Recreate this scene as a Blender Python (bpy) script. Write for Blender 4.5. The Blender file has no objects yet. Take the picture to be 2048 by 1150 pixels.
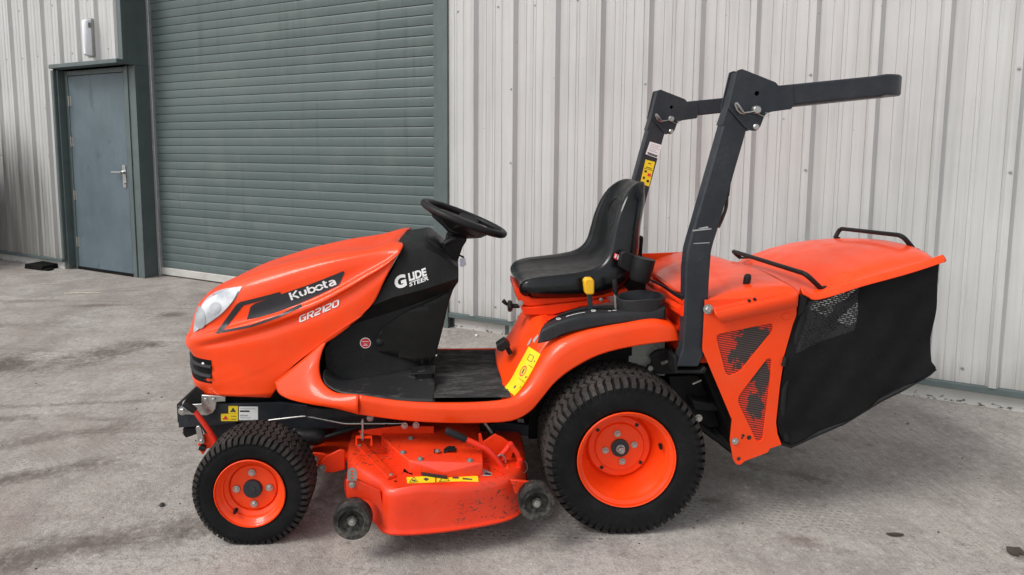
import bpy, bmesh, math, random
from mathutils import Vector, Matrix
from mathutils.bvhtree import BVHTree
from mathutils.geometry import tessellate_polygon

R = math.radians
random.seed(7)
scene = bpy.context.scene
C = scene.collection

# ------------------------------------------------------------------ camera
cam_d = bpy.data.cameras.new('camera')
cam = bpy.data.objects.new('camera', cam_d)
C.objects.link(cam)
scene.camera = cam
cam_d.sensor_width = 36.0
cam_d.lens = 21.797
cam_d.shift_x = 0.0459
cam_d.shift_y = -0.0835
cam_d.clip_start = 0.05
cam_d.clip_end = 1500
cam.location = (0, -2.68, 1.41)
cam.rotation_euler = (R(90 - 5.482), 0, 0)

# ------------------------------------------------------------------ world, sun, exposure
SUN_EL, SUN_AZ = 48.0, -62.0      # azimuth of the light: degrees left of the camera's back
world = bpy.data.worlds.new('World')
scene.world = world
world.use_nodes = True
nt = world.node_tree
nt.nodes.clear()
sky = nt.nodes.new('ShaderNodeTexSky')
sky.sky_type = 'NISHITA'
sky.sun_disc = False
sky.sun_elevation = R(SUN_EL)
sky.sun_rotation = R(180 - SUN_AZ)
sky.air_density = 1.2
sky.dust_density = 1.6
sky.ozone_density = 1.0
hs = nt.nodes.new('ShaderNodeHueSaturation')
hs.inputs['Saturation'].default_value = 0.22      # cloud-covered sky: almost no blue left
bg = nt.nodes.new('ShaderNodeBackground')
bg.inputs['Strength'].default_value = 0.12
wo = nt.nodes.new('ShaderNodeOutputWorld')
nt.links.new(sky.outputs[0], hs.inputs['Color'])
nt.links.new(hs.outputs[0], bg.inputs['Color'])
nt.links.new(bg.outputs[0], wo.inputs['Surface'])

sun_d = bpy.data.lights.new('sun', 'SUN')
sun_d.energy = 1.3
sun_d.angle = R(22)
sun_d.color = (1.0, 0.97, 0.93)
sun = bpy.data.objects.new('sun', sun_d)
C.objects.link(sun)
sd = Vector((math.sin(R(SUN_AZ)) * math.cos(R(SUN_EL)), -math.cos(R(SUN_AZ)) * math.cos(R(SUN_EL)), math.sin(R(SUN_EL))))
sun.location = sd * 20
sun.rotation_euler = (-sd).to_track_quat('-Z', 'Y').to_euler()

vs = scene.view_settings
vs.view_transform = 'Standard'
vs.look = 'None'
vs.exposure = 0.62
vs.gamma = 1.0
vs.use_curve_mapping = False
scene.cycles.max_bounces = 6
scene.cycles.use_adaptive_sampling = True
scene.cycles.adaptive_threshold = 0.025
scene.cycles.diffuse_bounces = 3
scene.cycles.glossy_bounces = 3
scene.cycles.transparent_max_bounces = 8
scene.cycles.caustics_reflective = False
scene.cycles.caustics_refractive = False

# ------------------------------------------------------------------ materials
M = {}

def node_mat(name):
    m = bpy.data.materials.new(name)
    m.use_nodes = True
    n = m.node_tree
    b = n.nodes['Principled BSDF']
    M[name] = m
    return m, n, b

def new(n, t, **kw):
    x = n.nodes.new(t)
    for k, v in kw.items():
        if k in ('operation', 'blend_type', 'data_type', 'feature', 'wave_type', 'bands_direction', 'wave_profile', 'noise_dimensions', 'offset', 'squash', 'offset_frequency', 'distance', 'clamp', 'use_clamp', 'invert'):
            setattr(x, k, v)
        else:
            x.inputs[k].default_value = v
    return x

def coords(n, kind='Object', scale=(1, 1, 1), rot=(0, 0, 0), loc=(0, 0, 0)):
    tc = n.nodes.new('ShaderNodeTexCoord')
    mp = n.nodes.new('ShaderNodeMapping')
    mp.inputs['Scale'].default_value = scale
    mp.inputs['Rotation'].default_value = rot
    mp.inputs['Location'].default_value = loc
    n.links.new(tc.outputs[kind], mp.inputs['Vector'])
    return mp.outputs[0]

def ramp(n, src, stops):
    r = n.nodes.new('ShaderNodeValToRGB')
    e = r.color_ramp.elements
    while len(e) < len(stops):
        e.new(0.5)
    for i, (p, c) in enumerate(stops):
        e[i].position = p
        e[i].color = (c, c, c, 1) if isinstance(c, (int, float)) else (*c, 1)
    n.links.new(src, r.inputs[0])
    return r.outputs[0]

def mix(n, fac, a, b, bt='MIX'):
    x = n.nodes.new('ShaderNodeMix')
    x.data_type = 'RGBA'
    x.blend_type = bt
    for s, v in ((0, fac), (6, a), (7, b)):
        if isinstance(v, (int, float)):
            x.inputs[s].default_value = v
        elif isinstance(v, tuple):
            x.inputs[s].default_value = (*v, 1)
        else:
            n.links.new(v, x.inputs[s])
    return x.outputs[2]

def math_(n, op, a, b=None):
    x = n.nodes.new('ShaderNodeMath')
    x.operation = op
    for s, v in ((0, a), (1, b)):
        if v is None:
            continue
        if isinstance(v, (int, float)):
            x.inputs[s].default_value = v
        else:
            n.links.new(v, x.inputs[s])
    return x.outputs[0]

def noise(n, vec, scale, detail=4, rough=0.55, dist=0.0):
    x = n.nodes.new('ShaderNodeTexNoise')
    x.inputs['Scale'].default_value = scale
    x.inputs['Detail'].default_value = detail
    x.inputs['Roughness'].default_value = rough
    x.inputs['Distortion'].default_value = dist
    n.links.new(vec, x.inputs['Vector'])
    return x.outputs[0]

def bump(n, b, h, strength=0.3, dist=0.002):
    x = n.nodes.new('ShaderNodeBump')
    x.inputs['Strength'].default_value = strength
    x.inputs['Distance'].default_value = dist
    n.links.new(h, x.inputs['Height'])
    n.links.new(x.outputs[0], b.inputs['Normal'])

def simple(name, col, rough=0.5, metal=0.0, var=0.12, vscale=18, bmp=0.0, bscale=300, coat=0.0, dust=0.0, dustcol=(0.23, 0.2, 0.17), spec=0.5, coatr=0.12):
    """paint / plastic / rubber with blotchy tone, roughness variation, optional fine grain and dust film"""
    m, n, b = node_mat(name)
    v = coords(n)
    nz = noise(n, v, vscale, 3, 0.6)
    f = ramp(n, nz, [(0.3, 0), (0.7, 1)])
    dark = tuple(c * (1 - var) for c in col)
    lite = tuple(min(1, c * (1 + var)) for c in col)
    base = mix(n, f, dark, lite)
    if dust:
        d1 = noise(n, v, 7, 5, 0.7)
        d2 = noise(n, v, 90, 2, 0.7)
        dd = math_(n, 'MULTIPLY', ramp(n, d1, [(0.42, 0), (0.72, 1)]), ramp(n, d2, [(0.35, 0.15), (0.7, 1)]))
        dd = math_(n, 'MULTIPLY', dd, dust)
        base = mix(n, dd, base, dustcol)
    n.links.new(base, b.inputs['Base Color'])
    rr = ramp(n, noise(n, v, vscale * 2.3, 2, 0.6), [(0.25, max(0, rough - 0.09)), (0.75, min(1, rough + 0.09))])
    n.links.new(rr, b.inputs['Roughness'])
    b.inputs['Metallic'].default_value = metal
    b.inputs['Specular IOR Level'].default_value = spec
    b.inputs['Coat Weight'].default_value = coat
    b.inputs['Coat Roughness'].default_value = coatr
    if bmp:
        bump(n, b, noise(n, v, bscale, 2, 0.6), bmp, 0.001)
    return m

ORANGE = (0.93, 0.060, 0.004)
simple('orange_paint', ORANGE, 0.40, var=0.06, vscale=5, coat=0.30, bmp=0.015, bscale=60, spec=0.25, dust=0.16, dustcol=(0.50, 0.20, 0.12), coatr=0.07)
simple('orange_steel', (0.84, 0.044, 0.006), 0.42, var=0.08, vscale=9, coat=0.05, spec=0.25, bmp=0.08, bscale=120)
simple('slate_paint', (0.022, 0.026, 0.033), 0.42, spec=0.35, var=0.14, vscale=14, bmp=0.05, bscale=160, dust=0.10)
simple('black_plastic', (0.010, 0.010, 0.0112), 0.5, spec=0.25, var=0.12, vscale=20, bmp=0.12, bscale=900, dust=0.05)
simple('cowl_plastic', (0.0105, 0.0105, 0.0112), 0.48, spec=0.20, var=0.1, vscale=12, bmp=0.14, bscale=1100, dust=0.07)
simple('panel_plastic', (0.009, 0.009, 0.009), 0.44, spec=0.20, var=0.15, vscale=10, bmp=0.12, bscale=1000, dust=0.13, dustcol=(0.12, 0.11, 0.10))
simple('console_plastic', (0.020, 0.0215, 0.0245), 0.55, spec=0.25, var=0.1, vscale=20, bmp=0.15, bscale=900, dust=0.08)
simple('black_metal', (0.008, 0.008, 0.009), 0.55, spec=0.2, var=0.3, vscale=25, bmp=0.1, bscale=200, dust=0.22, dustcol=(0.09, 0.075, 0.06))
simple('greasy_black', (0.005, 0.005, 0.005), 0.6, spec=0.12, var=0.3, vscale=30, bmp=0.3, bscale=120, dust=0.25, dustcol=(0.05, 0.042, 0.034))
simple('seat_vinyl', (0.0045, 0.0046, 0.0056), 0.22, spec=0.38, var=0.12, vscale=14, bmp=0.08, bscale=700, dust=0.02)
simple('seat_vinyl_worn', (0.006, 0.0062, 0.0068), 0.36, spec=0.22, var=0.18, vscale=10, bmp=0.12, bscale=600, dust=0.05, dustcol=(0.10, 0.095, 0.09))
simple('rubber', (0.0075, 0.0078, 0.0085), 0.62, spec=0.14, var=0.2, vscale=16, bmp=0.15, bscale=260, dust=0.14, dustcol=(0.10, 0.095, 0.09))
simple('tread_rubber', (0.030, 0.0265, 0.0245), 0.8, var=0.3, vscale=40, bmp=0.3, bscale=260, dust=0.8, dustcol=(0.12, 0.102, 0.092), spec=0.12)
simple('roller_rubber', (0.010, 0.010, 0.010), 0.6, spec=0.25, var=0.4, vscale=20, bmp=0.25, bscale=220, dust=0.9, dustcol=(0.24, 0.225, 0.195))
simple('zinc', (0.50, 0.50, 0.48), 0.32, metal=0.9, var=0.15, vscale=30, bmp=0.06, bscale=300)
simple('zinc_dull', (0.34, 0.335, 0.31), 0.45, metal=0.7, var=0.15, vscale=20, bmp=0.06, bscale=300)
simple('grey_plate', (0.22, 0.23, 0.21), 0.55, metal=0.2, var=0.25, vscale=14, bmp=0.08, bscale=200)
simple('yellow_plastic', (0.86, 0.46, 0.012), 0.42, var=0.06)
simple('decal_yellow', (0.86, 0.62, 0.012), 0.5, var=0.06)
simple('decal_white', (0.80, 0.80, 0.79), 0.5, var=0.03)
simple('decal_grey', (0.40, 0.40, 0.40), 0.5, var=0.06)
simple('decal_black', (0.018, 0.018, 0.022), 0.4, var=0.1)
simple('decal_charcoal', (0.05, 0.052, 0.062), 0.38, var=0.1)
simple('decal_red', (0.70, 0.03, 0.04), 0.5, var=0.05)
simple('red_hot', (0.80, 0.028, 0.008), 0.45, var=0.08)
simple('chip_and_hole_shade', (0.02, 0.016, 0.014), 0.8, var=0.2)  # bare dark of paint chips; also flat shade painted for holes and gaps
simple('green_flashing', (0.092, 0.120, 0.119), 0.5, var=0.10, vscale=6, bmp=0.05, bscale=80, dust=0.12, dustcol=(0.2, 0.2, 0.18))
simple('aluminium', (0.55, 0.55, 0.55), 0.45, metal=0.6, var=0.1)
simple('rail_white', (0.50, 0.49, 0.46), 0.6, var=0.12, vscale=8, dust=0.4, dustcol=(0.28, 0.26, 0.23))
simple('bag_fabric', (0.006, 0.006, 0.0065), 0.85, var=0.25, vscale=9, bmp=0.3, bscale=420, spec=0.22, dust=0.10, dustcol=(0.05, 0.048, 0.044))
simple('stone_dark', (0.05, 0.045, 0.042), 0.9, var=0.4, vscale=60)
simple('leaf_dry', (0.055, 0.042, 0.032), 0.8, var=0.3, vscale=60)
simple('straw', (0.55, 0.50, 0.40), 0.8, var=0.2, vscale=40)
simple('lamp_white', (0.78, 0.80, 0.84), 0.35, var=0.03)
simple('tag_plastic', (0.45, 0.46, 0.55), 0.3, var=0.2, vscale=200)

# headlight lens: clear shell over a bright reflector, read as one milky silver surface
m, n, b = node_mat('headlight_lens')
v = coords(n)
nz = noise(n, v, 11, 3, 0.5)
n.links.new(mix(n, ramp(n, nz, [(0.35, 0), (0.65, 1)]), (0.42, 0.44, 0.47), (0.86, 0.87, 0.89)), b.inputs['Base Color'])
b.inputs['Roughness'].default_value = 0.22
b.inputs['Coat Weight'].default_value = 0.8
b.inputs['Coat Roughness'].default_value = 0.05
simple('headlight_rim', (0.42, 0.44, 0.46), 0.3, metal=0.3, var=0.2, vscale=12)

# worn deck paint: orange with black scuffs and scratches
m, n, b = node_mat('deck_paint')
v = coords(n)
base = mix(n, ramp(n, noise(n, v, 7, 6, 0.6), [(0.3, 0), (0.7, 1)]), (0.72, 0.032, 0.005), (0.86, 0.046, 0.006))
vs_ = coords(n, scale=(9, 30, 60))
scr = ramp(n, noise(n, vs_, 2.6, 3, 0.5, 0.6), [(0.64, 0), (0.67, 1)])
chip = ramp(n, noise(n, coords(n, scale=(1, 1, 1)), 75, 3, 0.55), [(0.61, 0), (0.64, 1)])
where = ramp(n, noise(n, v, 5, 2, 0.5), [(0.46, 0), (0.62, 0.95)])
mask = math_(n, 'MULTIPLY', math_(n, 'MAXIMUM', scr, chip), where)
base = mix(n, math_(n, 'MULTIPLY', mask, 0.85), base, (0.05, 0.03, 0.025))
dst = math_(n, 'MULTIPLY', ramp(n, noise(n, v, 16, 7, 0.7), [(0.5, 0), (0.8, 1)]), 0.12)
base = mix(n, dst, base, (0.30, 0.17, 0.12))
n.links.new(base, b.inputs['Base Color'])
b.inputs['Roughness'].default_value = 0.42
b.inputs['Coat Weight'].default_value = 0.15
bump(n, b, noise(n, v, 140, 3, 0.6), 0.08, 0.001)

# ribbed floor mat: black rubber with trodden pale dirt
m, n, b = node_mat('floor_mat')
v = coords(n)
d = ramp(n, noise(n, coords(n, scale=(1, 3, 1)), 11, 8, 0.72), [(0.46, 0), (0.74, 1)])
n.links.new(mix(n, math_(n, 'MULTIPLY', d, 0.6), (0.013, 0.013, 0.013), (0.19, 0.18, 0.168)), b.inputs['Base Color'])
b.inputs['Roughness'].default_value = 0.75
bump(n, b, noise(n, v, 200, 4, 0.6), 0.25, 0.002)

# scuffed pedal floor (black plastic, white scrapes)
m, n, b = node_mat('scuffed_plastic')
v = coords(n)
d = ramp(n, noise(n, coords(n, scale=(1, 2.4, 1)), 15, 8, 0.75), [(0.55, 0), (0.72, 1)])
w2 = ramp(n, noise(n, v, 4, 2, 0.5), [(0.4, 0.1), (0.6, 1)])
n.links.new(mix(n, math_(n, 'MULTIPLY', math_(n, 'MULTIPLY', d, w2), 0.6), (0.016, 0.016, 0.017), (0.34, 0.33, 0.31)), b.inputs['Base Color'])
b.inputs['Roughness'].default_value = 0.52
bump(n, b, noise(n, v, 900, 3, 0.6), 0.15, 0.001)

# see-through mesh cloth of the grass bag
m, n, b = node_mat('bag_mesh')
v = coords(n, scale=(46, 1, 66), rot=(0, R(-14), 0))
br = n.nodes.new('ShaderNodeTexBrick')
vv = n.nodes.new('ShaderNodeSeparateXYZ')
n.links.new(v, vv.inputs[0])
cb = n.nodes.new('ShaderNodeCombineXYZ')
n.links.new(vv.outputs[0], cb.inputs[0])
n.links.new(vv.outputs[2], cb.inputs[1])
n.links.new(cb.outputs[0], br.inputs['Vector'])
br.inputs['Scale'].default_value = 1.0
br.inputs['Mortar Size'].default_value = 0.165
br.inputs['Brick Width'].default_value = 1.0
br.inputs['Row Height'].default_value = 0.5
br.inputs['Mortar Smooth'].default_value = 0.2
wave = ramp(n, noise(n, coords(n, scale=(1, 1, 1)), 24, 3, 0.6, 1.0), [(0.40, 0), (0.56, 1)])
hole = math_(n, 'MULTIPLY', math_(n, 'SUBTRACT', 1.0, br.outputs['Fac']), wave)
tr = n.nodes.new('ShaderNodeBsdfTransparent')
ms = n.nodes.new('ShaderNodeMixShader')
n.links.new(math_(n, 'MULTIPLY', hole, 0.85), ms.inputs[0])
b.inputs['Base Color'].default_value = (0.012, 0.012, 0.013, 1)
b.inputs['Roughness'].default_value = 0.8
n.links.new(b.outputs[0], ms.inputs[1])
n.links.new(tr.outputs[0], ms.inputs[2])
n.links.new(ms.outputs[0], n.nodes['Material Output'].inputs['Surface'])

# back and far side of the bag: worn thin, lets some daylight in
m, n, b = node_mat('bag_sheer')
v = coords(n)
tr = n.nodes.new('ShaderNodeBsdfTransparent')
ms = n.nodes.new('ShaderNodeMixShader')
n.links.new(ramp(n, noise(n, v, 30, 3, 0.6), [(0.3, 0.45), (0.7, 0.8)]), ms.inputs[0])
b.inputs['Base Color'].default_value = (0.012, 0.012, 0.013, 1)
b.inputs['Roughness'].default_value = 0.8
n.links.new(b.outputs[0], ms.inputs[1])
n.links.new(tr.outputs[0], ms.inputs[2])
n.links.new(ms.outputs[0], n.nodes['Material Output'].inputs['Surface'])

# perforated screen of the rear duct: slotted orange steel, caked with dark dry clippings
m, n, b = node_mat('slotted_screen')
v = coords(n)
w = n.nodes.new('ShaderNodeTexWave')
w.wave_type = 'BANDS'
w.bands_direction = 'Z'
w.inputs['Scale'].default_value = 38
w.inputs['Distortion'].default_value = 0.25
w.inputs['Detail'].default_value = 2
w.inputs['Detail Scale'].default_value = 8
n.links.new(coords(n, rot=(0, R(-10), 0)), w.inputs['Vector'])
slot = ramp(n, w.outputs[0], [(0.28, 0), (0.42, 1)])
base = mix(n, slot, (0.05, 0.018, 0.012), (0.74, 0.035, 0.01))
mud = 0.0
cl_n = noise(n, v, 26, 5, 0.65, 0.5)
for (cx_, cz_), rx_, rz_ in zip([(1.0318,0.7057),(0.9905,0.6464),(1.0639,0.5634),(1.0544,0.4501),(1.0147,0.6797)], (0.07, 0.05, 0.05, 0.035, 0.06), (0.05, 0.06, 0.09, 0.07, 0.05)):
    mp = n.nodes.new('ShaderNodeMapping')
    mp.vector_type = 'TEXTURE'
    mp.inputs['Location'].default_value = (cx_, 0, cz_)
    mp.inputs['Scale'].default_value = (rx_, 90, rz_)
    n.links.new(v, mp.inputs['Vector'])
    ln = n.nodes.new('ShaderNodeVectorMath')
    ln.operation = 'LENGTH'
    n.links.new(mp.outputs[0], ln.inputs[0])
    blob = ramp(n, math_(n, 'ADD', ln.outputs['Value'], math_(n, 'MULTIPLY', math_(n, 'SUBTRACT', cl_n, 0.5), 2.6)), [(0.78, 1), (0.84, 0)])
    mud = math_(n, 'MAXIMUM', mud, blob)
mudc = mix(n, ramp(n, w.outputs[0], [(0.2, 0), (0.8, 1)]), (0.022, 0.016, 0.015), (0.07, 0.052, 0.048))
base = mix(n, mud, base, mudc)
n.links.new(base, b.inputs['Base Color'])
b.inputs['Roughness'].default_value = 0.7
bump(n, b, w.outputs[0], 0.6, 0.003)

# ------------------------------------------------------------------ mesh helpers
def tag(o, label=None, cat=None, group=None, kind=None):
    for k, v in (('label', label), ('category', cat), ('group', group), ('kind', kind)):
        if v:
            o[k] = v
    return o

def empty(name, loc=(0, 0, 0), rz=0.0, parent=None):
    o = bpy.data.objects.new(name, None)
    o.empty_display_size = 0.1
    C.objects.link(o)
    o.location = loc
    o.rotation_euler = (0, 0, rz)
    if parent:
        o.parent = parent
    return o

def mesh_obj(name, verts, faces, mat, parent=None, smooth=None, bevel=0.0, seg=2, solid=0.0, fmats=None, weld=True, loc=None):
    me = bpy.data.meshes.new(name)
    bm = bmesh.new()
    vv = [bm.verts.new(v) for v in verts]
    for i, f in enumerate(faces):
        try:
            fc = bm.faces.new([vv[k] for k in f])
        except ValueError:
            continue
        if fmats:
            fc.material_index = fmats[i]
    if weld:
        bmesh.ops.remove_doubles(bm, verts=bm.verts, dist=1e-5)
    bmesh.ops.recalc_face_normals(bm, faces=bm.faces)
    bm.to_mesh(me)
    bm.free()
    for mm in (mat if isinstance(mat, (list, tuple)) else [mat]):
        me.materials.append(M[mm])
    o = bpy.data.objects.new(name, me)
    C.objects.link(o)
    if parent:
        o.parent = parent
    if loc:
        o.location = loc
    if smooth is not None:
        me.shade_smooth()
        me.set_sharp_from_angle(angle=R(smooth))
    if solid:
        s = o.modifiers.new('thick', 'SOLIDIFY')
        s.thickness = solid
        s.offset = -1
    if bevel:
        b = o.modifiers.new('bevel', 'BEVEL')
        b.width = bevel
        b.segments = seg
        b.limit_method = 'ANGLE'
        b.angle_limit = R(35)
        b.harden_normals = False
        if smooth is None:
            me.shade_smooth()
            me.set_sharp_from_angle(angle=R(60))
    return o

class MB:
    """collects shapes into one mesh"""
    def __init__(s):
        s.v, s.f, s.m = [], [], []
    def add(s, v, f, mi=0):
        o = len(s.v)
        s.v += [tuple(p) for p in v]
        s.f += [tuple(i + o for i in q) for q in f]
        s.m += [mi] * len(f)
        return s
    def box(s, a, b, mi=0):
        return s.add(*box_vf(a, b), mi)
    def prism(s, poly, y0, y1, mi=0, holes=()):
        return s.add(*prism_vf(poly, y0, y1, holes), mi)
    def tube(s, pts, r, n=8, mi=0, **k):
        return s.add(*tube_vf(pts, r, n, **k), mi)
    def lathe(s, prof, c, n=32, mi=0, axis='y', **k):
        return s.add(*lathe_vf(prof, c, n, axis, **k), mi)
    def obj(s, name, mat, parent=None, **k):
        if any(s.m):
            k['fmats'] = s.m
        k.setdefault('weld', False)
        return mesh_obj(name, s.v, s.f, mat, parent, **k)

def box_vf(a, b):
    (x0, y0, z0), (x1, y1, z1) = a, b
    v = [(x0, y0, z0), (x1, y0, z0), (x1, y1, z0), (x0, y1, z0), (x0, y0, z1), (x1, y0, z1), (x1, y1, z1), (x0, y1, z1)]
    f = [(3, 2, 1, 0), (4, 5, 6, 7), (0, 1, 5, 4), (1, 2, 6, 5), (2, 3, 7, 6), (3, 0, 4, 7)]
    return v, f

def prism_vf(poly, y0, y1, holes=()):
    """polygon in (x,z), with holes, extruded from y0 to y1 (y may be per-call scalars)"""
    loops = [list(poly)] + [list(h) for h in holes]
    flat = [p for l in loops for p in l]
    n = len(flat)
    v = [(x, y0, z) for x, z in flat] + [(x, y1, z) for x, z in flat]
    f = []
    if holes:
        tris = tessellate_polygon([[Vector((x, z, 0)) for x, z in l] for l in loops])
        for t in tris:
            f.append(tuple(t))
            f.append(tuple(i + n for i in reversed(t)))
    else:
        f.append(tuple(range(n)))
        f.append(tuple(range(2 * n - 1, n - 1, -1)))
    o = 0
    for l in loops:
        k = len(l)
        for i in range(k):
            a, b = o + i, o + (i + 1) % k
            f.append((a, b, b + n, a + n))
        o += k
    return v, f

def cr(pts, n):
    """resample a polyline to n points through a Catmull-Rom spline, even in chord length"""
    P = [Vector(p) for p in pts]
    if len(P) == 2:
        return [P[0].lerp(P[1], i / (n - 1)) for i in range(n)]
    P = [P[0] * 2 - P[1]] + P + [P[-1] * 2 - P[-2]]
    dense = []
    for i in range(1, len(P) - 2):
        p0, p1, p2, p3 = P[i - 1:i + 3]
        t0 = 0.0
        t1 = t0 + max(1e-6, (p1 - p0).length) ** 0.5
        t2 = t1 + max(1e-6, (p2 - p1).length) ** 0.5
        t3 = t2 + max(1e-6, (p3 - p2).length) ** 0.5
        for k in range(12):
            t = t1 + (t2 - t1) * k / 12
            a1 = p0 * ((t1 - t) / (t1 - t0)) + p1 * ((t - t0) / (t1 - t0))
            a2 = p1 * ((t2 - t) / (t2 - t1)) + p2 * ((t - t1) / (t2 - t1))
            a3 = p2 * ((t3 - t) / (t3 - t2)) + p3 * ((t - t2) / (t3 - t2))
            b1 = a1 * ((t2 - t) / (t2 - t0)) + a2 * ((t - t0) / (t2 - t0))
            b2 = a2 * ((t3 - t) / (t3 - t1)) + a3 * ((t - t1) / (t3 - t1))
            dense.append(b1 * ((t2 - t) / (t2 - t1)) + b2 * ((t - t1) / (t2 - t1)))
    dense.append(P[-2])
    L = [0.0]
    for a, b in zip(dense, dense[1:]):
        L.append(L[-1] + (b - a).length)
    out, j = [], 0
    for i in range(n):
        t = L[-1] * i / (n - 1)
        while j < len(L) - 2 and L[j + 1] < t:
            j += 1
        d = L[j + 1] - L[j]
        out.append(dense[j].lerp(dense[j + 1], (t - L[j]) / d if d > 1e-9 else 0))
    return out

def lin(pts, n):
    """resample a polyline linearly, keeping corners roughly"""
    P = [Vector(p) for p in pts]
    L = [0.0]
    for a, b in zip(P, P[1:]):
        L.append(L[-1] + (b - a).length)
    out, j = [], 0
    for i in range(n):
        t = L[-1] * i / (n - 1)
        while j < len(L) - 2 and L[j + 1] < t:
            j += 1
        d = L[j + 1] - L[j]
        out.append(P[j].lerp(P[j + 1], (t - L[j]) / d if d > 1e-9 else 0))
    return out

def grid_faces(r, c, wrap=False):
    f = []
    for i in range(r - 1):
        for j in range(c if wrap else c - 1):
            k = (j + 1) % c
            f.append((i * c + j, i * c + k, (i + 1) * c + k, (i + 1) * c + j))
    return f

def loft(rows, n, m=None, fn=cr):
    """rows of 3-D points -> grid n columns; if m, also spline across to m rows"""
    g = [fn(r, n) for r in rows]
    if m:
        cols = [cr([g[i][j] for i in range(len(g))], m) for j in range(n)]
        g = [[cols[j][i] for j in range(n)] for i in range(m)]
    v = [tuple(p) for r in g for p in r]
    return v, grid_faces(len(g), n)

def crk(pts, k):
    """Catmull-Rom through every point, k steps per span"""
    P = [Vector(p) for p in pts]
    P = [P[0] * 2 - P[1]] + P + [P[-1] * 2 - P[-2]]
    out = []
    for i in range(1, len(P) - 2):
        p0, p1, p2, p3 = P[i - 1:i + 3]
        ts = [0.0]
        for a, c in ((p0, p1), (p1, p2), (p2, p3)):
            ts.append(ts[-1] + max(1e-5, (c - a).length) ** 0.5)
        t0, t1, t2, t3 = ts
        for j in range(k):
            t = t1 + (t2 - t1) * j / k
            a1 = p0 * ((t1 - t) / (t1 - t0)) + p1 * ((t - t0) / (t1 - t0))
            a2 = p1 * ((t2 - t) / (t2 - t1)) + p2 * ((t - t1) / (t2 - t1))
            a3 = p2 * ((t3 - t) / (t3 - t2)) + p3 * ((t - t2) / (t3 - t2))
            b1 = a1 * ((t2 - t) / (t2 - t0)) + a2 * ((t - t0) / (t2 - t0))
            b2 = a2 * ((t3 - t) / (t3 - t1)) + a3 * ((t - t1) / (t3 - t1))
            out.append(b1 * ((t2 - t) / (t2 - t1)) + b2 * ((t - t1) / (t2 - t1)))
    out.append(P[-2])
    return out

def loft_k(rows, n, k):
    g = [cr(r, n) for r in rows]
    cols = [crk([g[i][j] for i in range(len(g))], k) for j in range(n)]
    m = len(cols[0])
    return [tuple(cols[j][i]) for i in range(m) for j in range(n)], grid_faces(m, n)

def mirror(rows):
    return [[(p[0], -p[1], p[2]) for p in r] for r in rows]

def tube_vf(pts, r, n=8, closed=False, cap=True, flat=1.0):
    P = [Vector(p) for p in pts]
    rs = r if isinstance(r, (list, tuple)) else [r] * len(P)
    v, f = [], []
    up = None
    k = len(P)
    for i, p in enumerate(P):
        if closed:
            t = (P[(i + 1) % k] - P[i - 1]).normalized()
        else:
            t = (P[min(i + 1, k - 1)] - P[max(i - 1, 0)]).normalized()
        if up is None:
            up = Vector((0, 0, 1)) if abs(t.z) < 0.9 else Vector((0, 1, 0))
        a = t.cross(up)
        if a.length < 1e-6:
            a = t.cross(Vector((1, 0, 0)))
        a.normalize()
        bvec = a.cross(t).normalized()
        up = bvec
        for j in range(n):
            w = 2 * math.pi * (j + 0.5) / n
            v.append(tuple(p + a * (math.cos(w) * rs[i]) + bvec * (math.sin(w) * rs[i] * flat)))
    for i in range(k if closed else k - 1):
        i2 = (i + 1) % k
        for j in range(n):
            j2 = (j + 1) % n
            f.append((i * n + j, i * n + j2, i2 * n + j2, i2 * n + j))
    if cap and not closed:
        f.append(tuple(range(n - 1, -1, -1)))
        f.append(tuple((k - 1) * n + j for j in range(n)))
    return v, f

def fillet(pts, r, n=5):
    """round the inner corners of a polyline"""
    P = [Vector(p) for p in pts]
    out = [P[0]]
    for i in range(1, len(P) - 1):
        a, b, c = P[i - 1], P[i], P[i + 1]
        d1, d2 = (a - b), (c - b)
        k = min(r, d1.length * 0.45, d2.length * 0.45)
        s, e = b + d1.normalized() * k, b + d2.normalized() * k
        for j in range(n + 1):
            t = j / n
            out.append(s * ((1 - t) ** 2) + b * (2 * t * (1 - t)) + e * (t * t))
    out.append(P[-1])
    return out

def fillet2(poly, r, n=4):
    """round every corner of a closed 2-D polygon; r scalar or list"""
    k = len(poly)
    out = []
    for i in range(k):
        a, b, c = Vector(poly[i - 1]), Vector(poly[i]), Vector(poly[(i + 1) % k])
        rr = r[i] if isinstance(r, (list, tuple)) else r
        if rr <= 0:
            out.append(tuple(b))
            continue
        d1, d2 = a - b, c - b
        q = min(rr, d1.length * 0.45, d2.length * 0.45)
        s, e = b + d1.normalized() * q, b + d2.normalized() * q
        for j in range(n + 1):
            t = j / n
            out.append(tuple(s * ((1 - t) ** 2) + b * (2 * t * (1 - t)) + e * (t * t)))
    return out

def lathe_vf(prof, c, n=32, axis='y', cap=False, closed=False):
    """profile of (radius, along) spun about an axis through c"""
    v, f = [], []
    for r, a in prof:
        for j in range(n):
            w = 2 * math.pi * j / n
            cx, sx = math.cos(w) * r, math.sin(w) * r
            if axis == 'y':
                v.append((c[0] + cx, c[1] + a, c[2] + sx))
            elif axis == 'x':
                v.append((c[0] + a, c[1] + cx, c[2] + sx))
            else:
                v.append((c[0] + cx, c[1] + sx, c[2] + a))
    k = len(prof)
    for i in range(k if closed else k - 1):
        i2 = (i + 1) % k
        for j in range(n):
            j2 = (j + 1) % n
            f.append((i * n + j, i * n + j2, i2 * n + j2, i2 * n + j))
    if cap:
        f.append(tuple(range(n)))
        f.append(tuple((k - 1) * n + j for j in range(n)))
    return v, f

def circle2(c, r, n=12):
    return [(c[0] + r * math.cos(2 * math.pi * i / n), c[1] + r * math.sin(2 * math.pi * i / n)) for i in range(n)]

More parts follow.
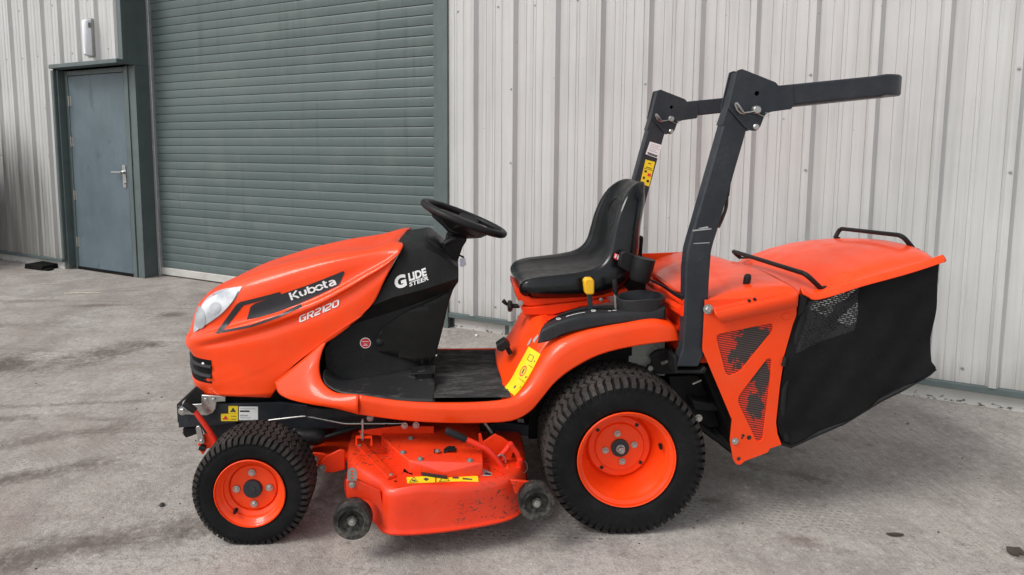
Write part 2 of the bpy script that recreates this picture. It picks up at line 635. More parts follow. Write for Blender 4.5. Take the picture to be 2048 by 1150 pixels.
# bolt heads, washers and pins share a few meshes; axis along -y, origin at the seat
_shared = {}
def bolt(parent, loc, r=0.008, mat='zinc', name='bolt', h=None, axis='-y', washer=True):
    key = (round(r, 4), mat, h, washer)
    if key not in _shared:
        mb = MB()
        hh = h or r * 0.8
        if washer:
            mb.lathe([(r * 1.45, 0.001), (r * 1.45, -r * 0.22), (0.0001, -r * 0.22)], (0, 0, 0), 16)
        mb.lathe([(r, 0), (r, -hh * 0.8), (r * 0.82, -hh), (0.0001, -hh)], (0, 0, 0), 6)
        o = mb.obj(name, mat, None, smooth=30)
        _shared[key] = o.data
        bpy.data.objects.remove(o)
    o = bpy.data.objects.new(name, _shared[key])
    C.objects.link(o)
    o.parent = parent
    o.location = loc
    if axis == '+z':
        o.rotation_euler = (R(-90), 0, 0)
    elif axis == '-x':
        o.rotation_euler = (0, 0, R(-90))
    return o

def bvh_of(o):
    dg = bpy.context.evaluated_depsgraph_get()
    dg.update()
    return BVHTree.FromObject(o, dg)

def chop(poly, step):
    """2-D polygon cut into a fine net so that it can follow a curved panel; returns verts, faces"""
    bm = bmesh.new()
    vs2 = [bm.verts.new((x, 0, z)) for x, z in poly]
    bm.faces.new(vs2)
    bmesh.ops.triangulate(bm, faces=bm.faces)
    return bm_cut(bm, step)

def bm_cut(bm, step):
    xs = [v.co.x for v in bm.verts]
    zs = [v.co.z for v in bm.verts]
    x = min(xs) + step
    while x < max(xs):
        bmesh.ops.bisect_plane(bm, geom=bm.verts[:] + bm.edges[:] + bm.faces[:], plane_co=(x, 0, 0), plane_no=(1, 0, 0))
        x += step
    z = min(zs) + step
    while z < max(zs):
        bmesh.ops.bisect_plane(bm, geom=bm.verts[:] + bm.edges[:] + bm.faces[:], plane_co=(0, 0, z), plane_no=(0, 0, 1))
        z += step
    bm.verts.index_update()
    v = [tuple(p.co) for p in bm.verts]
    f = [tuple(q.index for q in fc.verts) for fc in bm.faces]
    bm.free()
    return v, f

def drape(v, bvh, off=0.0015, miss=-0.28, side=-1):
    out = []
    for x, y, z in v:
        h = bvh.ray_cast(Vector((x, side * 2.0, z)), Vector((0, -side, 0)))
        yy = h[0].y if h[0] else miss
        out.append((x, yy + side * off, z))
    return out

def decal(name, poly, bvh, mat, parent, off=0.0015, step=0.03, miss=-0.28):
    v, f = chop(poly, step)
    return mesh_obj(name, drape(v, bvh, off, miss), f, mat, parent, smooth=60)

def text_vf(s, size, shear=0.0, bold=0.0, width=1.0, spacing=1.0):
    cu = bpy.data.curves.new('t', 'FONT')
    cu.body = s
    cu.size = size
    cu.shear = shear
    cu.offset = bold
    cu.space_character = spacing
    cu.resolution_u = 3
    o = bpy.data.objects.new('t', cu)
    C.objects.link(o)
    dg = bpy.context.evaluated_depsgraph_get()
    dg.update()
    me = o.evaluated_get(dg).to_mesh()
    v = [(p.co.x * width, p.co.y) for p in me.vertices]
    f = [tuple(q.vertices) for q in me.polygons]
    o.evaluated_get(dg).to_mesh_clear()
    bpy.data.objects.remove(o)
    bpy.data.curves.remove(cu)
    return v, f

def arc(cx, cy, r, a0, a1, n=8, ry=None):
    ry = ry or r
    return [(cx + r * math.cos(R(a0 + (a1 - a0) * i / n)), cy + ry * math.sin(R(a0 + (a1 - a0) * i / n))) for i in range(n + 1)]

def strokes_on(name, strokes, size, p0, p1, height, mat, parent, bvh, off=0.003, w=0.16, shear=0.0):
    """lettering drawn with a broad pen: strokes are polylines in a box size[0] x size[1]; each stroke one ribbon"""
    a, c = Vector(p0), Vector(p1)
    ux = (c - a) / size[0]
    uy = Vector((-ux.y, ux.x)).normalized() * (height / size[1])
    mb = MB()
    for k, st in enumerate(strokes):
        P_ = [Vector(q) for q in st]
        L_, R_ = [], []
        for i, q in enumerate(P_):
            t = (P_[min(i + 1, len(P_) - 1)] - P_[max(i - 1, 0)]).normalized()
            nn = Vector((-t.y, t.x)) * (w / 2)
            if 0 < i < len(P_) - 1:
                d1, d2 = (P_[i] - P_[i - 1]).normalized(), (P_[i + 1] - P_[i]).normalized()
                nn = nn / max(0.5, (1 + d1.dot(d2)) / 2) ** 0.5
            L_.append(q + nn)
            R_.append(q - nn)
        pts = []
        for q in L_ + R_:
            g = a + ux * (q.x + shear * q.y) + uy * q.y
            pts.append((g.x, 0.0, g.y))
        pts = drape(pts, bvh, off + 0.0002 * k)
        m_ = len(P_)
        mb.add(pts, [(i, i + 1, m_ + i + 1, m_ + i) for i in range(m_ - 1)])
    return mb.obj(name, mat, parent)

def text_on(name, s, p0, p1, height, mat, parent, y=None, bvh=None, off=0.002, shear=0.0, bold=0.0, step=0.02):
    """text whose baseline runs from p0 to p1 (x,z) filling that length; draped on bvh or flat at y"""
    v, f = text_vf(s, 1.0, shear, bold)
    x0, x1 = min(q[0] for q in v), max(q[0] for q in v)
    y0, y1 = min(q[1] for q in v), max(q[1] for q in v)
    a, b = Vector(p0), Vector(p1)
    ux = b - a
    uy = Vector((-ux.y, ux.x)).normalized() * height
    pts = []
    for q in v:
        p = a + ux * ((q[0] - x0) / (x1 - x0)) + uy * ((q[1] - y0) / (y1 - y0))
        pts.append((p.x, 0.0, p.y))
    if bvh:
        pts = drape(pts, bvh, off)
    else:
        pts = [(x, y, z) for x, _, z in pts]
    return mesh_obj(name, pts, f, mat, parent)

# ================================================================== GROUND
m, n, b = node_mat('yard_concrete')
v = coords(n)
big = noise(n, v, 0.55, 4, 0.6, 0.4)
mid = noise(n, v, 3.2, 6, 0.68, 0.3)
fine = noise(n, v, 30, 7, 0.78)
grain = noise(n, v, 150, 4, 0.8)
base = mix(n, ramp(n, big, [(0.36, 0), (0.66, 1)]), (0.362, 0.324, 0.292), (0.462, 0.431, 0.396))
base = mix(n, math_(n, 'MULTIPLY', ramp(n, mid, [(0.40, 1), (0.56, 0)]), 0.55), base, (0.20, 0.177, 0.162))
base = mix(n, math_(n, 'MULTIPLY', ramp(n, fine, [(0.36, 1), (0.47, 0)]), 0.60), base, (0.165, 0.148, 0.137))
base = mix(n, math_(n, 'MULTIPLY', ramp(n, fine, [(0.54, 0), (0.64, 1)]), 0.55), base, (0.56, 0.54, 0.515))
base = mix(n, math_(n, 'MULTIPLY', ramp(n, grain, [(0.38, 1), (0.46, 0)]), 0.50), base, (0.11, 0.098, 0.09))
base = mix(n, math_(n, 'MULTIPLY', ramp(n, grain, [(0.56, 0), (0.64, 1)]), 0.40), base, (0.60, 0.58, 0.55))
# thin curly scuffs and hairlines
sc_ = noise(n, coords(n, scale=(1, 1.8, 1), rot=(0, 0, R(20))), 7, 3, 0.6, 1.6)
base = mix(n, math_(n, 'MULTIPLY', math_(n, 'MULTIPLY', ramp(n, sc_, [(0.478, 0), (0.496, 1), (0.514, 0)]), ramp(n, mid, [(0.44, 0), (0.56, 1)])), 0.45), base, (0.13, 0.115, 0.105))
# reddish mud film toward the open yard, paler trowelled slab toward the building's right end
sep = n.nodes.new('ShaderNodeSeparateXYZ')
n.links.new(v, sep.inputs[0])
leftness = ramp(n, math_(n, 'ADD', math_(n, 'MULTIPLY', sep.outputs[0], -0.16), 0.5), [(0.35, 0), (0.75, 1)])
mudn = ramp(n, noise(n, v, 1.3, 6, 0.65, 0.6), [(0.40, 0), (0.68, 1)])
base = mix(n, math_(n, 'MULTIPLY', math_(n, 'MULTIPLY', leftness, mudn), 0.55), base, (0.22, 0.172, 0.148))
# brushed finish: fine streaks running out from the wall
vb = coords(n, scale=(60, 2.0, 1), rot=(0, 0, R(-27)))
br_ = noise(n, vb, 1.6, 4, 0.6)
rightness = ramp(n, math_(n, 'ADD', math_(n, 'MULTIPLY', sep.outputs[0], 0.22), 0.4), [(0.45, 0), (0.85, 1)])
base = mix(n, math_(n, 'MULTIPLY', math_(n, 'MULTIPLY', ramp(n, br_, [(0.42, 1), (0.55, 0)]), rightness), 0.30), base, (0.20, 0.185, 0.165))
# tyre drag marks: long thin smears
vt = coords(n, scale=(0.55, 4.5, 1), rot=(0, 0, R(24)))
sm = ramp(n, noise(n, vt, 1.5, 5, 0.62, 0.8), [(0.56, 0), (0.70, 1)])
base = mix(n, math_(n, 'MULTIPLY', math_(n, 'MULTIPLY', sm, leftness), 0.55), base, (0.135, 0.112, 0.102))

def stain(base, cx, cy, rx, ry, rot, k, col=(0.092, 0.070, 0.056), warp=0.35):
    """a spill with an outline of its own"""
    mp = n.nodes.new('ShaderNodeMapping')
    mp.vector_type = 'TEXTURE'
    mp.inputs['Location'].default_value = (cx, cy, 0)
    mp.inputs['Rotation'].default_value = (0, 0, R(rot))
    mp.inputs['Scale'].default_value = (rx, ry, 1)
    n.links.new(v, mp.inputs['Vector'])
    ln = n.nodes.new('ShaderNodeVectorMath')
    ln.operation = 'LENGTH'
    n.links.new(mp.outputs[0], ln.inputs[0])
    d = math_(n, 'ADD', ln.outputs['Value'], math_(n, 'MULTIPLY', math_(n, 'SUBTRACT', mid, 0.5), warp * 7))
    d = math_(n, 'ADD', d, math_(n, 'MULTIPLY', math_(n, 'SUBTRACT', fine, 0.5), 2.2))
    return mix(n, math_(n, 'MULTIPLY', ramp(n, d, [(0.0, 1), (1.15, 0)]), k * 0.9), base, col)

for a in ((-2.95, 1.12, 0.62, 0.24, 18, 0.95), (-2.5, 1.38, 0.42, 0.14, 14, 0.8), (-2.22, 1.56, 0.24, 0.09, 0, 0.8), (-2.45, 2.32, 0.26, 0.11, 0, 0.75),
          (-1.95, -0.2, 0.55, 0.07, 24, 0.8), (-1.30, -0.62, 0.95, 0.10, 20, 0.8), (-2.6, 0.35, 0.9, 0.05, 8, 0.6), (-2.2, 0.55, 1.1, 0.035, 6, 0.55), (-1.9, 0.2, 0.5, 0.08, 22, 0.55), (-3.9, 2.75, 0.5, 0.08, 6, 0.6), (-3.2, 2.6, 0.4, 0.06, 4, 0.6), (-3.6, 2.0, 0.5, 0.1, 10, 0.4), (-2.0, 1.38, 0.2, 0.05, 5, 0.45),
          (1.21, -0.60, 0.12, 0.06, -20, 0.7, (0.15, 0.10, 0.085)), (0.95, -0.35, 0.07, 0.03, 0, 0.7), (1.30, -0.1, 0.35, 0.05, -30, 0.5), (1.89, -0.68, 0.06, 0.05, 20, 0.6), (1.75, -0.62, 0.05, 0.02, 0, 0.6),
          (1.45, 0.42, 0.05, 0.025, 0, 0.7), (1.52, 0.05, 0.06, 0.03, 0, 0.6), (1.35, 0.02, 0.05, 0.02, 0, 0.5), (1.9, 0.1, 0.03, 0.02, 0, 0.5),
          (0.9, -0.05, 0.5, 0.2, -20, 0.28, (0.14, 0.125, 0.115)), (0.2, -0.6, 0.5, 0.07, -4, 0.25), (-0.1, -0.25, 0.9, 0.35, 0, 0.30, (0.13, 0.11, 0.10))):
    base = stain(base, *a)

def track(base, cx, cy, rot, length, half, k):
    """print of a turf tyre: rows of small dark dashes inside a long strip"""
    mp = n.nodes.new('ShaderNodeMapping')
    mp.vector_type = 'TEXTURE'
    mp.inputs['Location'].default_value = (cx, cy, 0)
    mp.inputs['Rotation'].default_value = (0, 0, R(rot))
    n.links.new(v, mp.inputs['Vector'])
    bt = n.nodes.new('ShaderNodeTexBrick')
    bt.inputs['Scale'].default_value = 26
    bt.inputs['Mortar Size'].default_value = 0.16
    bt.inputs['Brick Width'].default_value = 0.75
    bt.inputs['Row Height'].default_value = 0.55
    n.links.new(mp.outputs[0], bt.inputs['Vector'])
    s = n.nodes.new('ShaderNodeSeparateXYZ')
    n.links.new(mp.outputs[0], s.inputs[0])
    ex = ramp(n, math_(n, 'DIVIDE', math_(n, 'ABSOLUTE', s.outputs[0]), length), [(0.6, 1), (1.0, 0)])
    ey = ramp(n, math_(n, 'DIVIDE', math_(n, 'ABSOLUTE', s.outputs[1]), half), [(0.8, 1), (1.0, 0)])
    nn = math_(n, 'MULTIPLY', ramp(n, fine, [(0.44, 0), (0.56, 1)]), ramp(n, mid, [(0.38, 0.1), (0.52, 1)]))
    f = math_(n, 'MULTIPLY', math_(n, 'MULTIPLY', ex, ey), math_(n, 'MULTIPLY', math_(n, 'SUBTRACT', 1.0, bt.outputs['Fac']), nn))
    return mix(n, math_(n, 'MULTIPLY', f, k), base, (0.07, 0.06, 0.055))

base = track(base, 1.0, -0.40, -10, 0.7, 0.11, 0.5)
base = track(base, 0.2, -0.50, -3, 0.5, 0.10, 0.85)
base = track(base, -1.75, 0.05, 20, 0.5, 0.08, 0.5)
n.links.new(base, b.inputs['Base Color'])
n.links.new(ramp(n, mid, [(0.3, 0.82), (0.7, 0.95)]), b.inputs['Roughness'])
b.inputs['Specular IOR Level'].default_value = 0.3
hsum = math_(n, 'ADD', noise(n, v, 34, 3, 0.7), math_(n, 'MULTIPLY', noise(n, v, 150, 2, 0.7), 0.4))
bump(n, b, hsum, 0.6, 0.008)

g = mesh_obj('yard_ground', [(-500, -500, 0), (500, -500, 0), (500, 500, 0), (-500, 500, 0)], [(0, 1, 2, 3)], 'yard_concrete')
g['kind'] = 'structure'

# loose grit lying on the yard
mb = MB()
for i in range(360):
    x, y = random.uniform(-3.4, 2.6), random.uniform(-1.35, 1.9)
    if y > 1.75 - 0.5 * x:
        continue
    r = random.choice((0.002, 0.0025, 0.003, 0.003, 0.004, 0.005)) * random.uniform(0.6, 1.1)
    c = Vector((x, y, r * 0.45))
    vv, ff = box_vf((-1, -1, -1), (1, 1, 1))
    a = random.random() * 6.28
    ca, sa = math.cos(a), math.sin(a)
    pts = []
    for p in vv:
        q = Vector(p) * r * random.uniform(0.45, 0.8)
        pts.append((c.x + q.x * ca - q.y * sa, c.y + q.x * sa + q.y * ca, max(0.0005, c.z + q.z * 0.7)))
    mb.add(pts, ff)
tag(mb.obj('loose_grit', 'stone_dark'), 'dark crumbs of grit scattered over the yard', 'grit', kind='stuff')

# ================================================================== WAREHOUSE
m, n, b = node_mat('slat_paint')
v = coords(n)
oi = n.nodes.new('ShaderNodeObjectInfo')
base = mix(n, oi.outputs['Random'], (0.086, 0.116, 0.113), (0.106, 0.140, 0.136))
wv = n.nodes.new('ShaderNodeVectorMath')
wv.operation = 'ADD'
n.links.new(coords(n), wv.inputs[0])
n.links.new(oi.outputs['Location'], wv.inputs[1])
st_ = noise(n, wv.outputs[0], 2.2, 5, 0.65)
base = mix(n, math_(n, 'MULTIPLY', ramp(n, st_, [(0.50, 0), (0.75, 1)]), 0.4), base, (0.19, 0.20, 0.185))
mp = n.nodes.new('ShaderNodeMapping')
mp.inputs['Scale'].default_value = (9, 1, 0.5)
n.links.new(wv.outputs[0], mp.inputs['Vector'])
rn = noise(n, mp.outputs[0], 1.5, 5, 0.7)
base = mix(n, math_(n, 'MULTIPLY', ramp(n, rn, [(0.56, 0), (0.72, 1)]), 0.4), base, (0.055, 0.07, 0.066))
n.links.new(base, b.inputs['Base Color'])
n.links.new(ramp(n, st_, [(0.3, 0.36), (0.7, 0.52)]), b.inputs['Roughness'])
b.inputs['Specular IOR Level'].default_value = 0.35

# weathered pale cladding: off-white coated sheet with grey run-marks, lichen specks and shade painted into the left corner
m, n, b = node_mat('cladding_paint')
v = coords(n)
base = mix(n, ramp(n, noise(n, v, 0.9, 5, 0.6), [(0.35, 0), (0.65, 1)]), (0.50, 0.502, 0.492), (0.578, 0.58, 0.568))
run = noise(n, coords(n, scale=(26, 26, 0.7)), 1.0, 6, 0.65)
base = mix(n, math_(n, 'MULTIPLY', ramp(n, run, [(0.44, 0), (0.72, 1)]), 0.42), base, (0.31, 0.30, 0.275))
spk = noise(n, coords(n, scale=(1, 1, 1.5)), 150, 4, 0.75)
base = mix(n, math_(n, 'MULTIPLY', ramp(n, spk, [(0.60, 0), (0.72, 1)]), 0.45), base, (0.28, 0.27, 0.24))
spot = noise(n, v, 34, 2, 0.5)
base = mix(n, math_(n, 'MULTIPLY', ramp(n, spot, [(0.735, 0), (0.76, 1)]), 0.7), base, (0.20, 0.18, 0.16))
sep = n.nodes.new('ShaderNodeSeparateXYZ')
n.links.new(v, sep.inputs[0])
# painted shade of the parked machine on the sheets left of the door
mp = n.nodes.new('ShaderNodeMapping')
mp.vector_type = 'TEXTURE'
mp.inputs['Location'].default_value = (-5.62, 0, 0.45)
mp.inputs['Scale'].default_value = (0.70, 50, 1.25)
n.links.new(v, mp.inputs['Vector'])
ln = n.nodes.new('ShaderNodeVectorMath')
ln.operation = 'LENGTH'
n.links.new(mp.outputs[0], ln.inputs[0])
dd = math_(n, 'ADD', ln.outputs['Value'], math_(n, 'MULTIPLY', math_(n, 'SUBTRACT', run, 0.5), 1.3))
base = mix(n, math_(n, 'MULTIPLY', ramp(n, dd, [(0.42, 1), (1.1, 0)]), 0.93), base, (0.055, 0.055, 0.052))
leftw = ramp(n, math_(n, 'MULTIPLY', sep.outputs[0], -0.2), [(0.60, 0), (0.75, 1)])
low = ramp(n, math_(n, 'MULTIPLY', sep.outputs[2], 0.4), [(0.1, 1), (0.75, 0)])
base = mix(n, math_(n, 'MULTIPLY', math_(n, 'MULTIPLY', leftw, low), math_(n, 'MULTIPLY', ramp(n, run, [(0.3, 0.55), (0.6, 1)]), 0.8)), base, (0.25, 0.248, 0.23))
spl = math_(n, 'ADD', math_(n, 'MULTIPLY', sep.outputs[2], -2.2), math_(n, 'ADD', run, 0.55))
base = mix(n, math_(n, 'MULTIPLY', ramp(n, spl, [(0.45, 0), (0.95, 1)]), 0.5), base, (0.24, 0.215, 0.18))
n.links.new(base, b.inputs['Base Color'])
b.inputs['Roughness'].default_value = 0.55
b.inputs['Specular IOR Level'].default_value = 0.35
bump(n, b, noise(n, v, 150, 2, 0.7), 0.12, 0.002)

# plinth: white paint flaking off at the foot
m, n, b = node_mat('plinth_paint')
v = coords(n)
sep = n.nodes.new('ShaderNodeSeparateXYZ')
n.links.new(v, sep.inputs[0])
fl = noise(n, coords(n, scale=(1, 1, 1.6)), 24, 6, 0.7)
foot = ramp(n, math_(n, 'MULTIPLY', sep.outputs[2], 10), [(0.05, 0.19), (0.9, 0)])
flake = ramp(n, math_(n, 'ADD', fl, foot), [(0.73, 0), (0.75, 1)])
base = mix(n, ramp(n, noise(n, v, 6, 4, 0.6), [(0.3, 0), (0.7, 1)]), (0.50, 0.49, 0.46), (0.62, 0.61, 0.58))
base = mix(n, flake, base, (0.12, 0.115, 0.105))
n.links.new(base, b.inputs['Base Color'])
b.inputs['Roughness'].default_value = 0.8
bump(n, b, flake, -0.5, 0.004)

# steel door: blue-grey, rubbed and smeared
m, n, b = node_mat('door_paint')
v = coords(n)
base = mix(n, ramp(n, noise(n, v, 2.2, 5, 0.6), [(0.35, 0), (0.65, 1)]), (0.078, 0.112, 0.130), (0.105, 0.145, 0.168))
sme = noise(n, coords(n, scale=(2.6, 1, 1.1), rot=(0, R(25), 0)), 2.6, 5, 0.55, 0.9)
base = mix(n, math_(n, 'MULTIPLY', ramp(n, sme, [(0.64, 0), (0.67, 1)]), 0.7), base, (0.05, 0.086, 0.098))
chalk = noise(n, coords(n, scale=(3, 1, 0.8)), 3.5, 6, 0.65)
base = mix(n, math_(n, 'MULTIPLY', ramp(n, chalk, [(0.52, 0), (0.85, 1)]), 0.3), base, (0.2, 0.24, 0.26))
n.links.new(base, b.inputs['Base Color'])
b.inputs['Roughness'].default_value = 0.5
bump(n, b, noise(n, v, 60, 3, 0.6), 0.05, 0.001)

WALL_ROT = R(-26.6)
wh = empty('warehouse', (-0.148, 1.993, 0), WALL_ROT)
tag(wh, 'pale ribbed metal warehouse wall with green roller shutter and blue-grey side door', 'building')
# local frame: x along the wall to the right, -y out of the wall, z up
TOPZ = 5.4
PITCH = 0.304

def sheet_profile(s0, s1):
    """outer profile (x, out) between s0 and s1, ribs at 0.530 + k*pitch"""
    pts = []
    k = math.floor((s0 - 0.53) / PITCH) - 1
    while True:
        r = 0.530 + k * PITCH
        if r > s1 + PITCH:
            break
        for dx, o in ((0.000, 0.0), (0.0015, -0.004), (0.004, 0.0), (0.010, 0.030), (0.038, 0.030), (0.063, 0.0),
                      (0.122, 0.0), (0.1245, -0.0028), (0.127, 0.0), (0.172, 0.0), (0.1745, -0.0028), (0.177, 0.0), (0.185, 0.0), (0.1865, 0.0025), (0.192, 0.0025), (0.1935, 0.0),
                      (0.243, 0.0), (0.2455, -0.0028), (0.248, 0.0)):
            pts.append((r + dx, o))
        k += 1
    out = [p for p in pts if s0 < p[0] < s1]
    def at(s):
        for a, c in zip(pts, pts[1:]):
            if a[0] <= s <= c[0]:
                t = (s - a[0]) / (c[0] - a[0])
                return a[1] + (c[1] - a[1]) * t
        return 0
    return [(s0, at(s0))] + out + [(s1, at(s1))]

SCREW_Z = (0.21, 1.26, 1.785, 2.35, 2.86)
mbs = MB()
mbs.lathe([(0.008, 0), (0.008, -0.0015), (0.005, -0.002), (0.005, -0.006), (0.0001, -0.007)], (0, 0, 0), 8)
_scr = mbs.obj('screw', 'zinc_dull', None, smooth=40)
SCREW = _scr.data
bpy.data.objects.remove(_scr)

def cladding(s0, s1, z0, z1, screws=True, jog=0.0):
    pr = sheet_profile(s0, s1)
    vv = [(x, -(0.03 + o) + jog, z0) for x, o in pr] + [(x, -(0.03 + o) + jog, z1) for x, o in pr]
    k = len(pr)
    ff = [(i, i + 1, i + 1 + k, i + k) for i in range(k - 1)]
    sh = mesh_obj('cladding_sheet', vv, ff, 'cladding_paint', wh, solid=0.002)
    if screws:
        k0 = math.ceil((s0 - 0.42) / PITCH)
        k = k0
        while 0.42 + k * PITCH < s1:
            s = 0.42 + k * PITCH
            for zi, z in enumerate(SCREW_Z):
                if not (z0 < z < z1):
                    continue
                if zi in (1, 2) and k % 3:
                    continue
                if zi == 4 and (k + 1) % 2:
                    continue
                q = bpy.data.objects.new('screw', SCREW)
                C.objects.link(q)
                q.parent = sh
                on_rib = zi in (1, 2)
                q.location = ((0.530 + 0.024 + k * PITCH) if on_rib else s + random.uniform(-0.02, 0.02), -(0.06 if on_rib else 0.0305) + jog, z + random.uniform(-0.01, 0.01))
            k += 1
    return sh

edges = [0.045, 0.957, 1.869, 2.781, 3.693, 4.605, 5.517, 6.6]
for i, (a, c) in enumerate(zip(edges, edges[1:])):
    cladding(a, c - 0.0005, 0.125, TOPZ, c < 5, jog=0.0)
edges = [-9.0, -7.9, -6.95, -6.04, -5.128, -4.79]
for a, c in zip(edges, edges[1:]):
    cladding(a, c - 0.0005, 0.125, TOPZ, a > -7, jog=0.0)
cladding(-4.789, -3.665, 2.215, TOPZ, True)
cladding(-3.60, 0.044, 3.42, TOPZ, False)

# flashings, plinth, linings
for a, c in ((0.05, 6.6), (-9.0, -4.80)):
    mb = MB()
    mb.prism([(a, 0.088), (c, 0.088), (c, 0.124), (a, 0.124)], -0.052, -0.018)
    mb.obj('drip_flashing', 'green_flashing', wh, bevel=0.003)
mb = MB().box((0.075, -0.0, -0.05), (0.497, 0.25, 0.0875))
mb.obj('plinth', 'plinth_paint', wh, bevel=0.004)
mb = MB().box((0.525, -0.0, -0.05), (6.6, 0.25, 0.0875))
mb.obj('plinth', 'plinth_paint', wh, bevel=0.004)
mb = MB().box((0.04, 0.012, -0.05), (0.075, 0.25, 0.0875)).box((0.497, 0.006, -0.05), (0.525, 0.25, 0.0875))
mb.obj('plinth_filler', 'green_flashing', wh)
mb = MB().box((-9.0, 0.0, -0.05), (-4.85, 0.25, 0.0875))
mb.obj('plinth', 'plinth_paint', wh, bevel=0.004)
# backing wall, roof, end walls close the building
mb = MB()
mb.box((0.06, 0.012, 0.09), (6.6, 0.24, TOPZ)).box((-9.0, 0.012, 0.09), (-4.86, 0.24, TOPZ)).box((-4.85, 0.012, 2.25), (-3.72, 0.24, TOPZ)).box((-3.60, 0.012, 3.45), (0.05, 0.24, TOPZ))
mb.box((-9.0, 0.25, 0.0), (-8.8, 9.0, TOPZ)).box((6.4, 0.25, 0.0), (6.6, 9.0, TOPZ)).box((-9.0, 9.0, 0.0), (6.6, 9.2, TOPZ))
mb.obj('wall_core', 'grey_plate', wh)
mb = MB()
mb.add([(-9.2, -0.15, TOPZ), (6.8, -0.15, TOPZ), (6.8, 4.5, 6.4), (-9.2, 4.5, 6.4), (6.8, 9.3, TOPZ), (-9.2, 9.3, TOPZ)], [(0, 1, 2, 3), (3, 2, 4, 5), (1, 4, 2), (0, 3, 5)])
mb.obj('roof', 'grey_plate', wh, solid=0.08)

# corner trim beside the shutter, upper and right
mb = MB()
mb.box((-3.664, -0.046, 2.215), (-3.598, 0.0, TOPZ))
mb.obj('corner_trim', 'green_flashing', wh, bevel=0.004)
mb = MB()
mb.box((-0.050, -0.030, 0.0), (0.0, 0.20, 3.46)).box((0.0, -0.046, 0.0), (0.044, 0.0, 3.46))
mb.obj('jamb_flashing', 'green_flashing', wh, bevel=0.004)
mb = MB()
mb.box((-3.60, -0.046, 3.34), (-0.05, 0.22, 3.42))
mb.obj('lintel_flashing', 'green_flashing', wh, bevel=0.004)
# deep lining on the left of the shutter opening
mb = MB()
mb.box((-3.66, 0.0, 2.19), (-3.602, 0.30, 3.40)).box((-3.70, 0.098, 0.0), (-3.6025, 0.30, 2.189))
mb.obj('reveal_lining', 'green_flashing', wh, bevel=0.003)

# roller shutter with single slats
rs = MB()
rs.box((-3.56, 0.36, 0.02), (-0.05, 0.40, 3.4))
shut = rs.obj('roller_shutter', 'greasy_black', wh)
for a, c in ((-3.60, -3.565), (-0.232, -0.06)):
    MB().box((a, 0.232, 0.0), (c, 0.32, 3.4)).obj('guide_rail', 'aluminium' if a < -3 else 'green_flashing', shut, bevel=0.003)
SL0, SL1, SH = -3.575, -0.20, 0.0803
prof = [(0.000, 0.012), (0.0010, 0.005), (0.004, 0.0022), (0.020, 0.0002), (0.042, -0.0006), (0.064, 0.0004), (0.0750, 0.0020), (0.0778, 0.004), (0.0788, 0.010), (0.0790, 0.034), (0.0, 0.034)]
k = len(prof)
vv = [(SL0, 0.262 + o, z) for z, o in prof] + [(SL1, 0.262 + o, z) for z, o in prof]
ff = [(i, (i + 1) % k, (i + 1) % k + k, i + k) for i in range(k)] + [tuple(range(k)), tuple(range(2 * k - 1, k - 1, -1))]
first = mesh_obj('slat', vv, ff, 'slat_paint', shut, smooth=35)
first.location = (0, 0, 0.092)
i = 1
while 0.092 + (i + 1) * SH < 3.4:
    q = bpy.data.objects.new('slat', first.data)
    C.objects.link(q)
    q.parent = shut
    q.location = (0, random.uniform(-0.0012, 0.0012), 0.092 + i * SH)
    i += 1
MB().box((SL0, 0.255, 0.012), (SL1, 0.30, 0.0905)).obj('bottom_rail', 'rail_white', shut, bevel=0.006)

# personnel door in its own shallow bay
D0, D1 = -4.72, -3.775
dr = MB().box((D0 + 0.012, 0.075, 0.03), (D1 - 0.006, 0.12, 2.125))
door = dr.obj('side_door', 'door_paint', wh, bevel=0.003)
mb = MB()
mb.box((D0 - 0.045, 0.07, 0.0), (D0 + 0.008, 0.16, 2.18)).box((D1 - 0.002, 0.072, 0.0), (D1 + 0.030, 0.16, 2.18)).box((D0 + 0.0085, 0.07, 2.13), (D1 - 0.0025, 0.16, 2.18))
mb.obj('door_frame', 'green_flashing', wh, bevel=0.003)
mb = MB()
mb.box((-3.744, 0.064, 0.0), (-3.703, 0.13, 2.187)).box((-3.7025, 0.076, 0.0), (-3.601, 0.0975, 2.187))
mb.obj('door_post', 'green_flashing', wh, bevel=0.003)
mb = MB()
mb.box((-4.83, -0.036, 0.09), (-4.792, 0.0, 2.187)).box((-4.82, 0.0005, 0.03), (-4.768, 0.16, 2.187))
mb.obj('door_jamb', 'green_flashing', wh, bevel=0.003)
mb = MB()
mb.prism([(-4.72, 2.190), (-3.60, 2.190), (-3.60, 2.232), (-4.72, 2.232)], -0.115, 0.02)
mb.obj('door_canopy', 'green_flashing', wh, bevel=0.004)
for z in (1.86, 1.42, 0.83, 0.31):
    mb = MB().lathe([(0.009, -0.055), (0.009, 0.055)], (D0 + 0.016, 0.068, z), 10, axis='z', cap=True)
    mb.box((D0 + 0.016, 0.0725, z - 0.05), (D0 + 0.05, 0.0748, z + 0.05))
    mb.obj('hinge', 'zinc_dull', door)
hz = 1.10
mb = MB().prism(fillet2([(D1 - 0.085, hz - 0.16), (D1 - 0.035, hz - 0.16), (D1 - 0.035, hz + 0.08), (D1 - 0.085, hz + 0.08)], 0.02), 0.0665, 0.0748)
mb.lathe([(0.018, 0.067), (0.018, 0.045), (0.012, 0.04), (0.012, 0.018), (0.0001, 0.018)], (D1 - 0.06, 0, hz), 16)
mb.tube([(D1 - 0.06, 0.026, hz), (D1 - 0.12, 0.024, hz), (D1 - 0.20, 0.026, hz)], [0.013, 0.012, 0.010], 8)
mb.lathe([(0.012, 0.067), (0.012, 0.055), (0.0001, 0.055)], (D1 - 0.06, 0, hz - 0.11), 12)
mb.obj('door_handle', 'zinc', door, smooth=40)
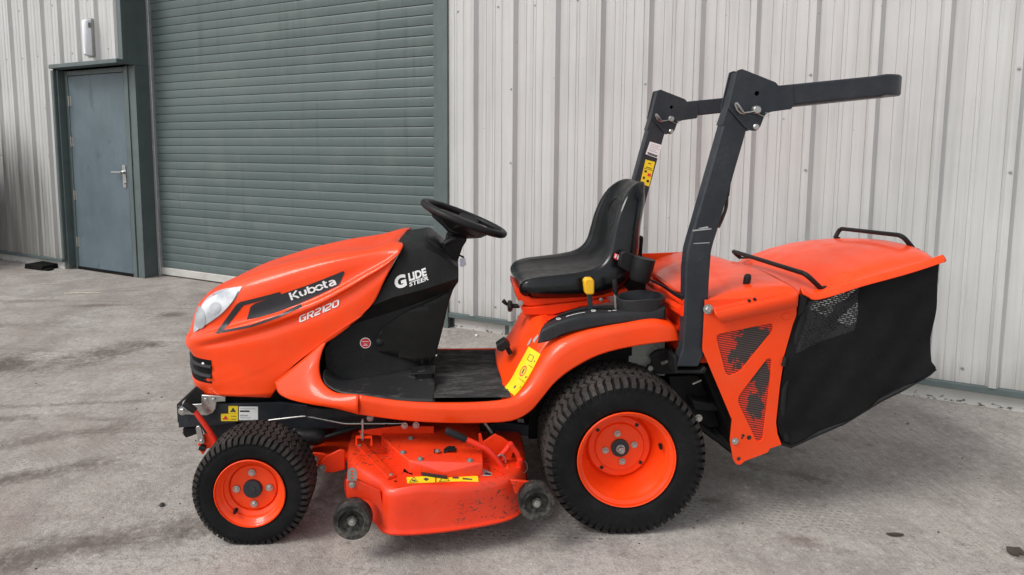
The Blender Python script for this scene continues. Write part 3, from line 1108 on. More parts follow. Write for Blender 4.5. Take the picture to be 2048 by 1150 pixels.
MB().box((D0, 0.066, 0.0), (D1, 0.17, 0.028)).obj('threshold', 'greasy_black', wh)

# bulkhead light over the door
lx0, lx1 = -4.095, -4.0
wl = empty('wall_light', (0, 0, 0))
wl.location = (-0.148, 1.993, 0)
wl.rotation_euler = (0, 0, WALL_ROT)
tag(wl, 'slim white bulkhead light mounted upright above the side door', 'light')
mb = MB().prism(fillet2([(lx0, 2.27), (lx1, 2.27), (lx1, 2.66), (lx0, 2.66)], 0.02), -0.085, -0.060)
mb.obj('back_plate', 'zinc_dull', wl, bevel=0.002)
sec = []
for z in (2.282, 2.288, 2.30, 2.46, 2.62, 2.638, 2.644):
    w_ = 0.041 if 2.285 < z < 2.64 else 0.034
    d_ = 0.060 if 2.295 < z < 2.63 else (0.045 if 2.285 < z < 2.642 else 0.02)
    cx_ = (lx0 + lx1) / 2
    sec.append([(cx_ + w_ * math.cos(a), -0.086 - d_ * math.sin(a) ** 0.7, z) for a in [math.pi * j / 12 for j in range(13)]])
vv = [p for r in sec for p in r]
mesh_obj('diffuser', vv, grid_faces(len(sec), 13) + [tuple(range(13)), tuple(range(len(vv) - 13, len(vv)))], 'lamp_white', wl, smooth=45)
mb = MB().box((lx1 - 0.02, -0.115, 2.56), (lx1 - 0.004, -0.086, 2.61))
mb.obj('clip', 'grey_plate', wl)

# black rubber block lying at the foot of the wall
def wall_pt(s, o, z=0.0):
    t = Matrix.Rotation(WALL_ROT, 3, 'Z') @ Vector((s, -o, z))
    return (t.x - 0.148, t.y + 1.993, z)
p = [(-4.7686,4.2146,0)][0]
mb = MB().prism(fillet2([(-0.16, 0.0), (0.16, 0.0), (0.15, 0.05), (-0.14, 0.055)], 0.008), -0.10, 0.10)
mb.box((-0.22, -0.04, 0.0), (-0.158, 0.03, 0.025)).box((0.158, -0.09, 0.0), (0.23, -0.02, 0.02))
o = mb.obj('rubber_block', 'greasy_black', None, bevel=0.006)
o.location = p
o.rotation_euler = (0, 0, R(-24))
tag(o, 'flat black rubber block lying on the concrete left of the side door', 'block')

# edge of another parked machine beside the wall, almost wholly outside the picture
pm = empty('parked_machine', wall_pt(-6.35, 0.75), WALL_ROT)
tag(pm, 'dark parked machine with a big tyre at the far left edge', 'vehicle')
for yy in (-0.32, 0.32):
    MB().lathe([(0.20, 0.09), (0.23, 0.11), (0.30, 0.125), (0.37, 0.115), (0.41, 0.085), (0.42, 0.0), (0.41, -0.085), (0.37, -0.115), (0.30, -0.125), (0.23, -0.11), (0.20, -0.09)], (0, yy, 0.42), 40).lathe([(0.21, 0.05), (0.12, 0.02), (0.0001, 0.02)], (0, yy, 0.42), 24).obj('tyre', 'rubber', pm, smooth=45)
MB().prism(fillet2([(-1.3, 0.45), (0.30, 0.45), (0.46, 0.62), (0.44, 1.05), (0.25, 1.45), (-0.2, 1.58), (-1.3, 1.50)], 0.06), -0.30, 0.30).obj('body', 'greasy_black', pm, bevel=0.03, seg=3)
MB().prism(fillet2([(0.10, 0.60), (0.455, 0.64), (0.462, 0.78), (0.2, 0.86)], 0.02), -0.315, 0.315).obj('side_panel', 'decal_red', pm, bevel=0.01)

# bits on the ground that can be told apart
def flat_bit(name, mat, pts, loc, rz, lab, cat, h=0.004):
    o = MB().add(*prism_vf(pts, 0, h)).obj(name, mat)
    o.rotation_euler = (R(90), 0, rz)
    o.location = (loc[0], loc[1], h + 0.001)
    tag(o, lab, cat)
    return o
lp = [(1.8978,-0.6661,0)][0]
flat_bit('dead_leaf', 'leaf_dry', [(-0.03, 0.0), (-0.018, 0.018), (0.0, 0.012), (0.010, 0.026), (0.026, 0.010), (0.038, -0.006), (0.018, -0.014), (0.0, -0.026), (-0.018, -0.016)], lp, 0.4, 'brown dead leaf lying in the bottom right corner of the yard', 'leaf')
lp = [(1.5479,-0.5733,0)][0]
flat_bit('dead_leaf', 'leaf_dry', [(-0.03, 0.006), (-0.008, 0.012), (0.014, 0.004), (0.03, -0.008), (0.01, -0.01), (-0.012, -0.004)], lp, -0.3, 'small curled dark leaf on the pale concrete right of the mower', 'leaf')
st = [(-3.5763,3.0081,0)][0]
o = MB().tube([(-0.16, 0, 0.006), (-0.05, 0.01, 0.009), (0.06, 0.0, 0.007), (0.17, 0.012, 0.006)], 0.005, 6).obj('straw_stalk', 'straw', smooth=60)
o.location = (st[0], st[1], 0)
o.rotation_euler = (0, 0, R(4))
tag(o, 'pale straw stalk lying on the ground in front of the side door', 'straw')
st = [(2.6658,0.5976,0)][0]
o = MB().tube([(-0.07, 0, 0.006), (0.0, 0.008, 0.009), (0.08, 0.0, 0.007)], [0.004, 0.005, 0.006], 6).obj('straw_stalk', 'straw', smooth=60)
o.location = (st[0], st[1], 0)
o.rotation_euler = (0, 0, R(-18))
tag(o, 'short pale stalk lying at the foot of the wall plinth', 'straw')
sb = [(0.0842,1.7441,0)][0]
o = MB().lathe([(0.0001, 0.0), (0.010, 0.001), (0.012, 0.006), (0.008, 0.011), (0.0001, 0.012)], (0, 0, 0), 8, axis='z').obj('pebble', 'decal_white', smooth=60)
o.location = sb
tag(o, 'tiny white pebble on the concrete behind the footboard', 'pebble')
sb = [(-1.1807,-0.3882,0)][0]
o = MB().lathe([(0.0001, 0.0), (0.009, 0.001), (0.011, 0.006), (0.006, 0.012), (0.0001, 0.013)], (0, 0, 0), 7, axis='z').obj('pebble', 'stone_dark', smooth=60)
o.location = sb
tag(o, 'small dark pebble on the ground just left of the front wheel', 'pebble')

# ================================================================== RIDE-ON MOWER
# local frame: x to the rear, -y the side in view, z up; the root stands on the yard under the machine
T = empty('ride_on_mower', (0.00126, -0.05999, 0), R(1.2))
tag(T, 'orange ride-on lawn mower with folded roll bar and black grass catcher on the yard', 'mower')

def pxz(l):
    return [(p[0], p[2]) for p in l]

# ------------------------------------------------------------------ chassis
def both(mb, poly, y0, y1, holes=()):
    mb.prism(poly, y0, y1, holes=holes)
    mb.prism(poly, -y1, -y0, holes=holes)

rail = [(-1.1468,0.3694),(-0.9793,0.3761),(-0.7422,0.3822),(-0.6238,0.3646),(-0.4653,0.3508),(-0.2662,0.3261),(-0.0662,0.3054),(0.2559,0.2772),(0.2564,0.2289),(-0.0663,0.2469),(-0.2669,0.2573),(-0.4667,0.2676),(-0.7454,0.2704),(-0.8239,0.2961),(-0.9228,0.3012),(-0.9825,0.2894),(-1.1468,0.2786)]
mb = MB()
both(mb, rail, -0.225, -0.205)
frame = mb.obj('chassis_frame', 'slate_paint', T, bevel=0.003)
mb = MB()
both(mb, [(-1.145,0.3693),(-1.0729,0.4468),(-1.0444,0.4219),(-1.0465,0.3684)], -0.22, -0.212)
mb.box((-1.16, -0.204, 0.29), (-1.145, 0.204, 0.368))
mb.obj('front_plate', 'black_metal', frame, bevel=0.003)
for a_, b_ in ((-0.21, -0.15), (0.15, 0.21)):
    MB().prism([(-1.1379,0.2693),(-1.0843,0.2687),(-1.0792,0.2457),(-1.1257,0.2294),(-1.137,0.2421)], a_, b_).obj('weight_bracket', 'black_metal', frame, bevel=0.003)
mb = MB()
for a_, b_ in ((-0.2, -0.185), (0.185, 0.2)):
    MB().prism([(-1.0736,0.2838),(-0.9247,0.2948),(-0.937,0.2283),(-0.9876,0.2037),(-1.0466,0.2169)], a_, b_).obj('axle_bracket', 'slate_paint', frame, bevel=0.003)
# dark engine, gearbox and hoses under the bodywork
mb = MB()
mb.box((-1.05, -0.19, 0.26), (-0.45, 0.19, 0.52)).box((-0.45, -0.17, 0.30), (0.30, 0.19, 0.42))
mb.box((0.25, -0.23, 0.22), (0.80, 0.23, 0.60)).box((0.36, -0.29, 0.42), (0.70, 0.29, 0.66))
mb.tube([(-0.70, -0.20, 0.36), (-0.40, -0.20, 0.34), (0.1, -0.2, 0.31), (0.3, -0.2, 0.30)], 0.012, 8)
mb.tube([(-0.62, -0.21, 0.40), (-0.5, -0.215, 0.38), (-0.42, -0.21, 0.35)], 0.01, 8)
mb.obj('engine_block', 'greasy_black', T, bevel=0.008)
mb = MB()
mb.tube(cr([(-0.6842,-0.27,0.2709),(-0.6552,-0.27,0.2624),(-0.577,-0.27,0.2616),(-0.5532,-0.27,0.2737)], 8), [0.018, 0.03, 0.034, 0.034, 0.034, 0.034, 0.028, 0.012], 14)
mb.obj('muffler_can', 'black_plastic', T, smooth=50)
mb = MB()
mb.tube([(-0.764, -0.46, 0.19), (-0.764, 0.46, 0.19)], 0.022, 10)
mb.prism([(-0.80, 0.20), (-0.73, 0.20), (-0.70, 0.27), (-0.83, 0.27)], -0.36, 0.36)
mb.obj('front_axle', 'black_metal', T, bevel=0.004)
mb = MB()
mb.tube([(0.566, -0.40, 0.281), (0.566, 0.40, 0.281)], 0.045, 14)
mb.lathe([(0.07, -0.30), (0.09, -0.26), (0.09, -0.18), (0.12, -0.12)], (0.566, 0, 0.281), 18)
mb.obj('rear_axle', 'greasy_black', T, bevel=0.004)

# front hitch hardware
mb = MB()
zp = [(-1.0452,0.4192),(-0.9516,0.4122),(-0.9523,0.3918),(-0.9876,0.3901),(-0.9926,0.3614),(-1.005,0.3451),(-1.029,0.3351),(-1.1189,0.3401),(-1.1359,0.3546),(-1.1253,0.3729),(-1.0859,0.3807),(-1.0467,0.3824)]
mb.prism(zp, -0.238, -0.230)
mb.obj('latch_plate', 'zinc', frame, bevel=0.002)
for p, r in (([(-1.1212,-0.24,0.3564)][0], 0.012), ([(-1.0294,-0.24,0.4021)][0], 0.006), ([(-0.9988,-0.24,0.4019)][0], 0.006)):
    bolt(frame, p, r)
mb = MB()
mb.tube(fillet([(-1.0612,-0.275,0.3745),(-1.0175,-0.275,0.3093),(-0.9811,-0.275,0.2479),(-0.9689,-0.27,0.2084)], 0.02), 0.0095, 10)
lev = mb.obj('release_lever', 'red_hot', T, smooth=50)
mb = MB()
mb.tube([(-1.1003,-0.275,0.4051),(-1.0947,-0.275,0.401),(-1.0612,-0.275,0.3745),(-1.0575,-0.275,0.3704)], [0.011, 0.0135, 0.0135, 0.012], 12)
mb.obj('grip', 'black_plastic', lev, smooth=50)
mb = MB()
mb.tube([(-1.1022,-0.275,0.4051),(-1.0975,-0.275,0.403)], [0.009, 0.0142], 12)
mb.obj('grip_cap', 'zinc', lev, smooth=50)
hp = [(-1.0606,0.2972),(-1.0564,0.3053),(-1.0466,0.3072),(-1.0392,0.299),(-1.0276,0.2499),(-1.032,0.2377),(-1.0438,0.2338),(-1.0532,0.242)]
mb = MB().prism(hp, -0.27, -0.262)
mb.obj('link_plate', 'zinc', T, bevel=0.002)
bolt(T, [(-1.0386,-0.272,0.247)][0], 0.008)
mb = MB().prism([(-1.0348,0.2672),(-1.0133,0.267),(-0.9908,0.2421),(-0.9899,0.2153),(-1.0254,0.2074),(-1.042,0.1829),(-1.0532,0.1974),(-1.0544,0.216),(-1.0618,0.2264),(-1.0338,0.2425)], -0.258, -0.248)
mb.obj('linkage_bracket', 'orange_steel', T, bevel=0.002)
mb = MB().tube([(-1.0495,-0.262,0.2195),(-1.0303,-0.262,0.2111)], 0.013, 10)
mb.obj('bush', 'black_plastic', T, smooth=50)

# bent silver control rod and hangers
mb = MB().tube(fillet([(-0.7949,-0.3,0.3068),(-0.7923,-0.3,0.3289),(-0.7689,-0.3,0.3408),(-0.6243,-0.3,0.3574),(-0.4728,-0.3,0.3258),(-0.231,-0.3,0.3234)], 0.015), 0.0045, 8)
rod = mb.obj('control_rod', 'zinc', T, smooth=50)
mb = MB().tube([(-0.8112,-0.27,0.3252),(-0.8121,-0.27,0.2967)], 0.005, 8)
mb.lathe([(0.008, -0.006), (0.008, 0.006)], [(-0.8119,-0.27,0.3028)][0], 6, axis='z', cap=True)
mb.obj('grease_nipple', 'zinc', T)
mb = MB().prism([(-0.4183,0.3094),(-0.2575,0.3278),(-0.1272,0.3245),(-0.1274,0.2885),(-0.2502,0.2857),(-0.258,0.2798),(-0.4109,0.2974)], -0.33, -0.32)
mb.obj('lift_arm_plate', 'orange_steel', T, bevel=0.003)
for p in ([(-0.2394,-0.34,0.3343)][0], [(-0.1956,-0.34,0.3359)][0], [(-0.3703,-0.34,0.3654)][0]):
    bolt(T, p, 0.009, name='bolt')

# ------------------------------------------------------------------ hood
near = [
    [(-1.0896,0,0.7792),(-1.0376,0,0.8116),(-0.9602,0,0.8459),(-0.8532,0,0.8843),(-0.7251,0,0.9227),(-0.5974,0,0.9502),(-0.4698,0,0.9691),(-0.3528,0,0.9838),(-0.3037,0,1.0009),(-0.2783,0,0.9943)],
    [(-1.1361,0,0.7272),(-1.0923,-0.08,0.7628),(-1.0246,-0.14,0.8067),(-0.9239,-0.165,0.8571),(-0.799,-0.18,0.9003),(-0.6574,-0.19,0.9419),(-0.4975,-0.2,0.9751),(-0.3789,-0.205,0.9915),(-0.2845,-0.205,1.017),(-0.2531,-0.205,1.0189)],
    [(-1.1592,0,0.6815),(-1.1189,-0.08,0.7143),(-1.054,-0.155,0.7737),(-0.9538,-0.195,0.8279),(-0.8748,-0.212,0.8516),(-0.7668,-0.225,0.8839),(-0.647,-0.235,0.9211),(-0.5294,-0.24,0.953),(-0.4047,-0.245,0.979),(-0.2848,-0.245,1.0059),(-0.2461,-0.245,1.0156)],
    [(-1.1764,0,0.6246),(-1.1356,-0.09,0.658),(-1.0765,-0.17,0.7103),(-0.99,-0.21,0.7596),(-0.8842,-0.23,0.7983),(-0.7236,-0.244,0.8564),(-0.5665,-0.251,0.9142),(-0.4112,-0.256,0.9537),(-0.2989,-0.26,0.9872),(-0.2506,-0.262,1.0048)],
    [(-1.1838,0,0.6005),(-1.1471,-0.09,0.6283),(-1.0908,-0.175,0.6504),(-0.991,-0.215,0.6824),(-0.8446,-0.24,0.7251),(-0.724,-0.252,0.7615),(-0.5861,-0.26,0.8123),(-0.4689,-0.264,0.8716),(-0.3912,-0.266,0.9166),(-0.3097,-0.27,0.9599),(-0.2576,-0.272,0.995)],
    [(-1.1949,0,0.5896),(-1.1579,-0.09,0.6156),(-1.0972,-0.185,0.6351),(-0.9839,-0.235,0.6705),(-0.8379,-0.262,0.7156),(-0.7183,-0.274,0.7519),(-0.5817,-0.281,0.802),(-0.4655,-0.285,0.8628),(-0.3885,-0.286,0.9072),(-0.3118,-0.287,0.9516),(-0.2602,-0.286,0.9898)],
    [(-1.2,0,0.5698),(-1.1628,-0.09,0.5965),(-1.0998,-0.19,0.6183),(-0.9824,-0.241,0.6503),(-0.8369,-0.267,0.6953),(-0.7175,-0.279,0.7317),(-0.5809,-0.286,0.7877),(-0.4648,-0.29,0.8504),(-0.388,-0.291,0.8967),(-0.3153,-0.291,0.9408),(-0.2638,-0.289,0.9845)],
    [(-1.2011,0,0.5433),(-1.1639,-0.09,0.571),(-1.1005,-0.19,0.5999),(-0.9883,-0.228,0.624),(-0.8423,-0.253,0.6692),(-0.7222,-0.264,0.7115),(-0.5843,-0.272,0.7741),(-0.4673,-0.277,0.8375),(-0.3897,-0.28,0.8846),(-0.3202,-0.282,0.9313),(-0.2702,-0.283,0.9738)],
    [(-1.1934,0,0.5256),(-1.1564,-0.09,0.5538),(-1.0933,-0.19,0.5834),(-0.9868,-0.234,0.6058),(-0.8411,-0.26,0.6356),(-0.7211,-0.272,0.6704),(-0.5836,-0.281,0.7197),(-0.467,-0.285,0.777),(-0.3702,-0.288,0.8416),(-0.3105,-0.288,0.8957)],
    [(-1.1735,0,0.49),(-1.1392,-0.09,0.5216),(-1.0829,-0.185,0.5508),(-0.9882,-0.234,0.5675),(-0.8422,-0.262,0.5844),(-0.7227,-0.273,0.6073),(-0.5851,-0.282,0.645),(-0.468,-0.287,0.705),(-0.3691,-0.288,0.7851)],
    [(-1.1718,0,0.4277),(-1.1355,-0.09,0.4615),(-1.0814,-0.18,0.491),(-0.991,-0.233,0.5063),(-0.8637,-0.262,0.5184),(-0.7434,-0.274,0.544),(-0.6245,-0.283,0.5922),(-0.5319,-0.287,0.668)],
    [(-1.1778,0,0.3876),(-1.1434,-0.09,0.4228),(-1.0869,-0.185,0.4514),(-0.9923,-0.234,0.462),(-0.8853,-0.26,0.4715),(-0.7839,-0.273,0.4879),(-0.7042,-0.279,0.5216),(-0.6645,-0.28,0.5576)],
    [(-1.1605,0,0.3383),(-1.1268,-0.09,0.373),(-1.0711,-0.18,0.3993),(-0.9964,-0.228,0.4125),(-0.9079,-0.256,0.4195),(-0.8463,-0.266,0.4211),(-0.7963,-0.271,0.4208),(-0.765,-0.272,0.4209)],
]
for i_ in range(5, len(near)):
    z_ = min(near[i_][2][2], near[i_ - 1][0][2] - 0.012)
    near[i_][0] = (near[i_][0][0], 0.0, z_)
    near[i_][1] = (near[i_][1][0], near[i_][1][1], (z_ + near[i_][2][2]) / 2)
HN = 64
def sub_rows(rows):
    # a soft corner row between each pair keeps panels taut but not faceted
    return rows
hood_rows = [r for r in reversed(near)] + mirror(near[1:])
hv, hf = loft_k(hood_rows, HN, 5)
HM = 5 * (len(hood_rows) - 1) + 1
hood = mesh_obj('hood', hv, hf, 'orange_paint', T, smooth=50, solid=0.004)
HB = bvh_of(hood)

def hood_pt(row, col):
    """point on the hood by fractional near-row index (0 = crown) and column fraction"""
    k = len(near) - 1
    i = (k - row) * 5
    j = col * (HN - 1)
    i0, j0 = int(max(0, min(HM - 2, math.floor(i)))), int(max(0, min(HN - 2, math.floor(j))))
    fi, fj = i - i0, j - j0
    q = lambda a, c: Vector(hv[a * HN + c])
    return (q(i0, j0) * (1 - fi) + q(i0 + 1, j0) * fi) * (1 - fj) + (q(i0, j0 + 1) * (1 - fi) + q(i0 + 1, j0 + 1) * fi) * fj

# grille: dark opening round the nose with two grey louvres
mb = MB()
def nose_ring(z, grow, rows=9):
    """plan curve of the nose at height z, pushed outward by grow"""
    pts = []
    for k in range(-rows, rows + 1):
        a = k / rows * 1.5
        d = Vector((-math.cos(a), math.sin(a), 0))
        o = Vector((-0.95, 0, z))
        h = HB.ray_cast(o + d * 1.0, -d)
        q = h[0] if h[0] else o + d * 0.2
        pts.append(q + d * grow)
    return pts
zt, zb = 0.556, 0.462
lo, hi = nose_ring(zb, 0.0012), nose_ring(zt, 0.0012)
midr = nose_ring((zb + zt) / 2, 0.0015)
rows_ = [[tuple(p) for p in lo[1:-1]], [tuple(p) for p in midr[1:-1]], [tuple(p) for p in hi[1:-1]]]
gv, gf = loft(rows_, 40)
grille = mesh_obj('grille', gv, gf, 'greasy_black', hood, smooth=60)
for z in (0.528, 0.490):
    ring = nose_ring(z, 0.004)[1:-1]
    sec = []
    for p in cr([tuple(q) for q in ring], 40):
        c = Vector((-0.95, 0, z))
        d = (Vector((p.x, p.y, z)) - c).normalized()
        sec.append([tuple(p + d * a + Vector((0, 0, h))) for a, h in ((-0.012, 0.009), (0.001, 0.0075), (0.008, 0.001), (0.007, -0.004), (0.001, -0.0075), (-0.012, -0.009))])
    v_ = [q for s_ in sec for q in s_]
    mesh_obj('louvre', v_, grid_faces(40, 6, True) + [tuple(range(6)), tuple(range(len(v_) - 6, len(v_)))], 'console_plastic', hood, smooth=50)

# small clear marker behind the louvres
mk_ = [(-1.0418,-0.205,0.5351)][0]
MB().lathe([(0.010, 0.02), (0.010, -0.004), (0.006, -0.008), (0.0001, -0.009)], mk_, 12).obj('marker_lens', 'lamp_white', hood, smooth=50)

# headlight, both sides
hl = [(-1.0963,0.6551),(-1.0973,0.6775),(-1.0901,0.708),(-1.0748,0.7445),(-1.0518,0.7788),(-1.0153,0.8089),(-0.9653,0.8308),(-0.9158,0.8426),(-0.8802,0.8485),(-0.8972,0.8123),(-0.926,0.776),(-0.9628,0.7398),(-1.0094,0.7055),(-1.056,0.6752),(-1.0844,0.655)]
def curve2(poly, n):
    q = cr([(x, 0, z) for x, z in poly], n)
    return [(p.x, p.z) for p in q]
ctr = (sum(p[0] for p in hl) / len(hl), sum(p[1] for p in hl) / len(hl))
inner = [(ctr[0] + (x - ctr[0]) * 0.90, ctr[1] + (z - ctr[1]) * 0.88 - 0.004) for x, z in hl]
hlc = curve2(hl[:9], 26) + curve2(hl[8:], 18)[1:]
inc = curve2(inner[:9], 26) + curve2(inner[8:], 18)[1:]
for s in (-1, 1):
    v_, f_ = chop(hlc, 0.012)
    lens_rim = mesh_obj('headlight', drape(v_, HB, 0.002, -0.2, s), f_, 'headlight_rim', hood, smooth=60)
    v_, f_ = chop(inc, 0.012)
    mesh_obj('lens', drape(v_, HB, 0.006, -0.2, s), f_, 'headlight_lens', lens_rim, smooth=60)
    for (du, dz, ru, rz_) in ((-0.055, -0.035, 0.030, 0.038), (0.02, 0.012, 0.026, 0.020)):
        e_ = [(ctr[0] + du + ru * math.cos(a) - 0.4 * rz_ * math.sin(a), ctr[1] + dz + rz_ * math.sin(a) + 0.5 * ru * math.cos(a)) for a in [2 * math.pi * q_ / 20 for q_ in range(20)]]
        v_, f_ = chop(e_, 0.012)
        mesh_obj('reflector', drape(v_, HB, 0.0075, -0.2, s), f_, 'headlight_rim', lens_rim, smooth=60)

# side graphics (the side in view and its twin)
p1 = [(-0.9841,0.6692),(-0.8972,0.7818),(-0.8815,0.7916),(-0.8001,0.8128),(-0.7225,0.8341),(-0.7191,0.8203),(-0.7967,0.799),(-0.8704,0.7777),(-0.947,0.6829),(-0.9648,0.6691)]
p2 = [(-0.9571,0.6726),(-0.8309,0.7016),(-0.7238,0.7406),(-0.6321,0.7836),(-0.6416,0.7896),(-0.7235,0.7505),(-0.8345,0.7095),(-0.9451,0.6844)]
p3 = [(-0.8581,0.7225),(-0.8411,0.7737),(-0.8253,0.7855),(-0.7594,0.8107),(-0.6819,0.8378),(-0.6045,0.8649),(-0.527,0.8959),(-0.4748,0.9172),(-0.4711,0.9114),(-0.4892,0.8703),(-0.4951,0.8625),(-0.5669,0.8274),(-0.6447,0.7924),(-0.7224,0.7612),(-0.8,0.736)]
decal('side_stripe', p1, HB, 'decal_black', hood, 0.0018, 0.012)
decal('side_stripe', p2, HB, 'decal_black', hood, 0.0022, 0.012)
decal('name_panel', p3, HB, 'decal_black', hood, 0.0020, 0.012)
k0, k1 = [(-0.6799,0.8015),(-0.5,0.8654)]
KUB = [[(0.09, 0.0), (0.09, 1.0)], [(0.64, 1.0), (0.26, 0.56)], [(0.22, 0.50), (0.44, 0.30), (0.64, 0.0)],
       [(0.84, 0.74), (0.84, 0.34), (0.90, 0.16), (1.02, 0.09)], [(1.26, 0.74), (1.26, 0.34), (1.20, 0.16), (1.10, 0.09)],
       [(1.50, 1.0), (1.50, 0.10)], arc(1.74, 0.40, 0.24, 150, -150, 12, 0.31),
       arc(2.34, 0.40, 0.25, 8, 172, 8, 0.31), arc(2.34, 0.40, 0.25, 192, 348, 8, 0.31),
       [(2.78, 1.0), (2.78, 0.28), (2.84, 0.13), (2.98, 0.09)], [(2.70, 0.72), (3.00, 0.72)],
       [(3.16, 0.70), (3.40, 0.71), (3.54, 0.60), (3.56, 0.40), (3.56, 0.02)], [(3.50, 0.42), (3.28, 0.42), (3.17, 0.30), (3.20, 0.14), (3.34, 0.08), (3.50, 0.16)]]
strokes_on('brand_lettering', KUB, (3.66, 1.0), k0, k1, 0.030, 'decal_white', hood, HB, 0.0036, 0.17)
k0, k1 = [(-0.6462,0.7183),(-0.4916,0.7862)]
G_ = [(0.62, 0.9), (0.18, 0.9), (0.08, 0.8), (0.08, 0.2), (0.18, 0.1), (0.62, 0.1), (0.62, 0.5), (0.36, 0.5)]
R_l = [[(0.0, 0.0), (0.0, 0.9), (0.44, 0.9), (0.54, 0.8), (0.54, 0.55), (0.44, 0.45), (0.12, 0.45)], [(0.26, 0.45), (0.54, 0.0)]]
TWO = [(0.0, 0.9), (0.44, 0.9), (0.54, 0.8), (0.54, 0.6), (0.46, 0.5), (0.08, 0.4), (0.0, 0.3), (0.0, 0.1), (0.54, 0.1)]
ONE = [(0.0, 0.86), (0.14, 0.9), (0.14, 0.0)]
ZERO = [(0.08, 0.9), (0.46, 0.9), (0.54, 0.8), (0.54, 0.2), (0.46, 0.1), (0.08, 0.1), (0.0, 0.2), (0.0, 0.8), (0.08, 0.9)]
MOD = [G_] + [[(x + dx, y) for x, y in st] for dx, sts in ((0.90, R_l), (1.66, [TWO]), (2.40, [ONE]), (2.74, [TWO]), (3.50, [ZERO])) for st in sts]
strokes_on('model_lettering', MOD, (4.1, 1.0), k0, k1, 0.0235, 'decal_white', hood, HB, 0.0024, 0.17, 0.28)

# ------------------------------------------------------------------ dash cowl
cow = [
    [(-0.2804,0,0.9965),(-0.2314,0,1.0071),(-0.176,0,1.0177),(-0.108,0,0.9743),(-0.0291,0,0.9047)],
    [(-0.2596,-0.15,1.01),(-0.2094,-0.15,1.022),(-0.1612,-0.15,1.032),(-0.1051,-0.15,0.985),(-0.0367,-0.15,0.9214)],
    [(-0.2493,-0.205,1.0109),(-0.2024,-0.2,1.0179),(-0.1572,-0.2,1.0237),(-0.1042,-0.2,0.9796),(-0.0351,-0.19,0.9192)],
    [(-0.2529,-0.235,0.9943),(-0.2102,-0.235,1),(-0.1617,-0.235,1.0018),(-0.1035,-0.235,0.9701),(-0.0314,-0.215,0.9163)],
    [(-0.2864,-0.258,0.9203),(-0.2284,-0.26,0.9342),(-0.1668,-0.26,0.9359),(-0.1033,-0.258,0.9235),(-0.0316,-0.24,0.8996)],
    [(-0.365,-0.276,0.7838),(-0.2799,-0.278,0.8191),(-0.2184,-0.278,0.8345),(-0.1666,-0.277,0.8477),(-0.0318,-0.254,0.8869)],
    [(-0.3741,-0.266,0.7713),(-0.2852,-0.264,0.8038),(-0.2196,-0.263,0.817),(-0.1674,-0.262,0.8303),(-0.0317,-0.242,0.8704)],
    [(-0.4593,-0.236,0.6955),(-0.3697,-0.23,0.7233),(-0.2816,-0.226,0.7498),(-0.2029,-0.224,0.777),(-0.0512,-0.212,0.8335)],
    [(-0.5159,-0.24,0.6629),(-0.3991,-0.234,0.6905),(-0.2816,-0.23,0.7147),(-0.1833,-0.228,0.7397),(-0.071,-0.216,0.7782)],
    [(-0.5563,-0.24,0.5988),(-0.4294,-0.236,0.6127),(-0.302,-0.232,0.6307),(-0.2035,-0.23,0.6496),(-0.0931,-0.216,0.679)],
    [(-0.5534,-0.242,0.5286),(-0.4404,-0.238,0.5262),(-0.3224,-0.234,0.5503),(-0.204,-0.232,0.5732),(-0.1173,-0.216,0.5833)],
    [(-0.5213,-0.25,0.4929),(-0.4726,-0.25,0.4783),(-0.3613,-0.245,0.4937),(-0.2434,-0.24,0.5112),(-0.1334,-0.222,0.5261)],
]
rows_ = [r for r in reversed(cow)] + mirror(cow[1:])
vv, ff = loft(rows_, 26, None, lin)
k = len(rows_)
# close the rear
rear = [i * 26 + 25 for i in range(k)]
for i in range(k // 2):
    ff.append((rear[i], rear[i + 1], rear[k - 2 - i], rear[k - 1 - i])) if i + 1 < k - 2 - i else None
cowl = mesh_obj('dash_cowl', vv, ff, 'cowl_plastic', T, smooth=38)
CB = bvh_of(cowl)
cp = fillet2([(-0.0591,0.8298),(-0.2282,0.7526),(-0.3369,0.6828),(-0.3593,0.6264),(-0.348,0.5918),(-0.1687,0.5334),(-0.129,0.5474)], 0.02)
v_, f_ = chop(cp, 0.03)
o = mesh_obj('battery_cover', drape(v_, CB, 0.004, -0.22), f_, 'panel_plastic', cowl, smooth=50, solid=0.006)
o.modifiers['thick'].offset = 1
mb = MB().lathe([(0.016, 0.01), (0.016, -0.008), (0.010, -0.014), (0.0001, -0.015)], [(-0.3409,-0.236,0.6282)][0], 14)
mb.obj('cover_knob', 'black_plastic', cowl, smooth=40)
# lettering and sticker
g0 = [(-0.2467,0.8743)][0]
v_, f_ = text_vf('G', 1.0, 0.2, 0.035)
a_, b_ = [(-0.2701,0.8469),(-0.2236,0.8624)]
text_on('glide_lettering', 'G', a_, b_, 0.049, 'decal_white', cowl, bvh=CB, off=0.002, shear=0.15, bold=0.05)
a_, b_ = [(-0.2215,0.8782),(-0.1498,0.9014)]
text_on('glide_lettering', 'LIDE', a_, b_, 0.030, 'decal_white', cowl, bvh=CB, off=0.002, shear=0.15, bold=0.045)
a_, b_ = [(-0.2198,0.8584),(-0.1461,0.8837)]
text_on('steer_lettering', 'STEER', a_, b_, 0.016, 'decal_white', cowl, bvh=CB, off=0.002, shear=0.2, bold=0.025)
c_ = [(-0.3979,0.6246)][0]
decal('round_sticker', circle2(c_, 0.0215, 24), CB, 'decal_white', cowl, 0.0012, 0.05)
decal('sticker_face', circle2(c_, 0.0185, 24), CB, 'decal_red', cowl, 0.0018, 0.05)
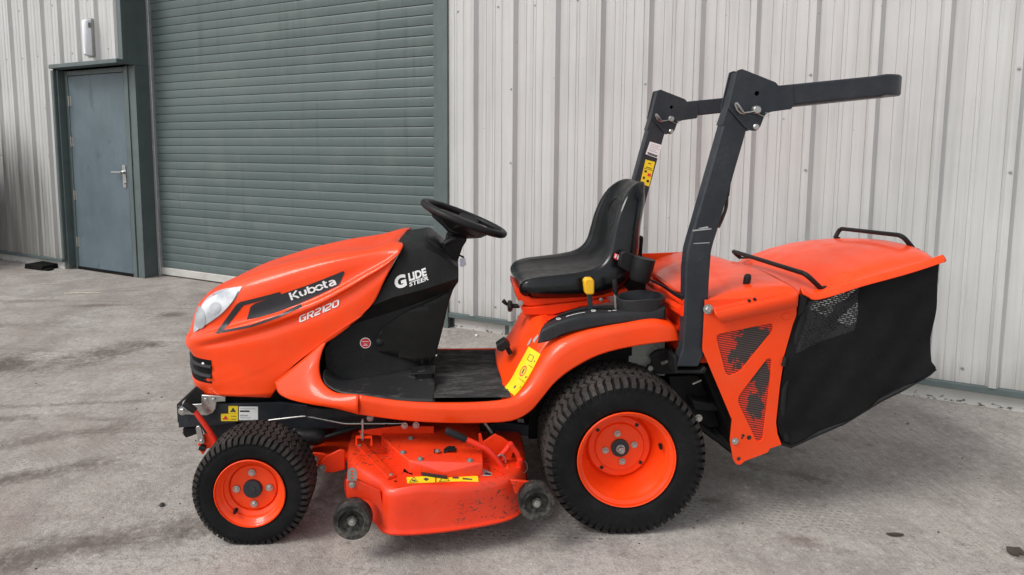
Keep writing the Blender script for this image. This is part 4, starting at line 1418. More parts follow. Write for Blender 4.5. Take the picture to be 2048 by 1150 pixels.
for dz, w_ in ((0.006, 0.024), (-0.004, 0.012), (-0.009, 0.018)):
    decal('sticker_text', [(c_[0] - w_ / 2, c_[1] + dz - 0.0012), (c_[0] + w_ / 2, c_[1] + dz - 0.0012), (c_[0] + w_ / 2, c_[1] + dz + 0.0012), (c_[0] - w_ / 2, c_[1] + dz + 0.0012)], CB, 'decal_white', cowl, 0.0023, 0.05)
# instrument hump and key on the dash
mb = MB().prism([(-0.1649,1.0266),(-0.1234,1.0118),(-0.0985,0.9758),(-0.1111,0.9632),(-0.1568,0.9971)], -0.10, 0.12)
mb.obj('instrument_pod', 'black_plastic', cowl, bevel=0.006)
mb = MB().prism([(-0.1295,0.9936),(-0.1134,0.9792),(-0.1094,0.9731),(-0.1275,0.9854)], -0.15, -0.12)
mb.obj('gauge_bezel', 'zinc_dull', cowl, bevel=0.001)

# ------------------------------------------------------------------ steering
C0 = Vector((-0.006, 0.0, 1.090))
tl = R(21.5)
ex, ey, ez = Vector((math.cos(tl), 0, -math.sin(tl))), Vector((0, 1, 0)), Vector((math.sin(tl), 0, math.cos(tl)))
def sw(x, y, z):
    return tuple(C0 + ex * x + ey * y + ez * z)
mb = MB()
ring = [sw(0.181 * math.cos(a), 0.181 * math.sin(a), 0.0) for a in [2 * math.pi * i / 56 for i in range(56)]]
mb.tube(ring, 0.0155, 10, closed=True)
wheel_s = mb.obj('steering_wheel', 'black_plastic', T, smooth=60)
mb = MB()
pr = [(0.0001, -0.006), (0.12, -0.008), (0.135, -0.014), (0.10, -0.05), (0.05, -0.075), (0.0001, -0.078)]
vv, ff = lathe_vf(pr, (0, 0, 0), 20, 'z')
mb.add([sw(x, y, z) for x, y, z in vv], ff)
mb.obj('hub', 'black_plastic', wheel_s, smooth=45)
for a in (R(180), R(78), R(-78)):
    mb = MB()
    pts = []
    for r_, h_, w_ in ((0.03, -0.045, 0.06), (0.09, -0.035, 0.055), (0.14, -0.016, 0.048), (0.175, -0.003, 0.05)):
        for s_ in (-1, 1):
            for t_ in (-1, 1):
                pts.append(sw(r_ * math.cos(a) - s_ * w_ * math.sin(a), r_ * math.sin(a) + s_ * w_ * math.cos(a), h_ + t_ * 0.011))
    ff = []
    for i in range(3):
        b0, b1 = i * 4, i * 4 + 4
        ff += [(b0, b0 + 1, b1 + 1, b1), (b0 + 2, b1 + 2, b1 + 3, b0 + 3), (b0, b1, b1 + 2, b0 + 2), (b0 + 1, b0 + 3, b1 + 3, b1 + 1)]
    ff += [(0, 2, 3, 1), (12, 13, 15, 14)]
    mb.add(pts, ff)
    mb.obj('spoke', 'black_plastic', wheel_s, bevel=0.006, seg=3)
mb = MB()
body = [(-0.0801,1.026),(-0.0013,1.0171),(0.0073,1.0041),(-0.0119,0.974),(-0.0398,0.8918),(-0.0719,0.9093),(-0.0996,0.9484),(-0.1081,0.9614),(-0.0866,0.9915)]
mb.prism(body, -0.055, 0.055)
col = mb.obj('steering_column', 'cowl_plastic', T, bevel=0.012, seg=3)
mb = MB()
sh = [(-0.1447,1.1111),(-0.1069,1.1068),(-0.0019,1.0663),(0.015,1.0513),(0.0065,1.0344),(-0.0335,1.0302),(-0.0714,1.0388),(-0.0987,1.0686)]
mb.prism(sh, -0.085, 0.085)
mb.obj('column_shroud', 'black_plastic', col, bevel=0.014, seg=3)
mb = MB().tube([(-0.0879,-0.075,0.9909),(-0.0526,-0.075,1.0118),(-0.0422,-0.075,1.0117)], [0.011, 0.012, 0.010], 8)
mb.obj('tilt_lever', 'black_plastic', col, smooth=50)
mb = MB().prism(fillet2([(-0.0255,0.9248),(-0.0025,0.9311),(0.0038,0.8992),(-0.0214,0.8908)], 0.005), -0.062, -0.058)
mb.obj('key_tag', 'tag_plastic', col)
mb = MB().tube([(-0.0402,-0.06,0.9376),(-0.0234,-0.06,0.9396),(-0.0067,-0.06,0.9311)], 0.004, 6)
mb.obj('key_ring', 'black_metal', col)

# ------------------------------------------------------------------ floor, side trims, fenders
# orange corner trim sweeping from hood to footboard
inn = cr([(-0.5324,-0.285,0.6615),(-0.5553,-0.3,0.6095),(-0.5606,-0.325,0.5596),(-0.544,-0.355,0.5183),(-0.493,-0.4,0.4957),(-0.3961,-0.445,0.5022)], 30)
out = cr([(-0.7405,-0.29,0.4903),(-0.7229,-0.315,0.4586),(-0.6793,-0.345,0.4472),(-0.587,-0.395,0.4466),(-0.4847,-0.43,0.4438),(-0.3965,-0.45,0.4293)], 30)
rows_ = []
for t in (0.0, 0.04, 0.12, 0.3, 0.5, 0.7, 0.88, 0.97, 1.0):
    bulge = 0.020 * math.sin(math.pi * min(1, t * 1.02)) ** 0.7
    rows_.append([tuple(a.lerp(c, t) + Vector((0, -bulge * min(1, i / 8 + 0.25), 0))) for i, (a, c) in enumerate(zip(inn, out))])
v_ = [p for r_ in rows_ for p in r_]
trim = mesh_obj('corner_trim', v_, grid_faces(len(rows_), 30), 'orange_paint', T, smooth=50, solid=0.005)

FEN = [
    [(-0.3992,-0.425,0.4939),(-0.2477,-0.43,0.472),(-0.12,-0.43,0.4651),(0.0447,-0.43,0.4655),(0.1239,-0.425,0.4703),(0.1603,-0.41,0.4731),(0.1877,-0.395,0.4935),(0.2337,-0.38,0.5546),(0.2681,-0.37,0.6143),(0.3095,-0.365,0.6662),(0.3655,-0.365,0.6965),(0.4308,-0.365,0.7191),(0.5732,-0.365,0.7431),(0.7028,-0.365,0.7557),(0.7559,-0.365,0.7478)],
    [(-0.3966,-0.442,0.4991),(-0.2462,-0.448,0.4778),(-0.1195,-0.45,0.47),(0.0438,-0.45,0.4704),(0.1314,-0.445,0.4769),(0.1728,-0.432,0.4861),(0.2072,-0.418,0.5142),(0.2489,-0.405,0.5697),(0.2863,-0.398,0.624),(0.3307,-0.395,0.6683),(0.3878,-0.395,0.6983),(0.4523,-0.395,0.7206),(0.5724,-0.395,0.7444),(0.6928,-0.395,0.7607),(0.7584,-0.39,0.7436)],
    [(-0.3952,-0.452,0.4884),(-0.2455,-0.458,0.4653),(-0.1192,-0.462,0.4565),(0.0433,-0.462,0.455),(0.1413,-0.458,0.4617),(0.1895,-0.448,0.4777),(0.2305,-0.438,0.5146),(0.2682,-0.426,0.5662),(0.3052,-0.42,0.6165),(0.3493,-0.417,0.6566),(0.4025,-0.415,0.6857),(0.4667,-0.414,0.7075),(0.5767,-0.414,0.7331),(0.6914,-0.412,0.7468),(0.7695,-0.402,0.7282)],
    [(-0.3957,-0.452,0.4621),(-0.2456,-0.459,0.4414),(-0.1193,-0.463,0.4326),(0.0433,-0.463,0.4292),(0.1559,-0.459,0.4357),(0.2113,-0.45,0.4595),(0.252,-0.442,0.5047),(0.2931,-0.432,0.5551),(0.3375,-0.426,0.5996),(0.3834,-0.423,0.6321),(0.433,-0.421,0.6612),(0.4935,-0.42,0.6792),(0.5908,-0.419,0.7008),(0.7091,-0.417,0.7163),(0.7785,-0.405,0.7045)],
    [(-0.397,-0.447,0.428),(-0.2463,-0.455,0.4095),(-0.1195,-0.459,0.4007),(0.0435,-0.459,0.3972),(0.1673,-0.456,0.4059),(0.2265,-0.447,0.4334),(0.2708,-0.44,0.4811),(0.3118,-0.432,0.5285),(0.3562,-0.427,0.5659),(0.4041,-0.424,0.5965),(0.4592,-0.422,0.6255),(0.5142,-0.421,0.6455),(0.6044,-0.42,0.6653),(0.7209,-0.418,0.6808),(0.7845,-0.406,0.6821)],
]
vv, ff = loft(FEN, 90, 25)
fender = mesh_obj('fender', vv, ff, 'orange_paint', T, smooth=55, solid=0.005)
# rear return of the fender
mb = MB()
a_ = [FEN[i][-1] for i in range(5)]
vv, ff = loft([a_, [(p[0] + 0.012, p[1] + 0.10, p[2]) for p in a_]], 12, None)
mesh_obj('fender_return', vv, ff, 'orange_paint', fender, smooth=55, solid=0.004)
vv, ff = loft([[(p[0], -p[1], p[2]) for p in r_[8:]] for r_ in FEN], 40, 13)
mesh_obj('fender', vv, ff, 'orange_paint', T, smooth=55, solid=0.005)

# riser in front of the seat and the deck under it
RIS = [
    [(0.1239,-0.425,0.4703),(0.1603,-0.41,0.4731),(0.1877,-0.395,0.4935),(0.2337,-0.38,0.5546),(0.2681,-0.37,0.6143),(0.3096,-0.365,0.6623),(0.3434,-0.365,0.6659)],
    [(0.1291,-0.36,0.4718),(0.1625,-0.345,0.4968),(0.2012,-0.335,0.5574),(0.2437,-0.325,0.6221),(0.2783,-0.32,0.6712),(0.3125,-0.32,0.6905),(0.347,-0.32,0.6903)],
    [(0.1358,-0.3,0.485),(0.1675,-0.29,0.5208),(0.2031,-0.28,0.577),(0.2421,-0.275,0.641),(0.2696,-0.27,0.6832),(0.3007,-0.27,0.6989),(0.3436,-0.27,0.7027)],
    [(0.1251,-0.15,0.5039),(0.1557,-0.15,0.546),(0.1923,-0.15,0.5963),(0.2288,-0.15,0.6569),(0.2489,-0.15,0.6965),(0.2691,-0.15,0.7215),(0.3119,-0.15,0.7337)],
    [(0.1279,-0.02,0.5096),(0.1579,-0.02,0.5493),(0.19,-0.02,0.5911),(0.2198,-0.02,0.6438),(0.2389,-0.02,0.6811),(0.2602,-0.02,0.7029),(0.3031,-0.02,0.7158)],
    [(0.1335,0.06,0.4865),(0.1623,0.06,0.5229),(0.1932,0.06,0.5637),(0.2217,0.06,0.6135),(0.2392,0.06,0.6497),(0.2589,0.06,0.6722),(0.2987,0.06,0.6855)],
]
vv, ff = loft(RIS, 36, 30)
riser = mesh_obj('seat_riser', vv, ff, 'orange_paint', T, smooth=55, solid=0.004)
RB = bvh_of(riser)
z1 = RIS[2][-1][2] + 0.03
mb = MB().box((0.30, -0.36, z1 - 0.03), (0.80, 0.36, z1 - 0.012))
mb.box((0.30, 0.05, 0.44), (0.34, 0.36, z1 - 0.03))
mb.obj('seat_deck', 'orange_steel', T, bevel=0.004)
# parking latch on the riser
mb = MB().tube([(0.1737,-0.24,0.5793),(0.1597,-0.24,0.6058),(0.1517,-0.24,0.614)], [0.0095, 0.0095, 0.009], 10)
lat = mb.obj('cruise_lever', 'black_plastic', T, smooth=50)
mb = MB().prism(fillet2([(0.1157,0.62),(0.1491,0.642),(0.173,0.6196),(0.1396,0.5935),(0.1198,0.6017)], 0.006), -0.265, -0.215)
mb.obj('knob', 'black_plastic', lat, bevel=0.006, seg=3)
# yellow warning label on the riser / fender face
def on_riser(pl):
    return pl
yl = [(0.2301,-0.31,0.6348),(0.2954,-0.352,0.6058),(0.198,-0.405,0.4649),(0.1354,-0.352,0.4861)]
q = [Vector(p) for p in yl]
rows_ = []
FBV = bvh_of(fender)
for i in range(9):
    r_ = []
    for j in range(7):
        p = (q[0].lerp(q[1], j / 6)).lerp(q[3].lerp(q[2], j / 6), i / 8)
        best = None
        for bv in (RB, FBV):
            d = Vector((-0.62, -0.62, 0.48)).normalized()
            h = bv.ray_cast(p + d * 0.3, -d)
            if h[0] and (best is None or (p + d * 0.3 - h[0]).length < best[0]):
                best = ((p + d * 0.3 - h[0]).length, h[0])
        r_.append(tuple((best[1] if best else p) + d * 0.002))
    rows_.append(r_)
v_ = [p for r_ in rows_ for p in r_]
lab = mesh_obj('warning_label', v_, grid_faces(9, 7), 'decal_yellow', T, smooth=60)
def lab_pt(i, j, up=0.001):
    i0, j0 = min(7, int(i)), min(5, int(j))
    a = Vector(rows_[i0][j0]); b2 = Vector(rows_[i0][j0 + 1]); c2 = Vector(rows_[i0 + 1][j0])
    return a + (b2 - a) * (j - j0) + (c2 - a) * (i - i0) + Vector((-0.62, -0.62, 0.48)).normalized() * up
def lab_quad(i0, i1, j0, j1, mat, name='label_mark'):
    vs_q = [tuple(lab_pt(i, j)) for i, j in ((i0, j0), (i0, j1), (i1, j1), (i1, j0))]
    mesh_obj(name, vs_q, [(0, 1, 2, 3)], mat, lab)
for i0, i1, j0, j1, mt in ((2.6, 2.66, 0.1, 5.9, 'decal_black'), (5.3, 5.36, 0.1, 5.9, 'decal_black'), (0.9, 1.0, 2.2, 4.2, 'decal_charcoal'), (1.9, 2.0, 2.2, 4.2, 'decal_charcoal'), (1.0, 1.9, 2.2, 2.35, 'decal_charcoal'),
                          (1.0, 1.9, 4.05, 4.2, 'decal_charcoal'), (1.4, 1.7, 5.0, 5.3, 'decal_black'), (4.3, 4.6, 5.2, 5.5, 'decal_black'), (4.4, 4.7, 4.6, 4.9, 'decal_charcoal'), (6.6, 7.1, 3.0, 3.5, 'decal_charcoal'), (6.2, 6.6, 5.0, 5.3, 'decal_black')):
    lab_quad(i0, i1, j0, j1, mt)
# red prohibition ring on the middle panel of the label
rr = []
for k in range(16):
    a = 2 * math.pi * k / 16
    rr.append(tuple(lab_pt(3.95 + 0.95 * math.sin(a), 3.0 + 1.0 * math.cos(a), 0.0012)))
ri = []
for k in range(16):
    a = 2 * math.pi * k / 16
    ri.append(tuple(lab_pt(3.95 + 0.72 * math.sin(a), 3.0 + 0.76 * math.cos(a), 0.0012)))
mesh_obj('label_ring', rr + ri, [(k, (k + 1) % 16, 16 + (k + 1) % 16, 16 + k) for k in range(16)], 'decal_red', lab)
vs_q = [tuple(lab_pt(i, j, 0.0011)) for i, j in ((3.5, 2.8), (3.5, 3.2), (4.4, 3.25), (4.4, 2.8))]
mesh_obj('label_mark', vs_q, [(0, 1, 2, 3)], 'decal_charcoal', lab)

# floor: pedal step (scuffed) and ribbed mat
def floor_z(y):
    return 0.484 - 0.02 * (y + 0.43)
P0 = [(-0.5453,-0.3,0.5442),(-0.5509,-0.32,0.5321),(-0.5339,-0.36,0.5086),(-0.4692,-0.41,0.4939),(-0.3977,-0.435,0.4943),(-0.2471,-0.437,0.4731),(-0.1198,-0.437,0.4663)]
P1 = [(-0.5327,-0.25,0.5112),(-0.498,-0.25,0.4846),(-0.4589,-0.25,0.4781),(-0.4007,-0.245,0.4838),(-0.3221,-0.243,0.4967),(-0.2237,-0.24,0.5131),(-0.129,-0.235,0.5268)]
vv, ff = loft([P0, [tuple(Vector(a).lerp(Vector(c), 0.5)) for a, c in zip(P0, P1)], P1], 40, 12)
mesh_obj('pedal_step', vv, ff, 'scuffed_plastic', T, smooth=45, solid=0.004)
x0, x1, xn = -0.125, 0.16, 0.13
mb = MB()
ny = 34
pts = []
for i in range(ny + 1):
    y = -0.437 + (0.10 + 0.437) * i / ny
    xa = -0.124
    xb = 0.135 + 0.02 * max(0, min(1, (-0.25 - y) / 0.1)) if y < -0.1 else 0.150
    for dz, dy in ((0.0, 0.0), (0.003, 0.003), (0.003, 0.0085), (0.0, 0.0115)):
        yy = y + dy
        for x in (xa, 0.01, xb):
            pts.append((x, yy, floor_z(yy) + dz))
k = (ny + 1) * 4
mb.add(pts, grid_faces(k, 3))
mat_o = mb.obj('floor_mat', 'floor_mat', T)
mb = MB().prism([(-0.135, floor_z(0.11) - 0.02), (0.16, floor_z(0.11) - 0.02), (0.16, floor_z(0.11) + 0.006), (-0.135, floor_z(0.11) + 0.004)], 0.113, 0.128)
mb.obj('far_edge_trim', 'orange_paint', T, bevel=0.003)
mb = MB().box((-0.60, -0.40, 0.40), (0.20, 0.10, 0.43))
mb.obj('floor_pan', 'black_metal', T)
# parking pedal block
mb = MB().prism(fillet2([(-0.1926,0.5335),(-0.1617,0.5412),(-0.131,0.527),(-0.1311,0.4972),(-0.1698,0.4815),(-0.189,0.4857)], 0.006), -0.31, -0.26)
ped = mb.obj('parking_pedal', 'black_plastic', T, bevel=0.004)
mb = MB().prism([(-0.2157,0.5317),(-0.1232,0.5349),(-0.1236,0.4511),(-0.1275,0.4492),(-0.1271,0.527),(-0.2157,0.5237)], -0.32, -0.24)
mb.obj('pedal_guard', 'black_plastic', ped, bevel=0.002)
pc = [(-0.2113,-0.2827,0.487)][0]
mb = MB()
ringp = [(pc[0] + 0.011 * math.cos(a), pc[1] + 0.018 * math.sin(a), floor_z(pc[1]) + 0.006) for a in [2 * math.pi * i / 20 for i in range(20)]]
mb.tube(ringp, 0.0016, 5, closed=True)
mb.tube([(pc[0] - 0.003, pc[1] - 0.010, floor_z(pc[1] - .01) + 0.006), (pc[0] - 0.003, pc[1] + 0.011, floor_z(pc[1] + .011) + 0.006), (pc[0] + 0.004, pc[1] + 0.009, floor_z(pc[1]) + 0.005), (pc[0] + 0.004, pc[1] + 0.002, floor_z(pc[1]) + 0.005), (pc[0] - 0.003, pc[1] + 0.001, floor_z(pc[1]) + 0.005)], 0.0018, 5)
mb.obj('parking_symbol', 'decal_white', T)

# ------------------------------------------------------------------ control console on the fender
CON = [
    [(0.2598,-0.385,0.6674),(0.302,-0.388,0.6776),(0.3534,-0.39,0.7026),(0.4214,-0.392,0.7217),(0.5658,-0.392,0.7454),(0.7021,-0.39,0.7554),(0.7371,-0.385,0.7632)],
    [(0.2694,-0.38,0.7095),(0.2912,-0.382,0.7233),(0.3537,-0.384,0.7501),(0.4218,-0.386,0.7673),(0.5666,-0.386,0.7797),(0.703,-0.384,0.7916),(0.7357,-0.38,0.8036)],
    [(0.2741,-0.372,0.7165),(0.2964,-0.372,0.7297),(0.3592,-0.374,0.7547),(0.4259,-0.375,0.7717),(0.5695,-0.375,0.7823),(0.7025,-0.374,0.7945),(0.7335,-0.37,0.8047)],
    [(0.2878,-0.33,0.7171),(0.3158,-0.32,0.7295),(0.3746,-0.31,0.7517),(0.4426,-0.305,0.7675),(0.5785,-0.3,0.7751),(0.7039,-0.3,0.7842),(0.7347,-0.3,0.7919)],
    [(0.2999,-0.3,0.7159),(0.3299,-0.28,0.7315),(0.3935,-0.27,0.7581),(0.4665,-0.265,0.7722),(0.569,-0.262,0.7788),(0.6866,-0.262,0.7841),(0.7199,-0.262,0.7879)],
    [(0.3101,-0.285,0.6955),(0.341,-0.262,0.7043),(0.4046,-0.255,0.7299),(0.4763,-0.25,0.742),(0.5727,-0.25,0.7515),(0.6911,-0.25,0.7568),(0.7246,-0.25,0.7587)],
]
vv, ff = loft(CON, 40, 30)
console = mesh_obj('control_console', vv, ff, 'console_plastic', T, smooth=40, solid=0.006)
KB = bvh_of(console)
def drop(x, y, off=0.002):
    h = KB.ray_cast(Vector((x, y, 2)), Vector((0, 0, -1)))
    return Vector((x, y, (h[0].z if h[0] else 0.78) + off))
# cup holder: flared rounded tray at the rear end
cu = [(0.6693,-0.318,0.7892)][0]
prof_o = []
sec = []
for z, sx, sy in ((-0.045, 0.068, 0.064), (0.005, 0.074, 0.070), (0.042, 0.078, 0.074), (0.045, 0.0755, 0.0715), (0.042, 0.072, 0.068), (-0.003, 0.066, 0.062)):
    sec.append([(cu[0] + sx * (math.copysign(abs(math.cos(a)) ** 0.75, math.cos(a))) * (1.0 if math.cos(a) > 0 else 1.25), cu[1] + sy * math.copysign(abs(math.sin(a)) ** 0.8, math.sin(a)), cu[2] + z + (0.012 * min(0, math.cos(a)) if z > 0.02 else 0)) for a in [2 * math.pi * j / 32 for j in range(32)]])
v_ = [p for r_ in sec for p in r_]
mesh_obj('cup_holder', v_, grid_faces(len(sec), 32, True) + [tuple(len(v_) - 32 + j for j in range(32))], 'console_plastic', console, smooth=45)
# slots and white marks
def slot(px, name, mat, w, off):
    pts = [drop(p[0], p[1], off) for p in px]
    mb = MB()
    v_, f_ = [], []
    for i, p in enumerate(pts):
        v_ += [tuple(p + Vector((0, -w, 0))), tuple(p + Vector((0, w, 0)))]
    f_ = [(2 * i, 2 * i + 1, 2 * i + 3, 2 * i + 2) for i in range(len(pts) - 1)]
    return mesh_obj(name, v_, f_, mat, console)
sl = [(0.3088,-0.305,0.7134),(0.3765,-0.3,0.7468),(0.4736,-0.295,0.7684),(0.5411,-0.295,0.7759)]
slot(cr(sl, 14), 'lever_slot', 'greasy_black', 0.007, 0.0012)
sl = [(0.5207,-0.3,0.7696),(0.5689,-0.3,0.7732),(0.6364,-0.3,0.7787)]
slot(cr(sl, 8), 'lever_slot', 'greasy_black', 0.011, 0.0012)
mk = [(0.3796,-0.345,0.7539),(0.4059,-0.345,0.7595),(0.4437,-0.345,0.765)]
slot(cr(mk, 8), 'speed_mark', 'decal_white', 0.0022, 0.002)
for (u0, u1) in ([(0.3711,-0.35,0.7515),(0.3828,-0.338,0.7538)], [(0.5295,-0.35,0.764),(0.5408,-0.35,0.7649)], [(0.5478,-0.345,0.7663),(0.5629,-0.345,0.7672)], [(0.5875,-0.345,0.768),(0.6008,-0.345,0.7699)], [(0.6083,-0.345,0.7698),(0.6178,-0.345,0.7708)]):
    slot([u0, u1], 'speed_mark', 'decal_white', 0.0028, 0.002)
for c_ in ([(0.3439,-0.345,0.7348)][0], [(0.478,-0.335,0.7678)][0]):
    p = drop(c_[0], c_[1], 0.003)
    mb = MB().tube([tuple(p + Vector((0.008 * math.cos(a), 0.010 * math.sin(a), 0))) for a in [6.283 * i / 14 for i in range(14)]], 0.0014, 5, closed=True)
    mb.obj('dial_mark', 'decal_white', console)
# throttle lever with yellow handle, black lever
mb = MB().prism([(0.4596,0.8384),(0.4789,0.8383),(0.4843,0.76),(0.465,0.7601)], -0.304, -0.296)
lev = mb.obj('throttle_lever', 'slate_paint', T, bevel=0.002)
hd = fillet2([(0.4434,0.8871),(0.4528,0.8968),(0.4758,0.8967),(0.4837,0.8869),(0.4846,0.8421),(0.4809,0.8343),(0.4578,0.8325),(0.45,0.8384)], 0.006)
MB().prism(hd, -0.318, -0.282).obj('handle', 'yellow_plastic', lev, bevel=0.009, seg=3)
mb = MB().tube([(0.573,-0.3,0.7653),(0.57,-0.3,0.8085),(0.5673,-0.3,0.8417)], 0.006, 8)
lev = mb.obj('range_lever', 'zinc_dull', T, smooth=50)
MB().tube([(0.5715,-0.3,0.828),(0.5692,-0.3,0.8436),(0.5644,-0.3,0.8826),(0.5643,-0.3,0.8885)], [0.007, 0.011, 0.010, 0.008], 10).obj('handle', 'black_plastic', lev, smooth=50)
# small grey maker's label on the riser
for pl in ([(0.2506,-0.27,0.6373),(0.2589,-0.28,0.6545),(0.25,-0.29,0.632),(0.2417,-0.28,0.6187)], [(0.2543,-0.3,0.6511),(0.2642,-0.31,0.6818),(0.2667,-0.32,0.6791),(0.2556,-0.32,0.6478)]):
    c_ = [Vector(p) for p in pl]
    d = Vector((-0.62, -0.62, 0.48)).normalized()
    pp = []
    for p in c_:
        h = RB.ray_cast(p + d * 0.3, -d)
        pp.append(tuple((h[0] if h[0] else p) + d * 0.0025))
    mesh_obj('small_label', pp, [(0, 1, 2, 3)], 'decal_grey', riser)

# ------------------------------------------------------------------ seat
ST = [  # x, z, normal x, normal z, half width, bolster, thickness
    (0.262, 0.782, -0.55, -0.85, 0.150, 0.0, 0.004),
    (0.232, 0.786, -0.85, -0.45, 0.185, 0.0, 0.030),
    (0.205, 0.808, -1.0, 0.0, 0.205, 0.002, 0.055),
    (0.203, 0.832, -0.88, 0.45, 0.215, 0.006, 0.070),
    (0.222, 0.852, -0.40, 0.92, 0.223, 0.012, 0.080),
    (0.270, 0.862, -0.08, 1.0, 0.230, 0.018, 0.088),
    (0.350, 0.866, -0.04, 1.0, 0.234, 0.024, 0.092),
    (0.440, 0.872, -0.10, 1.0, 0.234, 0.030, 0.098),
    (0.510, 0.884, -0.28, 0.95, 0.230, 0.036, 0.108),
    (0.558, 0.910, -0.62, 0.78, 0.224, 0.042, 0.120),
    (0.588, 0.952, -0.90, 0.43, 0.216, 0.044, 0.112),
    (0.602, 1.010, -0.985, 0.17, 0.208, 0.042, 0.100),
    (0.613, 1.075, -0.985, 0.17, 0.200, 0.038, 0.092),
    (0.628, 1.135, -0.96, 0.27, 0.188, 0.032, 0.088),
    (0.650, 1.190, -0.90, 0.43, 0.168, 0.024, 0.082),
    (0.676, 1.226, -0.76, 0.65, 0.142, 0.016, 0.070),
    (0.706, 1.246, -0.42, 0.90, 0.112, 0.008, 0.050),
    (0.732, 1.246, 0.05, 1.0, 0.085, 0.0, 0.022),
]
def seat_ring(s, N=15):
    x, z, nx, nz, w, bo, t = s
    L = math.hypot(nx, nz)
    nx, nz = nx / L, nz / L
    pts = []
    for i in range(N):                 # padded face
        u = -1 + 2 * i / (N - 1)
        a = abs(u)
        yy = w * (math.sin(u * math.pi / 2 * 0.94) / math.sin(math.pi / 2 * 0.94))
        h = bo * max(0.0, min(1.0, (a - 0.30) / 0.40)) ** 1.5
        if a > 0.82:
            h -= (bo + t * 0.42) * ((a - 0.82) / 0.18) ** 2
        pts.append((yy, h))
    for i in range(9):                 # shell behind
        u = 1 - 2 * i / 8
        yy = w * 0.985 * u * (1 - 0.06 * (1 - abs(u)))
        h = -t * (0.62 if abs(u) > 0.99 else 0.94 if abs(u) > 0.7 else 1.0)
        pts.append((yy, h))
    return [(x + nx * h, yy, z + nz * h) for yy, h in pts]
rings = []
K = len(ST)
for i in range(K - 1):
    for f in range(3):
        t = f / 3
        t2 = t
        s0, s1 = ST[i], ST[i + 1]
        rings.append((s0, s1, t))
S_all = [[a for a in cr([(s[0], 0, s[1]) for s in ST], 60)]]
pathp = cr([(s[0], 0, s[1]) for s in ST], 58)
# carry the other values along by chord length
L = [0.0]
for a, b2 in zip(ST, ST[1:]):
    L.append(L[-1] + math.hypot(b2[0] - a[0], b2[1] - a[1]))
rows_ = []
for i, p in enumerate(pathp):
    d = L[-1] * i / 57
    j = 0
    while j < K - 2 and L[j + 1] < d:
        j += 1
    t = (d - L[j]) / (L[j + 1] - L[j])
    t = max(0, min(1, t))
    g = [ST[j][q] + (ST[j + 1][q] - ST[j][q]) * t for q in range(7)]
    g[0], g[1] = p.x + 0.012, p.z
    rows_.append(seat_ring(g))
m_ = len(rows_[0])
v_ = [p for r_ in rows_ for p in r_]
f_ = grid_faces(len(rows_), m_, True) + [tuple(range(m_)), tuple(len(v_) - m_ + j for j in range(m_))]
fm = []
for i in range(len(rows_) - 1):
    for j in range(m_):
        fm.append(1 if (3 <= j <= 10 and i > 6) else 0)
fm += [0, 0]
seat = mesh_obj('seat', v_, f_, ['seat_vinyl', 'seat_vinyl_worn'], T, smooth=70, fmats=fm)
ss = seat.modifiers.new('sub', 'SUBSURF')
ss.levels = ss.render_levels = 1
# stitched seam lines along the bolsters and round pressed mark on the backrest
def seat_line(j, i0, i1, r=0.0018):
    pts = [Vector(rows_[i][j]) for i in range(i0, i1)]
    return pts
for j in (3, 11):
    MB().tube(seat_line(j, 12, 54), 0.0022, 6).obj('seam', 'seat_vinyl', seat, smooth=60)
sp = [Vector(rows_[i][18 - 0]) for i in range(8, 40)]
ci, cj = 47, 7
cpt = Vector(rows_[45][7])
nrm = Vector((-0.95, 0, 0.30)).normalized()
upv = Vector((0.30, 0, 0.95)).normalized()
SB_ = bvh_of(seat)
ringp = []
for k in range(28):
    a = 2 * math.pi * k / 28
    p = cpt + Vector((0, 1, 0)) * (0.085 * math.cos(a)) + upv * (0.062 * math.sin(a)) + nrm * 0.15
    h = SB_.ray_cast(p, -nrm)
    ringp.append(tuple((h[0] if h[0] else p - nrm * 0.15) + nrm * 0.001))
MB().tube(ringp, 0.0022, 5, closed=True).obj('pressed_mark', 'seat_vinyl', seat, smooth=60)
# base shell edge, slider frame, adjuster knob
mb = MB().prism([(0.1946,0.8392),(0.2632,0.7879),(0.3959,0.7892),(0.5366,0.8048),(0.6471,0.8247),(0.6536,0.8083),(0.537,0.7864),(0.3761,0.7689),(0.2596,0.7552),(0.2213,0.7595),(0.2071,0.7861),(0.1948,0.8148)], -0.19, 0.02)
sbase = mb.obj('seat_frame', 'orange_steel', T, bevel=0.004)
mb = MB().prism([(0.2222,0.756),(0.2583,0.7538),(0.3744,0.7674),(0.5647,0.7868),(0.5791,0.7745),(0.4549,0.7547),(0.3469,0.7226),(0.2285,0.7233)], -0.20, 0.20)
mb.obj('seat_slide', 'orange_steel', T, bevel=0.003)
bolt(sbase, [(0.2161,-0.2,0.7724)][0], 0.008)
bolt(sbase, [(0.5362,-0.21,0.7875)][0], 0.006)
mb = MB().lathe([(0.006, -0.005), (0.022, -0.002), (0.024, 0.006), (0.020, 0.014), (0.009, 0.018), (0.009, 0.045)], [(0.171,-0.17,0.7524)][0], 10, axis='x', cap=True)
kn = mb.obj('adjuster_knob', 'black_plastic', T, smooth=30)
MB().tube([(0.1486,-0.17,0.7752),(0.1588,-0.17,0.7648),(0.173,-0.17,0.7524)], [0.009, 0.008, 0.004], 8).obj('knob_handle', 'black_plastic', kn, smooth=50)
